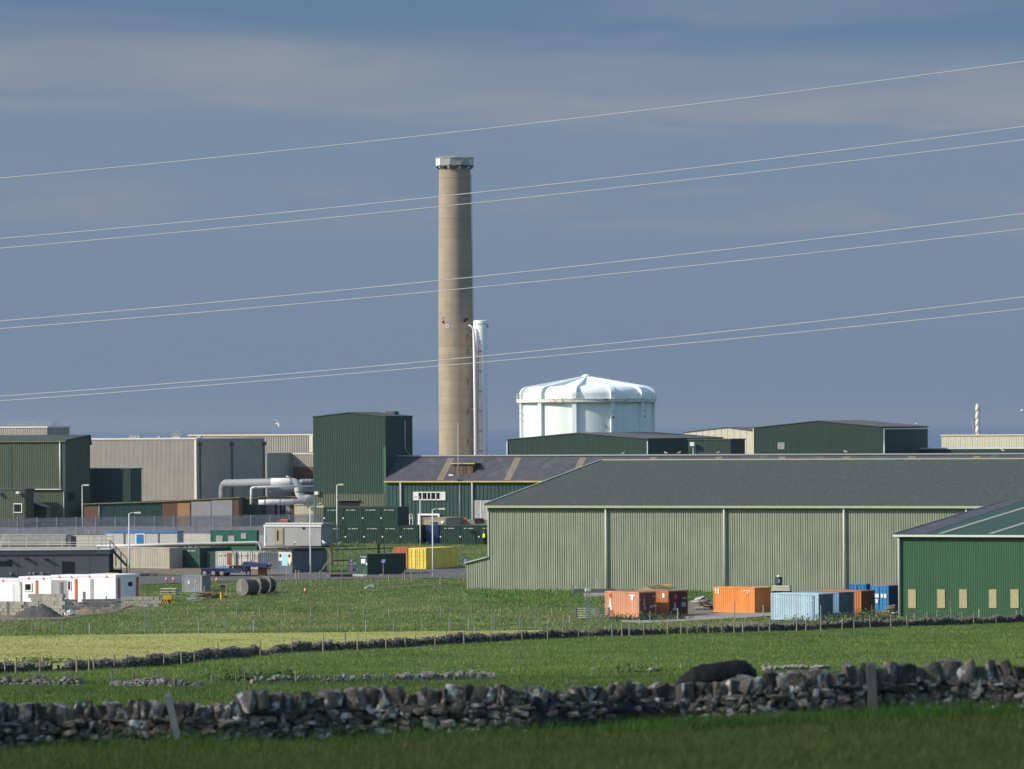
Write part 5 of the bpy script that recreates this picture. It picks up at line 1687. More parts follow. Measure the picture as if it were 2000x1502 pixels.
# ------------------------------------------------------------------ signs
def sign(label, px, pyb, plates, m_post='wood', w=0.09, d=None):
    s = Site(px, pyb, d=d, rot=R(-6), ref=pyb)
    t = site_thing(s, 'sign', label, 'sign', 'yard signs')
    zt = max(s.Z(p[2]) for p in plates)
    part_box(t, 'post', m_post, -w / 2, 0.02, -0.2, w / 2, 0.02 + w, zt - 0.05)
    for a, b_, p0, p1, m_ in plates:
        pl = part_box(t, 'plate', m_, s.X(a, 0, 1, -5, 5), -0.03, s.Z(p1), s.X(b_, 0, 1, -5, 5), 0.012, s.Z(p0))
        xa, xb, za, zb_ = s.X(a, 0, 1, -5, 5), s.X(b_, 0, 1, -5, 5), s.Z(p1), s.Z(p0)
        if m_ == 'sign_blue':
            for j in range(3):
                zz_ = za + (zb_ - za) * (0.22 + 0.26 * j)
                part_box(pl, 'lettering', 'mark', xa + (xb - xa) * (0.15 + 0.1 * (j == 2)), -0.036, zz_, xb - (xb - xa) * (0.15 + 0.2 * (j == 0)), -0.031, zz_ + (zb_ - za) * 0.1)
        else:
            part_box(pl, 'lettering', 'mark', xa + (xb - xa) * 0.3, -0.036, za + (zb_ - za) * 0.35, xb - (xb - xa) * 0.3, -0.031, za + (zb_ - za) * 0.6)
    return t
sign('square blue sign on wooden post before the lone green container', 748.5, 1127.5, [(744, 754, 1092, 1100.5, 'sign_blue')])
sign('blue sign above red and green plates at the skip', 686, 1121, [(681.5, 690, 1092, 1098.8, 'sign_blue'), (683, 689.5, 1099.3, 1103.6, 'sign_red'), (691, 696.3, 1097.5, 1103, 'sign_green')])
sign('blue sign at the warehouse lean-to', 909, 1117, [(904, 914, 1091, 1099.5, 'sign_blue')])
sign('round blue and red traffic signs by the trailer', 525.5, 1125.5, [(522, 529, 1098, 1104, 'sign_blue'), (522.5, 529, 1105, 1112, 'sign_red')], 'galv')
# skip, kerbs, small things by the road
s = Site(679, 1121, rot=R(-10))
t = site_thing(s, 'skip', 'battered blue grey skip behind the sign cluster', 'skip')
M['skip'] = mat('battered skip paint', (0.12, 0.14, 0.21), 0.7, 0.25, 2.0, col2=(0.36, 0.36, 0.33), c2amt=0.4, c2scale=1.4)
w = s.X(709, z=0.7)
MB().hexa([(0.25, 0.2, 0.0), (w - 0.25, 0.2, 0), (w - 0.25, 1.5, 0), (0.25, 1.5, 0)], [(0, 0, 1.05), (w, 0, 1.05), (w, 1.7, 1.05), (0, 1.7, 1.05)]).build('tub', 'skip', t)
part_box(t, 'rim', 'skip', -0.04, -0.04, 1.054, w + 0.04, 1.74, 1.14)
for f in (0.3, 0.7):
    part_box(t, 'lifting_lug', 'grey_steel', w * f - 0.06, -0.1, 0.5, w * f + 0.06, 0.1, 0.75)
def beam(name, label, px0, px1, pyb, h, dep, m, cat, d=None, rot=R(-6), n=1):
    s = Site(px0, pyb, d=d, rot=rot, ref=pyb)
    t = site_thing(s, name, label, cat)
    w = s.X(px1, z=0.2)
    for k in range(n):
        part_box(t, 'beam', m, w * k / n, 0, -0.1, w * (k + 1) / n - 0.03, dep, h * 0.85)
        part_box(t, 'chamfer', m, w * k / n + 0.03, 0.03, h * 0.85 + 0.003, w * (k + 1) / n - 0.06, dep - 0.03, h)
    return t
beam('white_beam', 'pale beam lying on the ground before the lone green container', 687, 716, 1126.5, 0.3, 0.4, 'cream_trim', 'beam')
beam('black_beam', 'black rubber beam lying beside the skip', 645, 688, 1127.5, 0.35, 0.6, 'black', 'beam', n=2)
beam('blue_tray', 'low blue tray on the road edge', 628, 645, 1128, 0.25, 0.8, 'skip', 'tray')
beam('wood_block', 'wooden block at the foot of the blue sign', 741, 748, 1126, 0.3, 0.4, 'wood', 'block')
beam('wood_block', 'wooden block beside the warehouse lean-to', 901, 909, 1124.5, 0.3, 0.5, 'wood', 'block')
s = Site(708, 1150, rot=0)
t = site_thing(s, 'rubble', 'heap of broken white slabs in the grass by the path', 'rubble')
for k in range(7):
    x0 = random.uniform(0, 1.0); z0 = random.uniform(0.0, 0.25)
    MB().bar((x0, random.uniform(0, 0.4), z0), (x0 + random.uniform(0.3, 0.6), random.uniform(0, 0.4), z0 + random.uniform(0, 0.4)), 0.25, 0.12).build('slab', 'pale', t)

# ------------------------------------------------------------------ cable drums
M['drum_wood'] = mat('silvered drum timber', (0.23, 0.215, 0.185), 0.9, 0.35, 2.5, streak=0.35, rnd=0.3)
def drum(label, px, pyb, r_, wdt, axis_rot):
    s = Site(px, pyb, rot=axis_rot)
    t = site_thing(s, 'cable_drum', label, 'cable drum', 'big wooden cable drums')
    # axis along local y, first flange at y=0
    for y0, y1 in ((0, 0.10), (wdt - 0.10, wdt)):
        nb = 9
        for k in range(nb):
            xa, xb = -r_ + 2 * r_ * k / nb, -r_ + 2 * r_ * (k + 1) / nb - 0.045
            pts = []
            def hz(x):
                return math.sqrt(max(0.0, r_ * r_ - x * x))
            n = 4
            b = MB()
            top = [(xa + (xb - xa) * i / n, r_ + hz(xa + (xb - xa) * i / n)) for i in range(n + 1)]
            bot = [(x, r_ - (z - r_)) for x, z in top]
            for i in range(n):
                q = [(bot[i][0], y0, bot[i][1]), (bot[i + 1][0], y0, bot[i + 1][1]), (bot[i + 1][0], y1, bot[i + 1][1]), (bot[i][0], y1, bot[i][1])]
                w = [(top[i][0], y0, top[i][1]), (top[i + 1][0], y0, top[i + 1][1]), (top[i + 1][0], y1, top[i + 1][1]), (top[i][0], y1, top[i][1])]
                b.hexa(q, w)
            b.build('flange_board', 'drum_wood', t)
    MB().tube([(0, 0.1, r_), (0, wdt - 0.1, r_)], r_ * 0.9, 28).build('lagging', 'wood_dark', t)
    return t
drum('weathered cable drum with its round plank end facing left', 473, 1164.0, 1.0, 1.9, R(-42))
drum('weathered cable drum right behind the first drum', 499, 1160.5, 0.98, 1.4, R(-42))
drum('weathered cable drum at the right end of the three', 518.5, 1158.0, 0.95, 0.9, R(-42))

# ------------------------------------------------------------------ timber heaps
def heap(name, label, px0, px1, pyb, h, dep, n, mats, cat='timber pile', lmin=0.6, th=0.12):
    s = Site(px0, pyb, rot=R(-15))
    t = site_thing(s, name, label, cat)
    w = s.X(px1, z=0.3)
    for k in range(n):
        f = random.random()
        z = h * f * 0.9
        sp = w * (1 - 0.5 * f)
        L = random.uniform(lmin, max(lmin + 0.1, sp * 0.8))
        x0 = (w - sp) / 2 + random.uniform(0, max(0.05, sp - L))
        a = random.uniform(-0.3, 0.3)
        y0 = dep * random.random() * (1 - f * 0.5)
        MB().bar((x0, y0, z + th / 2), (x0 + L, y0 + L * a, z + th / 2 + random.uniform(-0.1, 0.25) * (0.4 + f)), random.uniform(0.7, 1.5) * th * 1.5, th * random.uniform(0.4, 1)).build('plank', random.choice(mats), t)
    return t
heap('plank_pile', 'pile of brown planks beside the small grey box store', 372, 440, 1170, 0.75, 2.5, 26, ['wood_dark', 'brown', 'wood_grey', 'rust'])
M['pale_green'] = mat('pale green sheet', (0.20, 0.27, 0.21), 0.8, 0.2, 2.0)
heap('sheet_pile', 'pile of pale green corrugated sheets before the planks', 357, 394, 1174, 0.8, 1.6, 18, ['pale_green', 'pale_green', 'grey_steel'], 'sheet pile', 0.8, 0.07)
heap('timber_pile', 'sprawling grey timber pile left of the orange container', 1348, 1396, 1192, 0.9, 3.0, 46, ['wood_grey', 'wood', 'wood_dark'])
heap('board_pile', 'dark sheets and boards behind the timber pile', 1346, 1392, 1176, 0.5, 2.5, 24, ['slate', 'galv', 'pale', 'dark_grey'], 'board pile')
heap('scrap_heap', 'heap of tan scrap and earth beside the green shed', 1722, 1757, 1207, 1.2, 2.0, 34, ['tan_cabin', 'soil', 'rust', 'wood', 'pale'], 'scrap heap', 0.5, 0.16)
heap('rail_pile', 'long pale rails and pallets stacked behind the salmon container', 1220, 1348, 1172, 1.6, 2.0, 40, ['wood', 'pale', 'dark', 'galv', 'plate_yellow'], 'pile', 2.5, 0.1)
s = Site(430, 1157, rot=0)
t = site_thing(s, 'timber_stool', 'dark timber stub with flat board on top in the rubble', 'timber')
part_box(t, 'stub', 'wood_dark', 0.0, 0, 0, 0.6, 0.5, 0.85)
part_box(t, 'board', 'wood_grey', -0.3, -0.1, 0.854, 0.7, 0.6, 0.95)
s = Site(433, 1171, rot=0)
t = site_thing(s, 'yellow_drum', 'small faded yellow drum standing in the grass', 'drum')
MB().lathe([(0.2, 0), (0.2, 0.7), (0.21, 0.72), (0.21, 0.76)], 16).build('body', 'plate_yellow', t, smooth=True)
MB().lathe([(0.15, 0.764), (0.19, 0.78), (0.15, 0.8)], 16).build('lid', 'wood', t, smooth=True)
# pallets and hazard block
s = Site(313, 1163, rot=R(-12))
t = site_thing(s, 'pallet_stack', 'stack of pale pallets behind the yellow striped block', 'pallets')
w = s.X(343, z=0.5)
for k in range(3):
    z = k * 0.3
    p = part_box(t, 'pallet', 'cream_trim', 0, 0, z + 0.14, w, 1.2, z + 0.19)
    for f in (0.02, 0.47, 0.92):
        part_box(p, 'bearer', 'wood', w * f, 0.02, z, w * f + 0.12, 1.18, z + 0.138)
s = Site(314, 1182.5, rot=R(-5))
t = site_thing(s, 'hazard_block', 'yellow block with black and yellow hazard stripes', 'barrier')
w = s.X(335, z=0.5)
part_box(t, 'body', 'black', 0, 0, 0, w * 0.75, 0.5, 0.62)
for k in range(3):
    x0 = k * w * 0.24
    MB().hexa([(x0 + 0.22, -0.01, 0.02), (x0 + 0.37, -0.01, 0.02), (x0 + 0.37, -0.002, 0.02), (x0 + 0.22, -0.002, 0.02)], [(x0 + 0.0, -0.01, 0.6), (x0 + 0.15, -0.01, 0.6), (x0 + 0.15, -0.002, 0.6), (x0, -0.002, 0.6)]).build('stripe', 'plate_yellow', t)
part_box(t, 'cap', 'plate_yellow', 0.25, -0.05, 0.63, w, 0.7, 1.1)
part_box(t, 'arm', 'plate_yellow', w - 0.02, 0.1, 0.3, w + 0.35, 0.5, 0.75)

# ------------------------------------------------------------------ white modules under construction
M['module'] = mat('white module wrap', (0.80, 0.81, 0.82), 0.55, 0.04, 0.8)
M['module_side'] = M['module']
def module(label, pxL, pxC, pxR, pyb, H, phi, posts_front=(), posts_side=()):
    st = Site(pxC, pyb, rot=-R(phi))
    Lx = -st.X(pxL, a=-60, b=5); Ly = st.Y(pxR, a=-2, b=60) if pxR else 3.2
    st.o = st.w(-Lx, 0, 0)
    t = site_thing(st, 'building_module', label, 'building module', 'white building modules')
    part_box(t, 'body', 'module', 0, 0, 0.05, Lx, Ly, H - 0.15)
    part_box(t, 'roof_edge', 'module', -0.06, -0.06, H - 0.147, Lx + 0.06, Ly + 0.06, H)
    for px in posts_front:
        x = st.X(px, 0, 1, -5, 40)
        part_box(t, 'jack_post', 'orange_post', x - 0.14, -0.09, 0.0, x + 0.14, -0.004, H - 0.35)
    for px in posts_side:
        y = st.Y(px, Lx, 1)
        part_box(t, 'jack_post', 'orange_post', Lx + 0.004, y - 0.16, 0.0, Lx + 0.09, y + 0.16, H - 0.3)
    for f in (0.25, 0.75):
        part_box(t, 'lifting_eye', 'orange_post', Lx * f, -0.075, H - 0.2, Lx * f + 0.2, -0.063, H - 0.02)
    return t, st, Lx, Ly
mref = Site(226, 1179, rot=-R(28))
def mx(px):
    return mref.X(px, 0, 1.5, -60, 5)
def module_run(label, pxL, pxC, pyt, posts=(), pxR=None, pside=()):
    x0, x1 = mx(pxL), mx(pxC)
    H_ = mref.Z(pyt, x1)
    lift = 0.0
    t, st, Lx, Ly = None, None, x1 - x0, (mref.Y(pxR, x1, 1.5) if pxR else 3.4)
    st = Site(pxC, 1179, rot=-R(28)); st.o = mref.w(x0, 0, 0)
    t = site_thing(st, 'building_module', label, 'building module', 'white building modules')
    part_box(t, 'body', 'module', 0.01, 0, -0.3, Lx - 0.01, Ly, H_ - 0.22)
    part_box(t, 'roof_edge', 'module', 0, -0.05, H_ - 0.217, Lx + (0.05 if pxR else 0), Ly + 0.06, H_)
    for px in posts:
        x = st.X(px, 0, 1, -5, 40)
        part_box(t, 'jack_post', 'orange_post', x - 0.13, -0.09, 0.0, x + 0.13, -0.004, H_ - 0.4)
    for px in pside:
        y = st.Y(px, Lx, 1)
        part_box(t, 'jack_post', 'orange_post', Lx + 0.02, y - 0.2, 0.0, Lx + 0.10, y + 0.2, H_ - 0.35)
    for f in (0.3, 0.75):
        part_box(t, 'lifting_eye', 'orange_post', Lx * f, -0.075, H_ - 0.32, Lx * f + 0.16, -0.053, H_ - 0.06)
    return t, st, Lx, Ly
t, st, Lx, Ly = module_run('leftmost white building module with white door', -90, 37, 1131)
X_ = lambda px: st.X(px, 0, 1, -5, 40)
t, st, Lx, Ly = module_run('white building module with small square window', 37, 100, 1126.5, (72,))
dfm = part_box(t, 'door_frame', 'grey_steel', X_(38), -0.05, 0.05, X_(43), -0.004, 2.3)
window(t, X_(48), 1.25, X_(63), 2.2, 0, 'white', 0.14, 1, 0.10)
t, st, Lx, Ly = module_run('white building module with grey recess and doors', 100, 152, 1123.5, (148.5,))
part_box(t, 'recess', 'grey_steel', X_(100.5), -0.03, 0.6, X_(133), -0.004, 2.55)
part_box(t, 'inner_door', 'galv', X_(109), -0.06, 0.6, X_(117), -0.032, 2.3)
part_box(t, 'inner_door', 'dark_grey', X_(119), -0.06, 0.6, X_(124), -0.032, 2.3)
window(t, X_(132.5), 1.4, X_(139), 2.5, 0, 'white', 0.08, 1, 0.09)
t, st, Lx, Ly = module_run('rightmost white building module with shaded end wall', 152, 226, 1123, (), 273, (232, 268))
part_box(t, 'recess', 'galv', X_(176.5), -0.03, 0.2, X_(183), -0.004, 2.7)
y0, y1 = st.Y(250.5, Lx, 1.8), st.Y(258, Lx, 1.8)
part_box(t, 'end_window', 'dark', Lx + 0.004, y0, 1.85, Lx + 0.05, y1, 2.3)
s9 = Site(34, 1184, rot=-R(20))
t = site_thing(s9, 'site_door', 'plain white door standing before the leftmost module', 'door')
part_box(t, 'leaf', 'white', s9.X(27.5), 0, 0.05, s9.X(40), 0.06, 2.3)
part_box(t, 'jamb', 'grey_steel', s9.X(26.3), 0.0, 0, s9.X(27.3), 0.1, 2.4)
part_box(t, 'jamb', 'grey_steel', s9.X(40.2), 0.0, 0, s9.X(41.2), 0.1, 2.4)
part_box(t, 'handle', 'dark', s9.X(38.5), -0.03, 1.05, s9.X(39.3), -0.003, 1.12)
o = P(204, 1120.5, 583)
t = thing('orange_beam', 'long orange beam lying along the module roof edge', 'beam', o, R(-10))
part_box(t, 'flange', 'orange_post', 0, 0, -0.08, 3.4, 0.25, 0.0)
part_box(t, 'web', 'plate_yellow', 0, 0.1, 0.002, 1.6, 0.16, 0.1)
# concrete blockwork in front
def blocks(label, px0, px1, pyb, rows, bw, bh, rot, name='block_wall', skip=0.0, dep=0.45):
    s = Site(px0, pyb, rot=rot)
    t = site_thing(s, name, label, 'block wall', 'concrete block walls')
    w = s.X(px1, z=0.5, a=-5, b=60)
    me = MB().box(0.012, 0, 0.012, bw - 0.012, dep, bh - 0.012).mesh('block')
    me.materials.append(M['block'])
    n = max(1, int(w / bw))
    for r_ in range(rows):
        for k in range(n):
            if random.random() < skip:
                continue
            o = bpy.data.objects.new('block', me)
            C.objects.link(o)
            o.parent = t
            o.location = (k * bw + (bw * 0.5 if r_ % 2 else 0) + random.uniform(-0.01, 0.01), random.uniform(-0.03, 0.03), r_ * bh)
            o.rotation_euler = (0, 0, random.uniform(-0.02, 0.02))
    return t
blocks('stack of big pale concrete blocks before the white modules', 55, 132, 1186, 3, 0.8, 0.48, R(-16), 'block_stack', 0.0, 0.9)
blocks('short broken end of the pale block stack', 128, 150, 1186, 2, 0.8, 0.42, R(-16), 'block_stack', 0.3, 0.5)
blocks('low block foundation wall left of the gravel heap', -60, 45, 1201, 4, 0.6, 0.36, R(-20))
blocks('block foundation wall behind the gravel heap', 60, 122, 1204, 5, 0.6, 0.4, R(-20))
blocks('long block foundation wall rising to the right', 100, 236, 1193, 4, 0.6, 0.3, R(12), skip=0.12)
blocks('short block wall nearest the striped block', 236, 316, 1186, 3, 0.6, 0.38, R(-8), skip=0.06)
for px, py, lab in ((164, 1182, 'timber stub standing behind the foundation wall'), (15, 1203, 'timber stub at the left foundation wall')):
    s = Site(px, py, rot=R(-10))
    t = site_thing(s, 'timber_stub', lab, 'timber')
    part_box(t, 'stub', 'wood', -0.12, 0, 0, 0.12, 0.25, 1.4)
    part_box(t, 'cap', 'wood_grey', -0.14, -0.02, 1.404, 0.14, 0.27, 1.46)
# mounds
def mound(label, px0, px1, pyb, hpx, m, seed, name='spoil_heap', cat='heap', peaks=((0.5, 1.0),)):
    a, b_ = G(px0, pyb), G(px1, pyb)
    c = (a + b_) / 2
    w = (b_ - a).length / 2
    h = hpx * c.y / F
    n = 34
    xs2 = np.linspace(-1.15, 1.15, n)
    XX, YY = np.meshgrid(xs2 * w, xs2 * w * 0.8)
    r0 = np.random.default_rng(seed)
    ZZ = np.full_like(XX, -9.0)
    for f, hh in peaks:
        dd = np.sqrt(((XX - (f * 2 - 1) * w) / w) ** 2 + (YY / (w * 0.8)) ** 2)
        ZZ = np.maximum(ZZ, h * hh * (1 - dd / (1 - abs(f * 2 - 1) + 0.0001)))
    ZZ = ZZ + r0.normal(0, h * 0.035, XX.shape)
    ZZ = np.maximum(ZZ, -0.4)
    o = grid_obj(name, XX, YY, ZZ, m, kind='')
    del o['kind']
    o.location = c
    return tag(o, label, cat, 'heaps on the building plot')
mound('dark gravel heap in front of the block walls', 22, 122, 1206, 28, 'gravel', 1, 'gravel_heap', peaks=((0.42, 0.85), (0.6, 1.0)))
mound('low brown soil heap beside the foundation wall', 138, 222, 1199, 14, 'soil', 2, peaks=((0.4, 1.0), (0.65, 0.7)))
mound('small brown soil heap at the short block wall', 232, 285, 1190, 10, 'soil', 3)
s = Site(124, 1203, rot=0)
t = site_thing(s, 'rubble_bag', 'crumpled white bag beside the gravel heap', 'bag')
b = MB()
import bmesh
bm = bmesh.new(); bmesh.ops.create_icosphere(bm, subdivisions=3, radius=0.6)
for v in bm.verts:
    v.co = v.co * (1 + 0.22 * math.sin(v.co.x * 9) * math.sin(v.co.y * 8 + v.co.z * 11))
    v.co.z = max(v.co.z, -0.35) * 0.6
me = bpy.data.meshes.new('bag'); bm.to_mesh(me); bm.free()
me.materials.append(M['pale'])
o = bpy.data.objects.new('sack', me); C.objects.link(o); o.parent = t; o.location = (0.55, 0.3, 0.2)
part_tube(t, 'tie', 'white', [(0.55, 0.3, 0.5), (0.6, 0.25, 0.62), (0.7, 0.3, 0.66)], 0.05)

# ------------------------------------------------------------------ right yard bits
s = Site(1508, 1165, rot=R(-12))
t = site_thing(s, 'slab_stack', 'pale slabs on a black crate behind the powder blue container', 'stack')
w = s.X(1543, z=0.5)
part_box(t, 'crate', 'black', 0, 0, 0, w, 1.2, 0.62)
for k in range(3):
    part_box(t, 'slab', 'cream_trim', 0.02 * k, -0.05, 0.63 + k * 0.21, w - 0.03 * k, 1.2, 0.63 + k * 0.21 + 0.17)
zt = 0.63 + 3 * 0.21
s3 = Site(1521.5, 1165, rot=0)
s3.o.z = s.o.z + zt - 0.03
s3.o.y += 0.4
t = site_thing(s3, 'water_butt', 'dark green water tank with white cap on the slab stack', 'tank')
MB().lathe([(0.36, 0), (0.40, 0.15), (0.40, 0.85), (0.36, 0.95), (0.2, 0.97)], 20).build('tank', 'green', t, smooth=True)
MB().lathe([(0.17, 0.97), (0.17, 1.12), (0.14, 1.14)], 14).build('cap', 'white', t, smooth=True)
MB().box(-0.09, -0.43, 0.3, 0.1, -0.404, 0.72).build('label_plate', 'skyblue', t)
s = Site(1428, 1170, rot=R(-10))
t = site_thing(s, 'slab_row', 'row of pale concrete slabs behind the bright orange container', 'slabs')
for a, b_ in ((1430, 1450), (1454, 1478), (1479, 1500)):
    part_box(t, 'slab', 'cream_trim', s.X(a, z=1.2), 0, 0.95, s.X(b_, z=1.2), 1.0, 1.35)
    part_box(t, 'bearer', 'wood_dark', s.X(a, z=1.2) + 0.1, 0.1, 0, s.X(b_, z=1.2) - 0.1, 0.9, 0.946)
s = Site(1618, 1168, rot=R(-8))
t = site_thing(s, 'tarp_heap', 'long dark sheeted heap left of the blue containers', 'heap')
w = s.X(1661, z=0.5)
b = MB()
n = 14
rows = []
for k in range(n + 1):
    f = k / n
    hh = 0.9 * math.sin(min(1, f * 1.6 + 0.12) * math.pi / 2) * (1 + 0.1 * math.sin(f * 23))
    rows.append([(w * f, -0.1, 0), (w * f, 0.1, hh * 0.7), (w * f, 0.6, hh), (w * f, 1.2, hh * 0.6), (w * f, 1.4, 0)])
for k in range(n):
    for j in range(4):
        b.quad(rows[k][j], rows[k + 1][j], rows[k + 1][j + 1], rows[k][j + 1])
b.build('sheet', 'tarp', t)
for k in range(6):
    part_box(t, 'weight', 'pale', w * (0.3 + 0.1 * k), 0.0, 0.45 + 0.05 * (k % 2), w * (0.3 + 0.1 * k) + 0.15, 0.12, 0.58 + 0.05 * (k % 2))
s = Site(1140, 1168, rot=R(-5))
t = site_thing(s, 'concrete_plinth', 'pale concrete plinth with dark beams left of the salmon container', 'plinth')
w = s.X(1183, z=0.5)
part_box(t, 'plinth', 'concrete', 0, 0, -0.3, w, 1.0, 0.55)
part_box(t, 'beam', 'dark_grey', -1.2, 0.6, 0.56, w + 1.0, 1.4, 1.0)
# field gate and lattice pole
s = Site(1123.5, 1211, rot=R(-6))
t = site_thing(s, 'field_gate', 'galvanised tubular field gate left of the salmon container', 'gate')
w = s.X(1190, z=0.5)
for x in (0, w):
    part_box(t, 'post', 'wood_grey', x - 0.09, -0.09, -0.2, x + 0.09, 0.09, 1.25)
for z in (0.25, 0.45, 0.68, 0.92, 1.15):
    part_tube(t, 'bar', 'galv', [(0.12, 0, z), (w - 0.12, 0, z)], 0.03, 6)
for x in (0.14, w / 2, w - 0.14):
    part_tube(t, 'stile', 'galv', [(x, 0, 0.22), (x, 0, 1.18)], 0.03, 6)
part_tube(t, 'brace', 'galv', [(0.14, 0.03, 0.25), (w / 2, 0.03, 1.15)], 0.025, 6)
part_tube(t, 'brace', 'galv', [(w / 2, 0.03, 1.15), (w - 0.14, 0.03, 0.25)], 0.025, 6)
def lattice(label, px, pyb, pyt, box=True, w=0.32):
    s = Site(px, pyb, rot=R(10))
    t = site_thing(s, 'lattice_pole', label, 'pole')
    top = s.Z(pyt)
    for x in (-w / 2, w / 2):
        part_box(t, 'leg', 'galv', x - 0.035, -0.035, -0.2, x + 0.035, 0.035, top)
    b = MB()
    k = 0
    while (k + 1) * 0.4 < top:
        sg = 1 if k % 2 else -1
        b.bar((-w / 2 * sg, 0, k * 0.4), (w / 2 * sg, 0, (k + 1) * 0.4), 0.03)
        k += 1
    b.build('lacing', 'galv', t)
    if box:
        part_box(t, 'lamp_box', 'white', -0.25, -0.15, top, 0.25, 0.2, top + 0.26)
    return t
lattice('slim lattice pole with white box beside the field gate', 1148.5, 1215, 1155)
lattice('slim lattice pole in the rough grass below the striped block', 287, 1238, 1184, False, 0.3)
lattice('short lattice post in the rough grass at centre', 962.5, 1232, 1199, False, 0.22)
# cones by the road
def cone(label, px, pyb, h=0.75):
    s = Site(px, pyb, rot=0.2)
    t = site_thing(s, 'traffic_cone', label, 'cone', 'traffic cones')
    MB().box(-0.2, -0.2, 0, 0.2, 0.2, 0.05).build('foot', 'black', t)
    MB().lathe([(0.15, 0.054), (0.03, h)], 14).build('body', 'red_mark', t, smooth=True)
    MB().lathe([(0.115, h * 0.4), (0.08, h * 0.66)], 14, cap=False).build('sleeve', 'white', t, smooth=True)
cone('red cone left of the pair on the road near the lamp post', 325, 1136)
cone('red cone right of the pair on the road near the lamp post', 338.5, 1136)
cone('small cone in the grass beside the box store', 423, 1137)
cone('small cone standing in the grass right of the cable drums', 539, 1158)
cone('white banded cone beside the rubble in the grass', 596, 1158)

# ------------------------------------------------------------------ stones
import bmesh
def stone_mesh(seed, n=19, sq=0.35):
    r0 = random.Random(seed)
    bm = bmesh.new()
    pts = []
    for sx in (-1, 1):
        for sy in (-1, 1):
            for sz in (-1, 1):
                k = r0.uniform(0.72, 1.0)
                pts.append(Vector((sx * 0.5 * r0.uniform(0.38, 1), sy * 0.5 * r0.uniform(0.5, 1), sz * 0.5 * r0.uniform(0.45, 1))))
    for _ in range(n - 8):
        v = Vector((r0.gauss(0, 1), r0.gauss(0, 1), r0.gauss(0, 1))).normalized()
        pts.append(Vector([math.copysign(abs(c) ** 0.55, c) * 0.5 for c in v]) * r0.uniform(0.85, 1.0))
    for p in pts:
        bm.verts.new(p)
    res = bmesh.ops.convex_hull(bm, input=bm.verts)
    bmesh.ops.delete(bm, geom=[e for e in res['geom_interior'] if isinstance(e, bmesh.types.BMVert)], context='VERTS')
    me = bpy.data.meshes.new('stone')
    bm.to_mesh(me)
    bm.free()
    me.polygons.foreach_set('use_smooth', [True] * len(me.polygons))
    me.set_sharp_from_angle(angle=R(48))
    return me
def stone_material(name, a, b_, lichen):
    m = mat(name, a, 0.92, 0.45, 3.6, bump=1.0, rnd=0.4, col2=lichen, c2amt=0.40, c2scale=2.0)
    return m
M['stone'] = stone_material('lichened field stone', (0.086, 0.077, 0.062), None, (0.40, 0.40, 0.37))
M['stone_warm'] = stone_material('brown field stone', (0.098, 0.079, 0.060), None, (0.33, 0.30, 0.25))
M['stone_pale'] = stone_material('pale lichened stone', (0.165, 0.152, 0.128), None, (0.55, 0.54, 0.50))
M['stone_far'] = mat('dark walling stone', (0.10, 0.096, 0.086), 0.95, 0.35, 1.3, col2=(0.30, 0.29, 0.26), c2amt=0.22, c2scale=1.5)
M['stone_low'] = mat('pale walling stone', (0.22, 0.21, 0.185), 0.95, 0.35, 1.3, col2=(0.42, 0.41, 0.37), c2amt=0.3, c2scale=1.5)
STONES = {k: [] for k in ('stone', 'stone_warm', 'stone_pale')}
for i in range(24):
    for k in STONES:
        me = stone_mesh(100 + i)
        me.materials.append(M[k])
        STONES[k].append(me)
def wall_at(px):
    """the near wall: its foot and the height of its top above the foot"""
    d = 108.0 + (px + 80) / 2160.0 * 3.5 + 0.25 * math.sin(px * 0.011)
    x = P(px, 1400, d).x
    z = gz(x, d)
    tp = np.interp(px, [-80, 0, 200, 420, 450, 472, 700, 1000, 1035, 1100, 1200, 1225, 1290, 1400, 1500, 1600, 1700, 1800, 2080],
                   [1374, 1372, 1368, 1374, 1378, 1352, 1344, 1336, 1338, 1338, 1330, 1318, 1338, 1330, 1310, 1302, 1292, 1292, 1284])
    top = P(px, tp, d).z
    return Vector((x, d, z)), max(0.7, top - z)
wall = thing('dry_stone_wall', 'near lichened dry stone wall with upright coping stones', 'wall', (0, 0, 0))
core = MB()
prev = None
for px in range(-90, 2100, 30):
    f, h = wall_at(px)
    row = [(f.x, f.y + 0.06, f.z - 0.3), (f.x, f.y + 0.10, f.z + h * 0.72), (f.x, f.y + 0.42, f.z + h * 0.72), (f.x, f.y + 0.5, f.z - 0.3)]
    if prev:
        for j in range(3):
            core.quad(prev[j], row[j], row[j + 1], prev[j + 1])
    prev = row
M['core'] = mat('shadowed wall core', (0.075, 0.07, 0.062), 0.95, 0.3, 2.0)
core.build('core', 'core', wall)
r1 = random.Random(31)
def put_stone(x, y, z, sx, sy, sz, ry=0.0, rx=0.0, rz=0.0, kind=None):
    k = kind or r1.choices(['stone', 'stone_warm', 'stone_pale'], [0.64, 0.18, 0.18])[0]
    o = bpy.data.objects.new('stone', r1.choice(STONES[k]))
    C.objects.link(o)
    o.parent = wall
    o.location = (x, y, z)
    o.scale = (sx, sy, sz)
    o.rotation_euler = (rx, ry, rz)
PXM = 10000 / 110.0
fill = []
spec = []                              # every stone of the face; the 285 largest become objects
px = -70.0
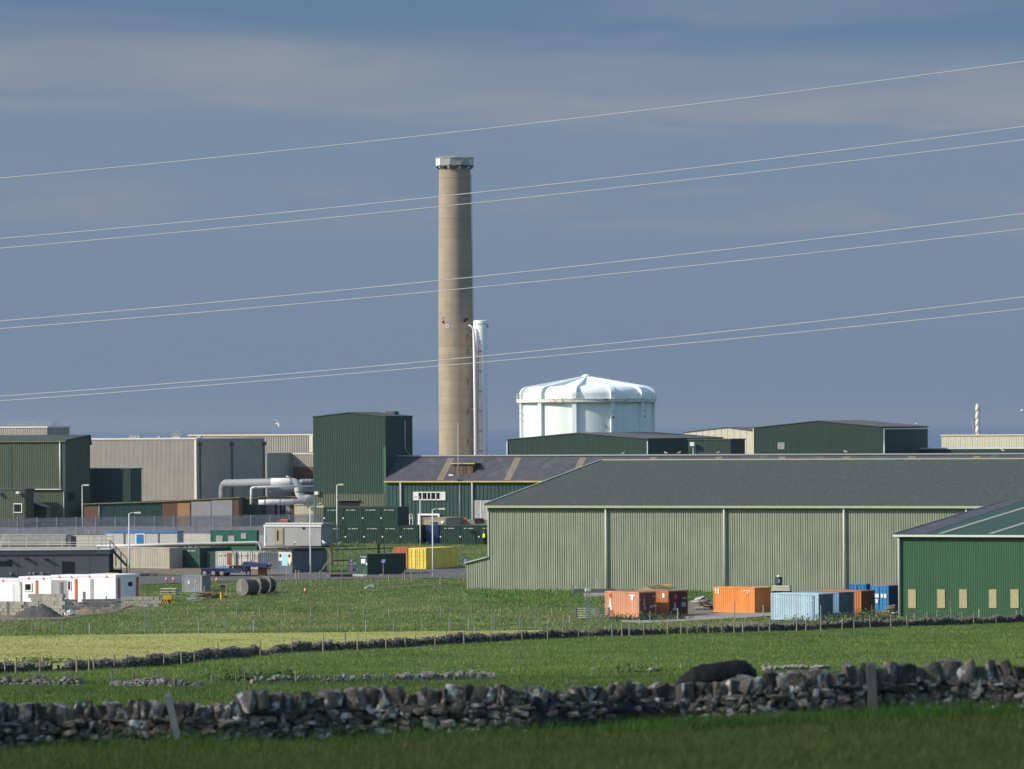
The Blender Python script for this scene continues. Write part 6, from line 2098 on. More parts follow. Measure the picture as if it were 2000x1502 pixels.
while px < 2065:                       # coping: slabs and boulders set on edge
    w = r1.choice([r1.uniform(0.12, 0.20), r1.uniform(0.18, 0.30), r1.uniform(0.26, 0.42)])
    f, h = wall_at(px + w * PXM / 2)
    broken = 1035 < px < 1310
    ch = h * r1.uniform(0.36, 0.45) * (r1.uniform(0.6, 1.0) if broken else 1.0)
    if r1.random() < 0.15:
        ch *= 0.75
    tilt = r1.uniform(-0.28, 0.28) + (r1.uniform(-0.7, 0.7) if broken else 0)
    zb = h * 0.60
    spec.append((f.x, f.y + 0.2 + r1.uniform(-0.06, 0.06), f.z + zb + ch / 2 - 0.02, w * 1.35, r1.uniform(0.42, 0.6), ch * 1.1, tilt, r1.uniform(-0.12, 0.12), r1.uniform(-0.5, 0.5)))
    px += w * PXM * 0.92
px = -70.0
while px < 2065:                       # broken band of thin flat stones under the coping
    w = r1.uniform(0.35, 0.85)
    f, h = wall_at(px + w * PXM / 2)
    if r1.random() < 0.7:
        spec.append((f.x, f.y + 0.13, f.z + h * 0.585 + r1.uniform(-0.03, 0.03), w * 1.1, 0.55, r1.uniform(0.08, 0.14), r1.uniform(-0.06, 0.06), 0, r1.uniform(-0.08, 0.08)))
    px += w * PXM
for c in range(5):                     # rubble courses of uneven stones
    px = -70.0 - c * 17
    while px < 2065:
        w = r1.choice([r1.uniform(0.14, 0.24), r1.uniform(0.22, 0.34), r1.uniform(0.3, 0.46)])
        f, h = wall_at(px + w * PXM / 2)
        hh = h * 0.57 / 5
        spec.append((f.x, f.y + 0.11 + r1.uniform(-0.07, 0.04), f.z + hh * (c + 0.5) + r1.uniform(-0.05, 0.05), w * 1.15, 0.45, hh * r1.uniform(0.95, 1.8), r1.uniform(-0.25, 0.25), r1.uniform(-0.15, 0.15), r1.uniform(-0.3, 0.3)))
        px += w * PXM
spec.sort(key=lambda q: -q[3] * q[5])
for q in spec[:285]:
    put_stone(*q)
fill += [(q[0], q[1], q[2], q[3], q[4], q[5], q[6], q[8]) for q in spec[285:]]
for _ in range(1100):                   # pinning stones in the joints
    px = r1.uniform(-70, 2065)
    f, h = wall_at(px)
    q = r1.uniform(0.07, 0.15)
    fill.append((f.x, f.y + r1.uniform(0.0, 0.12), f.z + h * r1.uniform(0.0, 0.66), q * r1.uniform(1, 1.9), 0.22, q, r1.uniform(-0.4, 0.4), r1.uniform(-0.5, 0.5)))

# far walls: thousands of small stones, one mesh each
def hull_arrays():
    out = []
    for me in STONES['stone']:
        v = np.array([x.co[:] for x in me.vertices])
        f = [tuple(p.vertices) for p in me.polygons]
        out.append((v, f))
    return out
HA = hull_arrays()
def stone_mass(name, items, m, parent):
    V, Fc, base = [], [], 0
    for (x, y, z, sx, sy, sz, ry, rz) in items:
        v, f = random.choice(HA)
        v = v * np.array([sx, sy, sz])
        c, s_ = math.cos(ry), math.sin(ry)
        v = np.stack([v[:, 0] * c + v[:, 2] * s_, v[:, 1], -v[:, 0] * s_ + v[:, 2] * c], 1)
        c, s_ = math.cos(rz), math.sin(rz)
        v = np.stack([v[:, 0] * c - v[:, 1] * s_, v[:, 0] * s_ + v[:, 1] * c, v[:, 2]], 1)
        V.append(v + np.array([x, y, z]))
        Fc += [tuple(i + base for i in q) for q in f]
        base += len(v)
    me = bpy.data.meshes.new(name)
    me.from_pydata(np.concatenate(V).tolist(), [], Fc)
    me.materials.append(M[m])
    o = bpy.data.objects.new(name, me)
    C.objects.link(o)
    o.parent = parent
    o['kind'] = 'stuff'
    return o
def far_wall(label, line, hfun, m, sw, sh, copes=True, gaps=(), name='field_wall'):
    pts = [G(a, b_) for a, b_ in line]
    t = thing(name, label, 'wall', (0, 0, 0))
    items = []
    r2 = random.Random(len(line) * 7 + int(line[0][1]))
    for (a, b_), (pa, pb) in zip(zip(line[:-1], line[1:]), zip(pts[:-1], pts[1:])):
        L = (pb - pa).length
        u = (pb - pa) / L
        rz = math.atan2(u.y, u.x)
        n = int(L / sw)
        for k in range(n):
            f = (k + r2.random() * 0.6) / n
            p = pa + (pb - pa) * f
            px_ = a[0] + (b_[0] - a[0]) * f
            z0 = gz(p.x, p.y)
            h = hfun(px_) * r2.uniform(0.85, 1.15)
            if h < 0.12:
                continue
            z = 0.0
            while z < h:
                hh = sh * r2.uniform(0.7, 1.4)
                last = z + hh >= h
                if last and copes and r2.random() < 0.75:
                    items.append((p.x, p.y, z0 + z + sw * 0.45, sw * 0.5, 0.4, sw * 1.1, r2.uniform(-0.3, 0.3), rz + r2.uniform(-0.3, 0.3)))
                else:
                    items.append((p.x + r2.uniform(-0.1, 0.1), p.y + r2.uniform(-0.08, 0.08), z0 + z + hh / 2, sw * r2.uniform(0.8, 1.4), 0.5, hh * 1.15, r2.uniform(-0.12, 0.12), rz + r2.uniform(-0.2, 0.2)))
                z += hh
    stone_mass('stones', items, m, t)
    return t
stone_mass('pinning_stones', fill, 'stone', wall)
MIDLINE = [(-120, 1324), (0, 1316), (90, 1312), (130, 1311), (300, 1302), (500, 1281), (520, 1279), (545, 1276), (700, 1269), (860, 1259), (1000, 1251), (1100, 1246), (1180, 1243), (1300, 1239), (1420, 1236), (1560, 1232), (1760, 1224), (2000, 1215), (2120, 1211)]
def mid_h(px):
    h = np.interp(px, [-100, 0, 105, 112, 122, 135, 330, 500, 515, 528, 545, 700, 890, 897, 905, 1000, 1130, 1140, 1150, 1165, 1300, 1700, 2100],
                  [0.9, 0.9, 0.85, 0.35, 0.35, 0.7, 0.95, 0.9, 0.3, 0.35, 0.9, 0.85, 0.85, 1.25, 0.85, 0.85, 0.85, 0.6, 0.6, 0.8, 0.85, 0.9, 0.9])
    return float(h) * (1 + 0.12 * math.sin(px * 0.13) + 0.1 * math.sin(px * 0.041 + 2))
far_wall('dark tumbled stone wall crossing between yellow field and pasture', MIDLINE, lambda px: mid_h(px) * 0.56, 'stone_far', 0.27, 0.10)
LOWA = [(-60, 1337), (0, 1338), (90, 1338), (158, 1338)]
far_wall('low broken stone heap at left of the pasture', LOWA, lambda px: 0.28 + 0.12 * math.sin(px * 0.1), 'stone_low', 0.28, 0.12, False)
LOWB = [(220, 1340), (260, 1341), (330, 1342), (400, 1341)]
far_wall('short collapsed stone bank between the two posts', LOWB, lambda px: 0.1 + 0.3 * math.exp(-((px - 310) / 60) ** 2), 'stone_low', 0.28, 0.12, False)
LOWC = [(480, 1336), (600, 1333), (780, 1331), (960, 1327), (1100, 1323), (1300, 1317)]
far_wall('long low line of upright stones across the pasture', LOWC, lambda px: float(np.interp(px, [480, 560, 650, 940, 975, 1150, 1185, 1240, 1270], [0.13, 0.18, 0.24, 0.24, 0.07, 0.07, 0.07, 0.07, 0.05])), 'stone_low', 0.27, 0.12)
LOWD = [(1490, 1313), (1560, 1311), (1620, 1309)]
far_wall('short low line of stones just behind the near wall at right', LOWD, lambda px: 0.18, 'stone_low', 0.27, 0.12)
s = Site(1246, 1316, rot=0.3)
o = bpy.data.objects.new('boulder', STONES['stone_pale'][3]); C.objects.link(o)
o.location = G(1276, 1312); o.scale = (0.75, 0.6, 0.6); o.rotation_euler = (0.2, 0.1, 0.4)
tag(o, 'single pale boulder in the pasture beyond the tumbled wall', 'boulder')

# ------------------------------------------------------------------ posts
def stake_mesh(m, r=0.055, top_cut=0.06):
    b = MB()
    n = 6
    pr = [(r * 1.05, -0.3), (r, 0.3), (r * 0.92, 0.9), (r * 0.85, 1.0)]
    b.lathe(pr, n)
    return b
STAKES = []
for k, (m_, r_) in enumerate((('wood', 0.06), ('wood_grey', 0.055), ('wood', 0.05))):
    me = stake_mesh(m_, r_).mesh('post')
    me.materials.append(M[m_])
    STAKES.append(me)
me = MB().box(-0.035, -0.035, -0.2, 0.035, 0.035, 1.0).mesh('post')
me.materials.append(M['galv'])
THIN = me
r3 = random.Random(5)
ORD = 'first second third fourth fifth sixth seventh eighth ninth tenth eleventh twelfth thirteenth fourteenth fifteenth sixteenth seventeenth eighteenth nineteenth twentieth'.split()
def ordinal(k):
    if k < 20:
        return ORD[k]
    tens = {2: 'twenty', 3: 'thirty', 4: 'forty'}[(k + 1) // 10]
    if (k + 1) % 10 == 0:
        return {'twenty': 'twentieth', 'thirty': 'thirtieth', 'forty': 'fortieth'}[tens]
    return tens + '-' + ORD[(k + 1) % 10 - 1]
def stakes(lst, label, group, name='fence_post', thin=False, thick=1.0, cat='post'):
    for rank, it in enumerate(sorted(lst)):
        px, pyb, hp = it[:3]
        p = G(px, pyb)
        o = bpy.data.objects.new(name, THIN if thin else r3.choice(STAKES))
        C.objects.link(o)
        o.location = p
        h = hp * p.y / F
        o.scale = (thick, thick, h)
        lean = it[3] if len(it) > 3 else r3.uniform(-0.05, 0.05)
        o.rotation_euler = (r3.uniform(-0.04, 0.04), lean, r3.uniform(0, 3))
        tag(o, label + ', ' + ordinal(rank) + ' from left', cat, group)
def mid_y(px):
    return float(np.interp(px, [a for a, _ in MIDLINE], [b_ for _, b_ in MIDLINE]))
stakes([(x, mid_y(x) + r3.uniform(-1, 3), r3.uniform(25, 33)) for x in (10, 31, 78, 84, 150, 174, 183, 223, 248, 289, 320, 355, 380, 425, 448, 508, 569, 631, 675, 698)],
       'grey wooden stake along the left half of the dark tumbled wall', 'stakes along the tumbled wall left')
stakes([(x, mid_y(x) + r3.uniform(-1, 2), r3.uniform(20, 28)) for x in (715, 754, 792, 812, 850, 872, 906, 923, 958, 975, 1005, 1020, 1070, 1099, 1115, 1130, 1196, 1215, 1229, 1258, 1304, 1330, 1343, 1384, 1410, 1434, 1451, 1482, 1503, 1556, 1574, 1603, 1645, 1668, 1700, 1740, 1772, 1810, 1830, 1880, 1902, 1946, 1985)],
       'grey wooden stake along the right half of the dark tumbled wall', 'stakes along the tumbled wall right')
stakes([(182, 1203, 22), (231, 1202, 18), (280, 1201, 18, 0.25), (319, 1201, 19), (367, 1202, 20), (417, 1203, 23), (462, 1203, 21), (508, 1203, 21), (556, 1203, 21), (607, 1203, 18), (661, 1204, 20), (711, 1204, 18), (760, 1204, 18), (806, 1204, 16), (861, 1206, 19), (921, 1206, 18), (979, 1206, 18), (1034, 1200, 12), (1078, 1200, 12)],
       'pale wooden stake in the row through the rough grass', 'stake row through the rough grass')
stakes([(63, 1240, 22), (122, 1239, 20), (175, 1238, 20), (331, 1236, 20), (388, 1235, 23), (442, 1235, 23), (495, 1235, 23), (549, 1235, 23), (604, 1235, 24), (660, 1234, 24), (715, 1233, 22), (769, 1232, 23), (825, 1231, 23), (877, 1230, 24), (915, 1230, 22), (1016, 1228, 26), (1046, 1228, 26), (1103, 1224, 22), (1112, 1216, 14), (1071, 1220, 12), (927, 1234, 12)],
       'thin metal fence post along the top of the yellow field', 'thin posts above the yellow field', thin=True, cat='post')
stakes([(637, 1141, 12), (667, 1153, 17), (668.6, 1133, 22), (700, 1139, 13), (712, 1128, 16), (725.6, 1138, 13), (760, 1138, 17), (787, 1136, 18), (791, 1136.5, 23), (804, 1136.5, 21), (816, 1131, 13), (823, 1132, 14), (860, 1142, 18), (559.7, 1135, 23), (577.5, 1131, 18), (583, 1132, 18), (625, 1132, 18), (549, 1148, 18), (580, 1143, 14), (590.6, 1143, 13), (608, 1143, 15), (714, 1145, 10), (738, 1144, 8), (443, 1166, 26), (450, 1164, 20), (399, 1160, 16), (300, 1138, 24), (296, 1139, 23), (273, 1180, 18), (241, 1180, 16), (208, 1182, 18)],
       'short wooden stake on the road verge', 'stakes on the road verge', thick=1.35)
stakes([(70, 1337, 24), (16, 1335, 16), (220, 1338, 22), (261, 1339, 26), (341, 1342, 20), (414, 1336, 20), (462, 1338, 26), (478, 1338, 28), (558, 1334, 12), (578, 1334, 22), (751, 1332, 20), (888, 1331, 14), (1001, 1314, 8), (1158, 1313, 9), (1492, 1310, 12), (1330, 1306, 10)],
       'weathered post beside the low stones in the pasture', 'posts by the low stones')
stakes([(1190, 1213, 18), (1132, 1212, 10), (1270, 1216, 22), (1324, 1214, 26), (1382, 1207, 20), (1435, 1210, 36), (1491, 1200, 18), (1665, 1206, 22), (1703, 1206, 24), (1740, 1204, 20), (1604, 1222, 40, 0.03), (1705, 1198, 26), (1858, 1214, 40), (1912, 1212, 22), (1995, 1210, 22), (1832, 1214, 22), (1785, 1218, 20)],
       'thin steel post by the gravel track and green shed', 'thin posts at the right yard', thin=True)
stakes([(1140, 1165, 34), (1165, 1165, 34), (1170, 1165, 30), (1210, 1164, 32), (1195, 1165, 16), (1175, 1166, 16), (1250, 1160, 22), (1262, 1160, 18), (1118, 1160, 18), (1125, 1160, 15), (1131, 1161, 16)],
       'thin steel standard behind the salmon container', 'thin standards at the plinth', thin=True)

# the two posts at the near wall
def big_post(label, px, tilt, hp, wd, dep, over, m):
    f, h = wall_at(px)
    o = thing('wall_post', label, 'post', (f.x, f.y - 0.25, f.z))
    o.rotation_euler = (R(-3), tilt, 0.05)
    MB().box(-wd / 2, -dep / 2, -0.2, wd / 2, dep / 2, hp).build('post', m, o)
    MB().hexa([(-wd / 2, -dep / 2, hp + 0.002), (wd / 2, -dep / 2, hp + 0.002), (wd / 2, dep / 2, hp + 0.002), (-wd / 2, dep / 2, hp + 0.002)],
              [(-wd / 2 + 0.02, -dep / 2 + 0.02, hp + 0.05), (wd / 2 - 0.03, -dep / 2 + 0.02, hp + 0.07), (wd / 2 - 0.03, dep / 2 - 0.02, hp + 0.07), (-wd / 2 + 0.02, dep / 2 - 0.02, hp + 0.05)]).build('cut_top', m, o)
    return o
M['post_pale'] = mat('silvered post timber', (0.21, 0.215, 0.21), 0.9, 0.25, 4.0, streak=0.3)
M['post_dark'] = mat('brown grey post timber', (0.12, 0.115, 0.105), 0.9, 0.25, 4.0, streak=0.3)
big_post('leaning silvered post propped on the near wall at left', 352, R(-12), 1.12, 0.15, 0.10, 0, 'post_pale')
big_post('upright weathered post against the near wall at right', 1703, R(-1), 1.22, 0.20, 0.14, 0, 'post_dark')

# black plastic snagged on the near wall
def tarp():
    A = [(1030, 1395, 1432), (1042, 1358, 1428), (1056, 1364, 1424), (1075, 1385, 1424), (1100, 1394, 1420), (1140, 1398, 1416), (1175, 1392, 1412), (1200, 1372, 1408), (1218, 1356, 1402), (1240, 1362, 1398), (1262, 1372, 1400), (1285, 1376, 1412), (1300, 1386, 1398), (1330, 1388, 1393)]
    n, k = 60, 10
    f0, _ = wall_at(1160)
    XX = np.zeros((k + 1, n + 1)); YY = XX.copy(); ZZ = XX.copy()
    r0 = np.random.default_rng(4)
    for i in range(n + 1):
        px = 1030 + 300 * i / n
        top = np.interp(px, [a for a, _, _ in A], [b_ for _, b_, _ in A])
        bot = np.interp(px, [a for a, _, _ in A], [c for _, _, c in A])
        f, h = wall_at(px)
        for j in range(k + 1):
            q = P(px, bot + (top - bot) * j / k, f.y - 0.2)
            XX[j, i], ZZ[j, i] = q.x, q.z
            YY[j, i] = q.y + 0.025 * math.sin(j * 1.1 + i * 0.5) + 0.03 * math.sin(i * 0.6 + j * 0.3) + 0.10 * j / k
    c = Vector((float(XX.mean()), float(YY.mean()), float(ZZ.min())))
    o = grid_obj('plastic_sheet', XX - c.x, YY - c.y, ZZ - c.z, 'tarp', kind='')
    del o['kind']
    o.location = c
    md = o.modifiers.new('thickness', 'SOLIDIFY'); md.thickness = 0.012
    tag(o, 'torn black plastic sheet snagged along the near wall', 'plastic sheet')
tarp()

# ------------------------------------------------------------------ cow
def skin_mesh(name, verts, edges, radii, m, root=0, sub=2):
    me = bpy.data.meshes.new(name)
    me.from_pydata(verts, edges, [])
    o = bpy.data.objects.new(name, me)
    C.objects.link(o)
    md = o.modifiers.new('skin', 'SKIN')
    md.use_smooth_shade = True
    if not me.skin_vertices:
        bpy.context.view_layer.objects.active = o
        bpy.ops.mesh.customdata_skin_add()
    for i, r_ in enumerate(radii):
        me.skin_vertices[0].data[i].radius = r_ if isinstance(r_, tuple) else (r_, r_)
        me.skin_vertices[0].data[i].use_root = (i == root)
    s_ = o.modifiers.new('smooth', 'SUBSURF'); s_.levels = sub; s_.render_levels = sub
    me.materials.append(M[m] if isinstance(m, str) else m)
    return o
def loft(b, rings, seg=16):
    """rings of (centre, u axis, v axis): a closed tapering body"""
    base = len(b.v)
    for c, u_, v_ in rings:
        for q in range(seg):
            t_ = 2 * math.pi * q / seg
            b.v.append(tuple(Vector(c) + Vector(u_) * math.cos(t_) + Vector(v_) * math.sin(t_)))
    for k in range(len(rings) - 1):
        for q in range(seg):
            a_ = base + k * seg + q
            c_ = base + k * seg + (q + 1) % seg
            b.f.append((a_, c_, c_ + seg, a_ + seg))
    b.f.append(tuple(base + q for q in range(seg))[::-1])
    e = base + (len(rings) - 1) * seg
    b.f.append(tuple(e + q for q in range(seg)))
cb = MB()
trunk = [(0.97, 0.98, 0.06, 0.08), (0.93, 0.98, 0.15, 0.18), (0.84, 1.02, 0.23, 0.30), (0.70, 1.05, 0.27, 0.375), (0.5, 1.045, 0.30, 0.395), (0.2, 1.02, 0.35, 0.38), (-0.1, 0.99, 0.37, 0.385), (-0.35, 0.96, 0.36, 0.385), (-0.58, 0.925, 0.31, 0.37), (-0.78, 0.85, 0.24, 0.31), (-0.95, 0.74, 0.17, 0.24), (-1.12, 0.6, 0.12, 0.18)]
loft(cb, [((x, 0, z), (0, ry, 0), (0.0, 0, rz_)) for x, z, ry, rz_ in trunk])
loft(cb, [((-1.08, 0, 0.80), (0, 0.12, 0), (0.10, 0, 0.14)), ((-1.24, 0, 0.60), (0, 0.115, 0), (0.09, 0, 0.11)), ((-1.36, 0, 0.38), (0, 0.10, 0), (0.09, 0, 0.06)), ((-1.44, 0, 0.16), (0, 0.085, 0), (0.07, 0, 0.04)), ((-1.46, 0, 0.08), (0, 0.06, 0), (0.05, 0, 0.03))], 12)
for sy in (-1, 1):
    x0 = 0.72 if sy > 0 else 0.62
    loft(cb, [((x0, sy * 0.17, 0.98), (0.20, 0, 0), (0, 0.12, 0)), ((x0 + 0.02, sy * 0.19, 0.74), (0.15, 0, 0), (0, 0.10, 0)), ((x0 + 0.12, sy * 0.19, 0.50), (0.075, 0, 0), (0, 0.06, 0)), ((x0 + 0.08, sy * 0.19, 0.28), (0.05, 0, 0), (0, 0.045, 0)), ((x0 + 0.05, sy * 0.19, 0.08), (0.05, 0, 0), (0, 0.05, 0)), ((x0 + 0.02, sy * 0.19, 0.0), (0.075, 0, 0), (0, 0.06, 0))], 10)
    x0 = -0.55 if sy > 0 else -0.66
    loft(cb, [((x0, sy * 0.16, 0.92), (0.15, 0, 0), (0, 0.11, 0)), ((x0, sy * 0.18, 0.62), (0.09, 0, 0), (0, 0.08, 0)), ((x0 - 0.02, sy * 0.18, 0.40), (0.06, 0, 0), (0, 0.055, 0)), ((x0, sy * 0.18, 0.22), (0.045, 0, 0), (0, 0.04, 0)), ((x0, sy * 0.18, 0.06), (0.05, 0, 0), (0, 0.05, 0)), ((x0 - 0.02, sy * 0.18, 0.0), (0.07, 0, 0), (0, 0.06, 0))], 10)
    loft(cb, [((-1.10, sy * 0.10, 0.74), (0.04, 0, 0.04), (0, 0, 0.05)), ((-1.10, sy * 0.22, 0.74), (0.05, 0, 0.03), (0, 0, 0.04)), ((-1.10, sy * 0.30, 0.71), (0.015, 0, 0.01), (0, 0, 0.015))], 8)
loft(cb, [((0.93, 0, 1.22), (0.035, 0, 0), (0, 0.035, 0)), ((1.0, 0, 1.0), (0.025, 0, 0), (0, 0.025, 0)), ((0.99, 0, 0.62), (0.02, 0, 0), (0, 0.02, 0)), ((0.98, 0, 0.48), (0.04, 0, 0), (0, 0.04, 0)), ((0.98, 0, 0.38), (0.015, 0, 0), (0, 0.015, 0))], 8)
cow = cb.build('cow', 'hide', smooth=True)
md = cow.modifiers.new('fuse', 'REMESH'); md.mode = 'VOXEL'; md.voxel_size = 0.03; md.use_smooth_shade = True
tx = bpy.data.textures.new('hide lumps', 'CLOUDS'); tx.noise_scale = 0.22
md = cow.modifiers.new('lumps', 'DISPLACE'); md.texture = tx; md.strength = 0.09; md.mid_level = 0.5
md = cow.modifiers.new('smooth', 'SMOOTH'); md.factor = 0.5; md.iterations = 6
pc = P(1400, 1300, 116.0)
cow.location = (pc.x, 116.0, gz(pc.x, 116.0))
cow.rotation_euler = (0, 0, R(8))
zt = P(1440, 1288, 116.0).z - cow.location.z
cow.scale = (0.93, 1.0, zt / 1.44)
tag(cow, 'black cow grazing behind the near stone wall', 'cow')

# ------------------------------------------------------------------ person in high visibility jacket
pp = G(945.5, 1063.5)
body = skin_mesh('person', [(0, 0, 0.95), (0, 0, 1.15), (0, 0, 1.42), (0, 0, 1.52), (0, 0, 1.64), (0, 0, 1.72), (-0.1, 0.0, 0.86), (-0.12, -0.02, 0.48), (-0.14, 0, 0.08), (0.1, 0.0, 0.86), (0.12, 0.05, 0.48), (0.16, 0.06, 0.08),
                            (-0.2, 0, 1.40), (-0.25, 0, 1.12), (-0.22, -0.12, 0.90), (0.2, 0, 1.40), (0.25, 0.02, 1.12), (0.22, -0.08, 0.90), (-0.15, -0.14, 0.04), (0.15, -0.08, 0.04), (0, -0.1, 1.62)],
                 [(0, 1), (1, 2), (2, 3), (3, 4), (4, 5), (0, 6), (6, 7), (7, 8), (0, 9), (9, 10), (10, 11), (2, 12), (12, 13), (13, 14), (2, 15), (15, 16), (16, 17), (8, 18), (11, 19), (4, 20)],
                 [(0.16, 0.12), (0.15, 0.11), (0.17, 0.11), 0.06, 0.095, 0.085, 0.09, 0.065, 0.05, 0.09, 0.065, 0.05, 0.065, 0.05, 0.045, 0.065, 0.05, 0.045, 0.04, 0.04, 0.03], 'skin')
body.location = pp
body.rotation_euler = (0, 0, R(-60))
tag(body, 'person in bright yellow jacket and dark trousers walking beside the warehouse', 'person')
jk = skin_mesh('jacket', [(0, 0, 0.88), (0, 0, 1.15), (0, 0, 1.43), (-0.21, 0, 1.40), (-0.26, 0, 1.12), (-0.225, -0.1, 0.94), (0.21, 0, 1.40), (0.26, 0.02, 1.12), (0.225, -0.06, 0.94), (0, 0, 1.5)],
               [(0, 1), (1, 2), (2, 3), (3, 4), (4, 5), (2, 6), (6, 7), (7, 8), (2, 9)], [(0.23, 0.17), (0.2, 0.15), (0.22, 0.15), 0.09, 0.075, 0.07, 0.09, 0.075, 0.07, 0.08], 'hivis')
jk.parent = body
tr = skin_mesh('trousers', [(0, 0, 0.92), (-0.1, 0.0, 0.84), (-0.12, -0.02, 0.48), (-0.14, 0, 0.10), (0.1, 0.0, 0.84), (0.12, 0.05, 0.48), (0.16, 0.06, 0.10), (-0.15, -0.16, 0.05), (0.15, -0.10, 0.05)],
               [(0, 1), (1, 2), (2, 3), (0, 4), (4, 5), (5, 6), (3, 7), (6, 8)], [(0.19, 0.14), 0.115, 0.09, 0.075, 0.115, 0.09, 0.075, 0.055, 0.055], 'navy_cloth')
tr.parent = body
hr = MB().lathe([(0.108, 1.68), (0.104, 1.74), (0.075, 1.80), (0.02, 1.825)], 14).build('hair', 'brown', body, smooth=True)

# ------------------------------------------------------------------ gulls
def gull_mesh_parts():
    b = MB()
    prof = [(-0.26, 0.015, 0.0), (-0.2, 0.05, 0.0), (-0.08, 0.085, 0.0), (0.06, 0.085, 0.02), (0.15, 0.055, 0.06), (0.19, 0.05, 0.12), (0.23, 0.052, 0.155), (0.27, 0.035, 0.155), (0.29, 0.015, 0.15)]
    b.tube([(x, 0, z + 0.2) for x, r_, z in prof], [r_ for x, r_, z in prof], 8)
    w = MB()
    for sy in (-1, 1):
        w.hexa([(-0.33, sy * 0.03, 0.19), (0.05, sy * 0.06, 0.17), (0.05, sy * 0.10, 0.17), (-0.33, sy * 0.05, 0.19)], [(-0.33, sy * 0.03, 0.22), (0.05, sy * 0.05, 0.28), (0.05, sy * 0.10, 0.27), (-0.33, sy * 0.05, 0.215)])
    k = MB().tube([(0.285, 0, 0.35), (0.345, 0, 0.34)], [0.014, 0.006], 6)
    l = MB()
    for sy in (-0.03, 0.03):
        l.tube([(0.0, sy, 0), (0.0, sy, 0.14)], 0.009, 5)
    return b, w, k, l
gp = gull_mesh_parts()
g0 = None
def gull(label, px, py, d, rz, sc=1.05, ground=False):
    global g0
    p = G(px, py) if ground else P(px, py, d)
    if g0 is None:
        g0 = thing('gull', label, 'gull', p, rz, 'gulls perched about the works')
        gp[0].build('body', 'gull_white', g0, smooth=True)
        gp[1].build('wing', 'gull_grey', g0)
        gp[2].build('beak', 'beak', g0)
        gp[3].build('legs', 'beak', g0)
        g0.scale = (sc,) * 3
        return g0
    return copy_tree(g0, p, rz, label, (sc,) * 3)
gull('gull perched on the white duct', 562, 934.2, 777.5, 2.6)
gull('gull on the roof of the dark green block, left', 186, 917, 814, 0.3)
gull('gull on the roof of the dark green block, right', 258, 917, 813, 2.9)
gull('gull standing on the lamp before the painted van body', 623.5, 989.3, 634, 1.0, 1.2)
gull('gull on the long hall ridge left of the annex', 1216, 888.8, 745, 0.4)
gull('gull on the long hall ridge below the annex light', 1301, 887.5, 742, 2.8)
gull('gull on the long hall ridge right of the annex light', 1326, 887.2, 741, 0.2)
gull('gull on the long hall ridge under the cream hall', 1402, 887.2, 739, 0.5)
gull('gull on the long hall ridge right of the louvre', 1652, 885.4, 728, 2.7)
gull('gull on the roof ridge of the green gabled hall', 1631, 821.8, 865, 0.3)
gull('gull on the roof edge at the right end of the green gabled hall', 1790, 830.5, 868, 2.8)
gull('gull on the gable of the hall before the reactor', 1146, 845.8, 823, 0.5)
gull('gull on the long hall ridge at far right', 1959, 883.0, 715, 2.8)
gull('gull standing by the grey cabin, left', 575.5, 1066, 700, 1.2, 1.5)
gull('gull standing at the corner of the grey cabin', 632.5, 1065.5, 690, 2.0, 1.8)
gull('gull at the foot of the tall lamp post', 661, 1066, 716, 0.4, 1.4)
def flying_gull(label, px, py, d, rz, roll):
    t = thing('flying_gull', label, 'gull', P(px, py, d), rz, 'gulls on the wing')
    t.rotation_euler = (roll, 0, rz)
    gp[0].build('body', 'gull_white', t, smooth=True, loc=(0, 0, -0.2))
    for sy in (-1, 1):
        w = MB()
        w.hexa([(-0.1, sy * 0.05, 0.02), (0.1, sy * 0.05, 0.02), (0.14, sy * 0.38, 0.16), (-0.02, sy * 0.38, 0.15)], [(-0.1, sy * 0.05, 0.04), (0.1, sy * 0.05, 0.05), (0.14, sy * 0.38, 0.18), (-0.02, sy * 0.38, 0.165)])
        w.hexa([(-0.02, sy * 0.381, 0.15), (0.14, sy * 0.381, 0.16), (-0.02, sy * 0.78, 0.12), (-0.1, sy * 0.76, 0.12)], [(-0.02, sy * 0.381, 0.165), (0.14, sy * 0.381, 0.18), (-0.02, sy * 0.78, 0.13), (-0.1, sy * 0.76, 0.13)])
        w.build('wing', 'gull_grey' if sy > 0 else 'gull_white', t)
    gp[2].build('beak', 'beak', t, loc=(0, 0, -0.2))
flying_gull('gull gliding low over the sea left of the green block', 541, 828, 560, R(20), R(35))
flying_gull('gull flying at the right edge of the picture', 1996, 803.5, 420, R(70), R(-20))

# ------------------------------------------------------------------ power lines
WIRES = [((348, 250, 120), 338, 'topmost single power line crossing the sky'),
         ((466, 373, 247), 330, 'upper pair of power lines, higher wire'), ((485, 393, 273), 346, 'upper pair of power lines, lower wire'),
         ((627, 537.5, 417), 330, 'middle pair of power lines, higher wire'), ((642, 558.5, 447), 346, 'middle pair of power lines, lower wire'),
         ((774, 694, 580), 330, 'bottom pair of power lines, higher wire'), ((783, 706, 603), 346, 'bottom pair of power lines, lower wire')]
for (a, mdy, c), d, lab in WIRES:
    q = np.polyfit([0, 960, 2000], [a, mdy, c], 2)
    pts = []
    for k in range(61):
        px = -900 + 3900 * k / 60
        dd = d + (1000 - px) / 1000 * 9
        pts.append(P(px, float(np.polyval(q, px)), dd))
    o0 = pts[0].copy()
    o = MB().tube([p - o0 for p in pts], 0.027, 6).build('power_line', 'cable', smooth=True, loc=o0)
    tag(o, lab, 'power line', 'power lines crossing the sky')

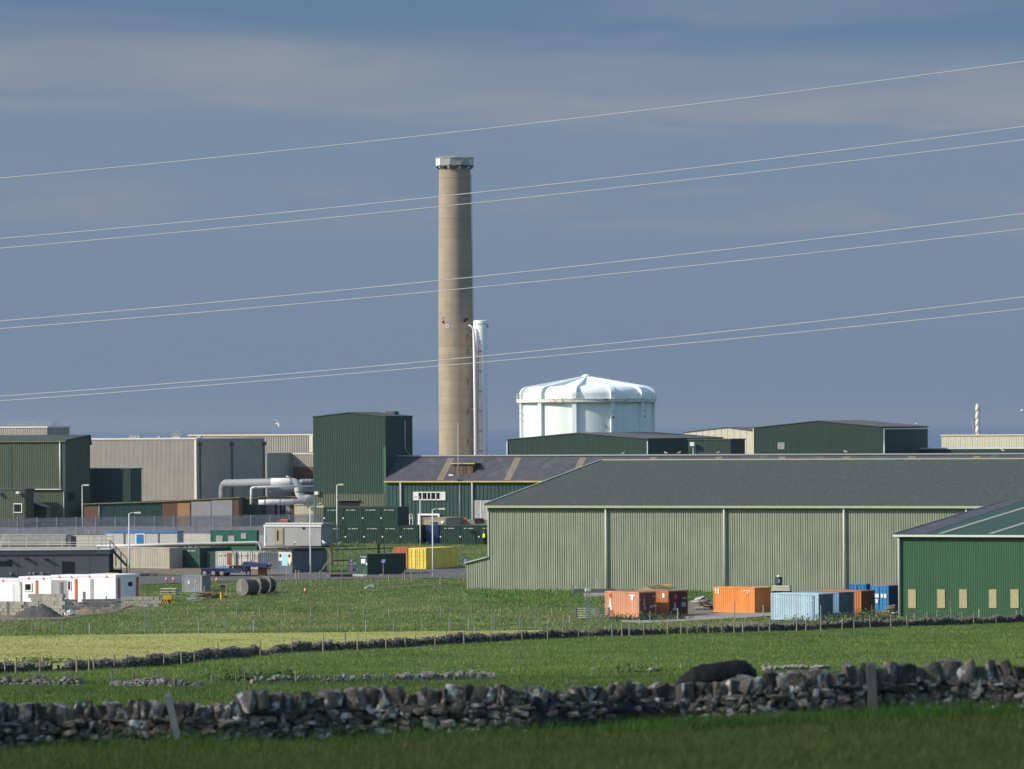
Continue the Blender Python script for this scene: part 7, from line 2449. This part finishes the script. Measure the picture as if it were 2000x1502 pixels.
# ------------------------------------------------------------------ timber yard fence behind the lone green container, cranked posts
A, B = G(648, 1106), G(842, 1100)
t = thing('yard_fence', 'dark timber fence behind the lone green container', 'fence', A)
u = (B - A)
for k, f in enumerate(np.linspace(0, 1, 18)):
    p = u * f
    z = gz(A.x + p.x, A.y + p.y) - A.z
    hh = 2.45 + 0.25 * math.sin(k * 2.2)
    if k in (0, 8):
        MB().box(p.x - 0.16, p.y - 0.16, z - 0.3, p.x + 0.16, p.y + 0.16, z + 2.9).build('gate_post', 'wood_dark', t)
    else:
        b = MB().bar((p.x, p.y, z - 0.3), (p.x, p.y, z + hh), 0.11)
        if k % 3 == 1:
            b.bar((p.x, p.y, z + hh), (p.x + 0.35, p.y, z + hh + 0.5), 0.1)
        b.build('post', 'wood', t)
for zz_ in (0.7, 2.1):
    MB().bar((0, -0.12, zz_), (u.x, u.y - 0.12, u.z + zz_), 0.08, 0.14).build('rail', 'wood_dark', t)
def cranked(label, px, pyb, pyt, w=0.12, brace=0):
    s = Site(px, pyb, rot=0)
    t = site_thing(s, 'cranked_post', label, 'post', 'cranked concrete fence posts')
    h = s.Z(pyt)
    MB().bar((0, 0, -0.2), (0, 0, h - 0.45), w).build('post', 'wood', t)
    MB().bar((0, 0, h - 0.47), (-0.28, 0, h), w * 0.9).build('crank', 'wood', t)
    if brace:
        MB().bar((-0.05, 0.02, h * 0.62), (brace, 0.02, 0), w * 0.8).build('brace', 'wood', t)
cranked('cranked tan fence post behind the trailer tail', 458, 1113, 1076)
cranked('cranked tan fence post behind the gooseneck', 494, 1114, 1075)
cranked('cranked tan fence post left of the painted van body', 534, 1117, 1075)
cranked('cranked tan fence post at the painted van body corner', 570.5, 1122.5, 1074)
cranked('stout cranked tan fence post with long brace', 645, 1121, 1073, 0.26, -1.4)
s = Site(541, 1150, rot=0)
t = site_thing(s, 'braced_stake', 'wooden stake with slanting brace right of the cable drums', 'post')
MB().bar((0.5, 0, -0.2), (0.5, 0, 1.0), 0.14).build('stake', 'wood', t)
MB().bar((0.45, 0.05, 0.75), (-0.3, 0.05, 0.0), 0.1).build('brace', 'wood', t)
# handrail stair by the hall, tables by the cabins
s = Site(800, d=742)
t = site_thing(s, 'stair_rail', 'white tubular stair rail right of the stacked stores', 'railing')
b = MB()
x1 = s.X(806, z=2)
part_tube(t, 'hoop', 'white', [(0, 0, 0), (0, 0, s.Z(1004)), (x1 * 0.7, 0, s.Z(1004)), (x1, 0, s.Z(1009)), (x1, 0, 0)], 0.05)
part_tube(t, 'rail', 'white', [(0, 0, s.Z(1012)), (x1, 0, s.Z(1012))], 0.04)
s = Site(360, d=690)
t = site_thing(s, 'bench_stack', 'white trestle tables stacked between the cabins', 'tables')
w = s.X(388, z=1)
for k in range(2):
    part_box(t, 'top', 'pale', 0, 0, 1.1 + k * 0.35, w, 0.7, 1.16 + k * 0.35)
for x in (0.1, w / 2, w - 0.15):
    part_box(t, 'leg', 'galv', x, 0.05, -0.2, x + 0.08, 0.6, 1.096)
    part_box(t, 'spacer', 'galv', x, 0.05, 1.164, x + 0.08, 0.6, 1.446)

# ------------------------------------------------------------------ grass
def grass_mat(name, c0, c1, c2, big=0.05, trans=0.25, contrast=(0.35, 0.7)):
    m = bpy.data.materials.new(name)
    m.use_nodes = True
    t = m.node_tree
    t.nodes.clear()
    N, L = t.nodes.new, t.links.new
    out = N('ShaderNodeOutputMaterial')
    at = N('ShaderNodeAttribute'); at.attribute_name = 'rnd'
    geo = N('ShaderNodeNewGeometry')
    n = N('ShaderNodeTexNoise'); n.inputs['Scale'].default_value = big; n.inputs['Detail'].default_value = 6
    L(geo.outputs['Position'], n.inputs['Vector'])
    mr_ = N('ShaderNodeMapRange'); mr_.inputs['From Min'].default_value = contrast[0]; mr_.inputs['From Max'].default_value = contrast[1]
    L(n.outputs[0], mr_.inputs['Value'])
    mx = N('ShaderNodeMix'); mx.data_type = 'RGBA'
    L(mr_.outputs[0], mx.inputs[0])
    mx.inputs[6].default_value = c0 + (1,); mx.inputs[7].default_value = c1 + (1,)
    r = N('ShaderNodeMapRange'); r.inputs['From Min'].default_value = 0.72; r.inputs['From Max'].default_value = 1.0
    L(at.outputs['Fac'], r.inputs['Value'])
    mx2 = N('ShaderNodeMix'); mx2.data_type = 'RGBA'
    L(r.outputs[0], mx2.inputs[0]); L(mx.outputs[2], mx2.inputs[6]); mx2.inputs[7].default_value = c2 + (1,)
    r5 = N('ShaderNodeMapRange'); r5.inputs['To Min'].default_value = 0.7; r5.inputs['To Max'].default_value = 1.25
    L(at.outputs['Fac'], r5.inputs['Value'])
    vm = N('ShaderNodeVectorMath'); vm.operation = 'SCALE'
    n7 = N('ShaderNodeTexNoise'); n7.inputs['Scale'].default_value = big * 7; n7.inputs['Detail'].default_value = 4
    L(geo.outputs['Position'], n7.inputs['Vector'])
    r7 = N('ShaderNodeMapRange'); r7.inputs['From Min'].default_value = 0.3; r7.inputs['From Max'].default_value = 0.7; r7.inputs['To Min'].default_value = 0.72; r7.inputs['To Max'].default_value = 1.22
    L(n7.outputs[0], r7.inputs['Value'])
    m7 = N('ShaderNodeMath'); m7.operation = 'MULTIPLY'; L(r5.outputs[0], m7.inputs[0]); L(r7.outputs[0], m7.inputs[1])
    L(mx2.outputs[2], vm.inputs[0]); L(m7.outputs[0], vm.inputs['Scale'])
    d = N('ShaderNodeBsdfDiffuse'); L(vm.outputs[0], d.inputs['Color'])
    tr_ = N('ShaderNodeBsdfTranslucent'); L(vm.outputs[0], tr_.inputs['Color'])
    ms = N('ShaderNodeMixShader'); ms.inputs[0].default_value = trans
    L(d.outputs[0], ms.inputs[1]); L(tr_.outputs[0], ms.inputs[2])
    L(ms.outputs[0], out.inputs[0])
    return m
def proj_np(x, y, z):
    q = np.stack([x, y, z - EYE.z], 1) @ np.array(CAMI).T
    return 1000.0 - F * q[:, 0] / q[:, 2], 751.0 + F * q[:, 1] / q[:, 2]
def in_poly(px, py, poly):
    inside = np.zeros(len(px), bool)
    n = len(poly)
    for i in range(n):
        x0, y0 = poly[i]; x1, y1 = poly[(i + 1) % n]
        c = ((y0 > py) != (y1 > py))
        with np.errstate(divide='ignore', invalid='ignore'):
            xi = (x1 - x0) * (py - y0) / (y1 - y0 + 1e-12) + x0
        inside ^= c & (px < xi)
    return inside
def grass(name, label, n, d0, d1, h0, h1, w, m, keep=None, power=1.0, spread=0.115, lean=0.5, clump=0.0):
    u_ = rng.random(n)
    d = (d0 ** power + u_ * (d1 ** power - d0 ** power)) ** (1 / power)
    x = d * rng.uniform(-spread, spread, n)
    z = g(x, d)
    px, py = proj_np(x, d, z)
    ok = np.ones(n, bool) if keep is None else keep(px, py, x, d)
    x, d, z, px, py = x[ok], d[ok], z[ok], px[ok], py[ok]
    n = len(x)
    # taller and shorter patches
    patch = 0.5 + 0.5 * np.sin(x * 0.9 + np.sin(d * 0.35) * 2) * np.sin(d * 0.23 + x * 0.13)
    h = (h0 + (h1 - h0) * rng.random(n) ** 1.5) * (1 - clump + clump * 1.6 * patch)
    a = rng.random(n) * np.pi
    ww = w * rng.uniform(0.6, 1.4, n)
    dx, dy = np.cos(a) * ww / 2, np.sin(a) * ww / 2
    lx, ly = rng.normal(0.12, lean, n) * h, rng.normal(0, lean, n) * h
    v = np.empty((n, 3, 3))
    v[:, 0] = np.stack([x - dx, d - dy, z - 0.02], 1)
    v[:, 1] = np.stack([x + dx, d + dy, z - 0.02], 1)
    v[:, 2] = np.stack([x + lx, d + ly, z + h], 1)
    me = bpy.data.meshes.new(name)
    me.vertices.add(n * 3)
    me.vertices.foreach_set('co', v.astype(np.float32).ravel())
    me.loops.add(n * 3)
    me.loops.foreach_set('vertex_index', np.arange(n * 3, dtype=np.int32))
    me.polygons.add(n)
    me.polygons.foreach_set('loop_start', np.arange(0, n * 3, 3, dtype=np.int32))
    me.update(calc_edges=True)
    at = me.attributes.new('rnd', 'FLOAT', 'POINT')
    at.data.foreach_set('value', np.repeat(rng.random(n), 3).astype(np.float32))
    o = bpy.data.objects.new(name, me)
    me.materials.append(m)
    C.objects.link(o)
    return tag(o, label, 'grass', kind='stuff')
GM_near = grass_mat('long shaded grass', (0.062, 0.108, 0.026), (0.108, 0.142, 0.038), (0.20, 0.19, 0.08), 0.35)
GM_past = grass_mat('pasture grass', (0.086, 0.168, 0.034), (0.172, 0.25, 0.064), (0.29, 0.30, 0.115), 0.12, 0.25, (0.36, 0.64))
GM_rough = grass_mat('rough meadow grass', (0.095, 0.20, 0.045), (0.255, 0.275, 0.115), (0.42, 0.39, 0.21), 0.055, 0.25, (0.38, 0.62))
GM_lush = grass_mat('lush bank grass', (0.045, 0.125, 0.022), (0.075, 0.165, 0.03), (0.14, 0.20, 0.06), 0.3)
GM_bank = grass_mat('bank grass', (0.075, 0.19, 0.035), (0.12, 0.24, 0.05), (0.22, 0.28, 0.10), 0.2)
GM_hay = grass_mat('mown yellow grass', (0.29, 0.315, 0.085), (0.41, 0.41, 0.125), (0.50, 0.46, 0.17), 0.12)
def wall_d(px):
    return 108.0 + (px + 80) / 2160.0 * 3.5 + 0.25 * np.sin(px * 0.011)
def mid_np(px):
    return np.interp(px, [a for a, _ in MIDLINE], [b_ for _, b_ in MIDLINE])
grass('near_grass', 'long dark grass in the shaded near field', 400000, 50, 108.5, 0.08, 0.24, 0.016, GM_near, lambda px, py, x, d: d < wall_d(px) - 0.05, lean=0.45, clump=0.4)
grass('wall_foot_grass', 'taller tufts growing at the foot of the near wall', 90000, 105.5, 109.5, 0.15, 0.48, 0.016, GM_lush,
      lambda px, py, x, d: (d < wall_d(px) - 0.05) & (rng.random(len(px)) < np.interp(px, [0, 300, 360, 480, 600, 1150, 1340, 1420, 1560, 1700, 1850, 2000], [0.05, 0.05, 0.3, 0.25, 0.08, 0.1, 0.75, 0.9, 0.8, 0.4, 0.5, 0.5])), lean=0.3, clump=0.5)
grass('pasture_grass', 'green pasture between the near and the tumbled wall', 780000, 111, 500, 0.06, 0.24, 0.035, GM_past, lambda px, py, x, d: (d > wall_d(px) + 0.6) & (py > mid_np(px) - 1), power=1.4, clump=0.5)
def hay_top(px):
    return np.interp(px, [-200, 0, 350, 700, 1060, 1075], [1246, 1243, 1238, 1235, 1231, 1260])
BARE = [[(-250, 1128), (250, 1126), (420, 1125), (640, 1121), (800, 1112), (990, 1102), (990, 1131), (800, 1128), (640, 1132), (420, 1135), (270, 1142), (-250, 1149)],
        [(1206, 1207), (1260, 1204.5), (1340, 1202.5), (1345, 1176), (1400, 1174), (1560, 1180), (1770, 1182), (1770, 1206), (1560, 1203), (1450, 1208), (1350, 1213), (1270, 1217), (1216, 1216)],
        [(-250, 1172), (120, 1172), (330, 1168), (290, 1185), (120, 1208), (-250, 1220)],
        [(705, 1149), (760, 1146), (870, 1140), (870, 1142.5), (760, 1149), (705, 1151)],
        [(-250, 1000), (635, 1000), (650, 1066), (640, 1122), (420, 1124), (215, 1122), (-250, 1130)],
        [(640, 1000), (1500, 1000), (1500, 1062), (640, 1062)]]
def keep_rough(px, py, x, d):
    k = (py < np.minimum(mid_np(px) - 2, np.where(px < 1070, hay_top(px), 1400)))
    for poly in BARE:
        k &= ~in_poly(px, py, poly)
    return k
grass('rough_grass', 'rough pale meadow grass below the works', 760000, 395, 735, 0.08, 0.30, 0.055, GM_rough, keep_rough, power=1.3, clump=0.6, lean=0.4)
grass('bank_grass', 'lush green bank at the foot of the warehouse', 80000, 555, 640, 0.15, 0.5, 0.09, GM_bank,
      lambda px, py, x, d: in_poly(px, py, [(905, 1150), (1400, 1150), (1560, 1160), (1700, 1166), (1700, 1176), (1330, 1176), (1200, 1200), (1100, 1196), (980, 1176), (905, 1160)]), clump=0.5, lean=0.3, spread=0.08)
grass('hay_field', 'mown yellow hay field left of the tumbled wall', 260000, 325, 470, 0.03, 0.11, 0.10, GM_hay, lambda px, py, x, d: (py > hay_top(px)) & (py < mid_np(px) - 3) & (px < 1075), clump=0.3, lean=0.9)
M['hay_soil'] = mat('mown stubble', (0.31, 0.32, 0.095), 0.95, 0.2, 0.3)
strip('hay_stubble', [(-250, 1247), (0, 1243), (350, 1238), (700, 1235), (1060, 1231)], [(-250, 1330), (0, 1312), (350, 1294), (700, 1265), (1060, 1245)], 'hay_soil', 0.02, 40, 12)
# weeds by the wall, with pale flower heads
def weeds(name, label, spots, m, n_each, hmax, flowers):
    vs_, fs = [], []
    fl_v, fl_f = [], []
    for px, py, w in spots:
        c = G(px, py)
        for _ in range(n_each):
            x = c.x + random.gauss(0, w); y = c.y + random.gauss(0, w * 0.6)
            z = gz(x, y)
            h = hmax * random.uniform(0.3, 1.0)
            for k in range(5):
                a = random.random() * 6.28
                zz_ = z + h * random.random()
                L = random.uniform(0.08, 0.22)
                i = len(vs_)
                q = (x + math.cos(a) * L, y + math.sin(a) * L, zz_ + random.uniform(-0.06, 0.1))
                vs_.extend([(x, y, zz_ - 0.03), ((x + q[0]) / 2 - math.sin(a) * 0.07, (y + q[1]) / 2 + math.cos(a) * 0.07, zz_ + 0.05), q, ((x + q[0]) / 2 + math.sin(a) * 0.07, (y + q[1]) / 2 - math.cos(a) * 0.07, zz_)])
                fs.append((i, i + 1, i + 2, i + 3))
            if random.random() < flowers:
                i = len(fl_v)
                r_ = random.uniform(0.05, 0.12)
                fl_v.extend([(x - r_, y, z + h), (x, y - r_, z + h + 0.03), (x + r_, y, z + h), (x, y + r_, z + h + 0.02)])
                fl_f.append((i, i + 1, i + 2, i + 3))
    t = thing(name, label, 'weeds', G(*spots[0][:2]))
    base = t.location
    me = bpy.data.meshes.new('leaves')
    me.from_pydata([(a - base.x, b_ - base.y, c - base.z) for a, b_, c in vs_], [], fs)
    me.materials.append(m)
    o = bpy.data.objects.new('leaves', me); C.objects.link(o); o.parent = t; o['kind'] = 'stuff'
    if fl_f:
        me = bpy.data.meshes.new('flower_heads')
        me.from_pydata([(a - base.x, b_ - base.y, c - base.z) for a, b_, c in fl_v], [], fl_f)
        me.materials.append(M['cream_paint'])
        o = bpy.data.objects.new('flower_heads', me); C.objects.link(o); o.parent = t; o['kind'] = 'stuff'
    t['kind'] = 'stuff'
M['weed'] = mat('grey green weed leaf', (0.13, 0.175, 0.075), 0.85, 0.3, 3.0)
weeds('weed_bank', 'flowering weeds along the wall before the blue containers', [(1560, 1219, 1.2), (1620, 1218, 1.0), (1655, 1212, 1.0), (1680, 1214, 1.2), (1705, 1211, 1.2), (1730, 1212, 1.0), (1690, 1206, 0.8), (1790, 1216, 1.2), (1850, 1214, 1.2)], M['weed'], 90, 0.95, 0.35)
weeds('weed_patch', 'white flowered weeds behind the low stones in the pasture', [(500, 1330, 1.0), (470, 1332, 0.8), (560, 1331, 0.8), (1250, 1316, 0.8), (110, 1296, 1.0), (60, 1299, 1.0)], M['weed'], 60, 0.6, 0.3)
weeds('nettle_bank', 'nettles growing along the foot of the salmon container', [(1210, 1211, 0.8), (1230, 1212, 0.8), (1255, 1212, 0.8), (1275, 1212, 0.6), (1300, 1211, 0.6), (1325, 1210, 0.6)], mat('nettle leaf', (0.06, 0.13, 0.035), 0.85, 0.3, 3.0), 60, 0.75, 0.0)

# seat each wall's own origin at its foot
for w_ in [o for o in bpy.data.objects if o.parent is None and o.get('category') == 'wall' and o.location.length < 0.01]:
    kids = list(w_.children)
    v_ = kids[0].data.vertices[0].co + kids[0].location
    c_ = Vector((v_.x, v_.y, gz(v_.x, v_.y)))
    w_.location = c_
    for k_ in kids:
        k_.location = k_.location - c_
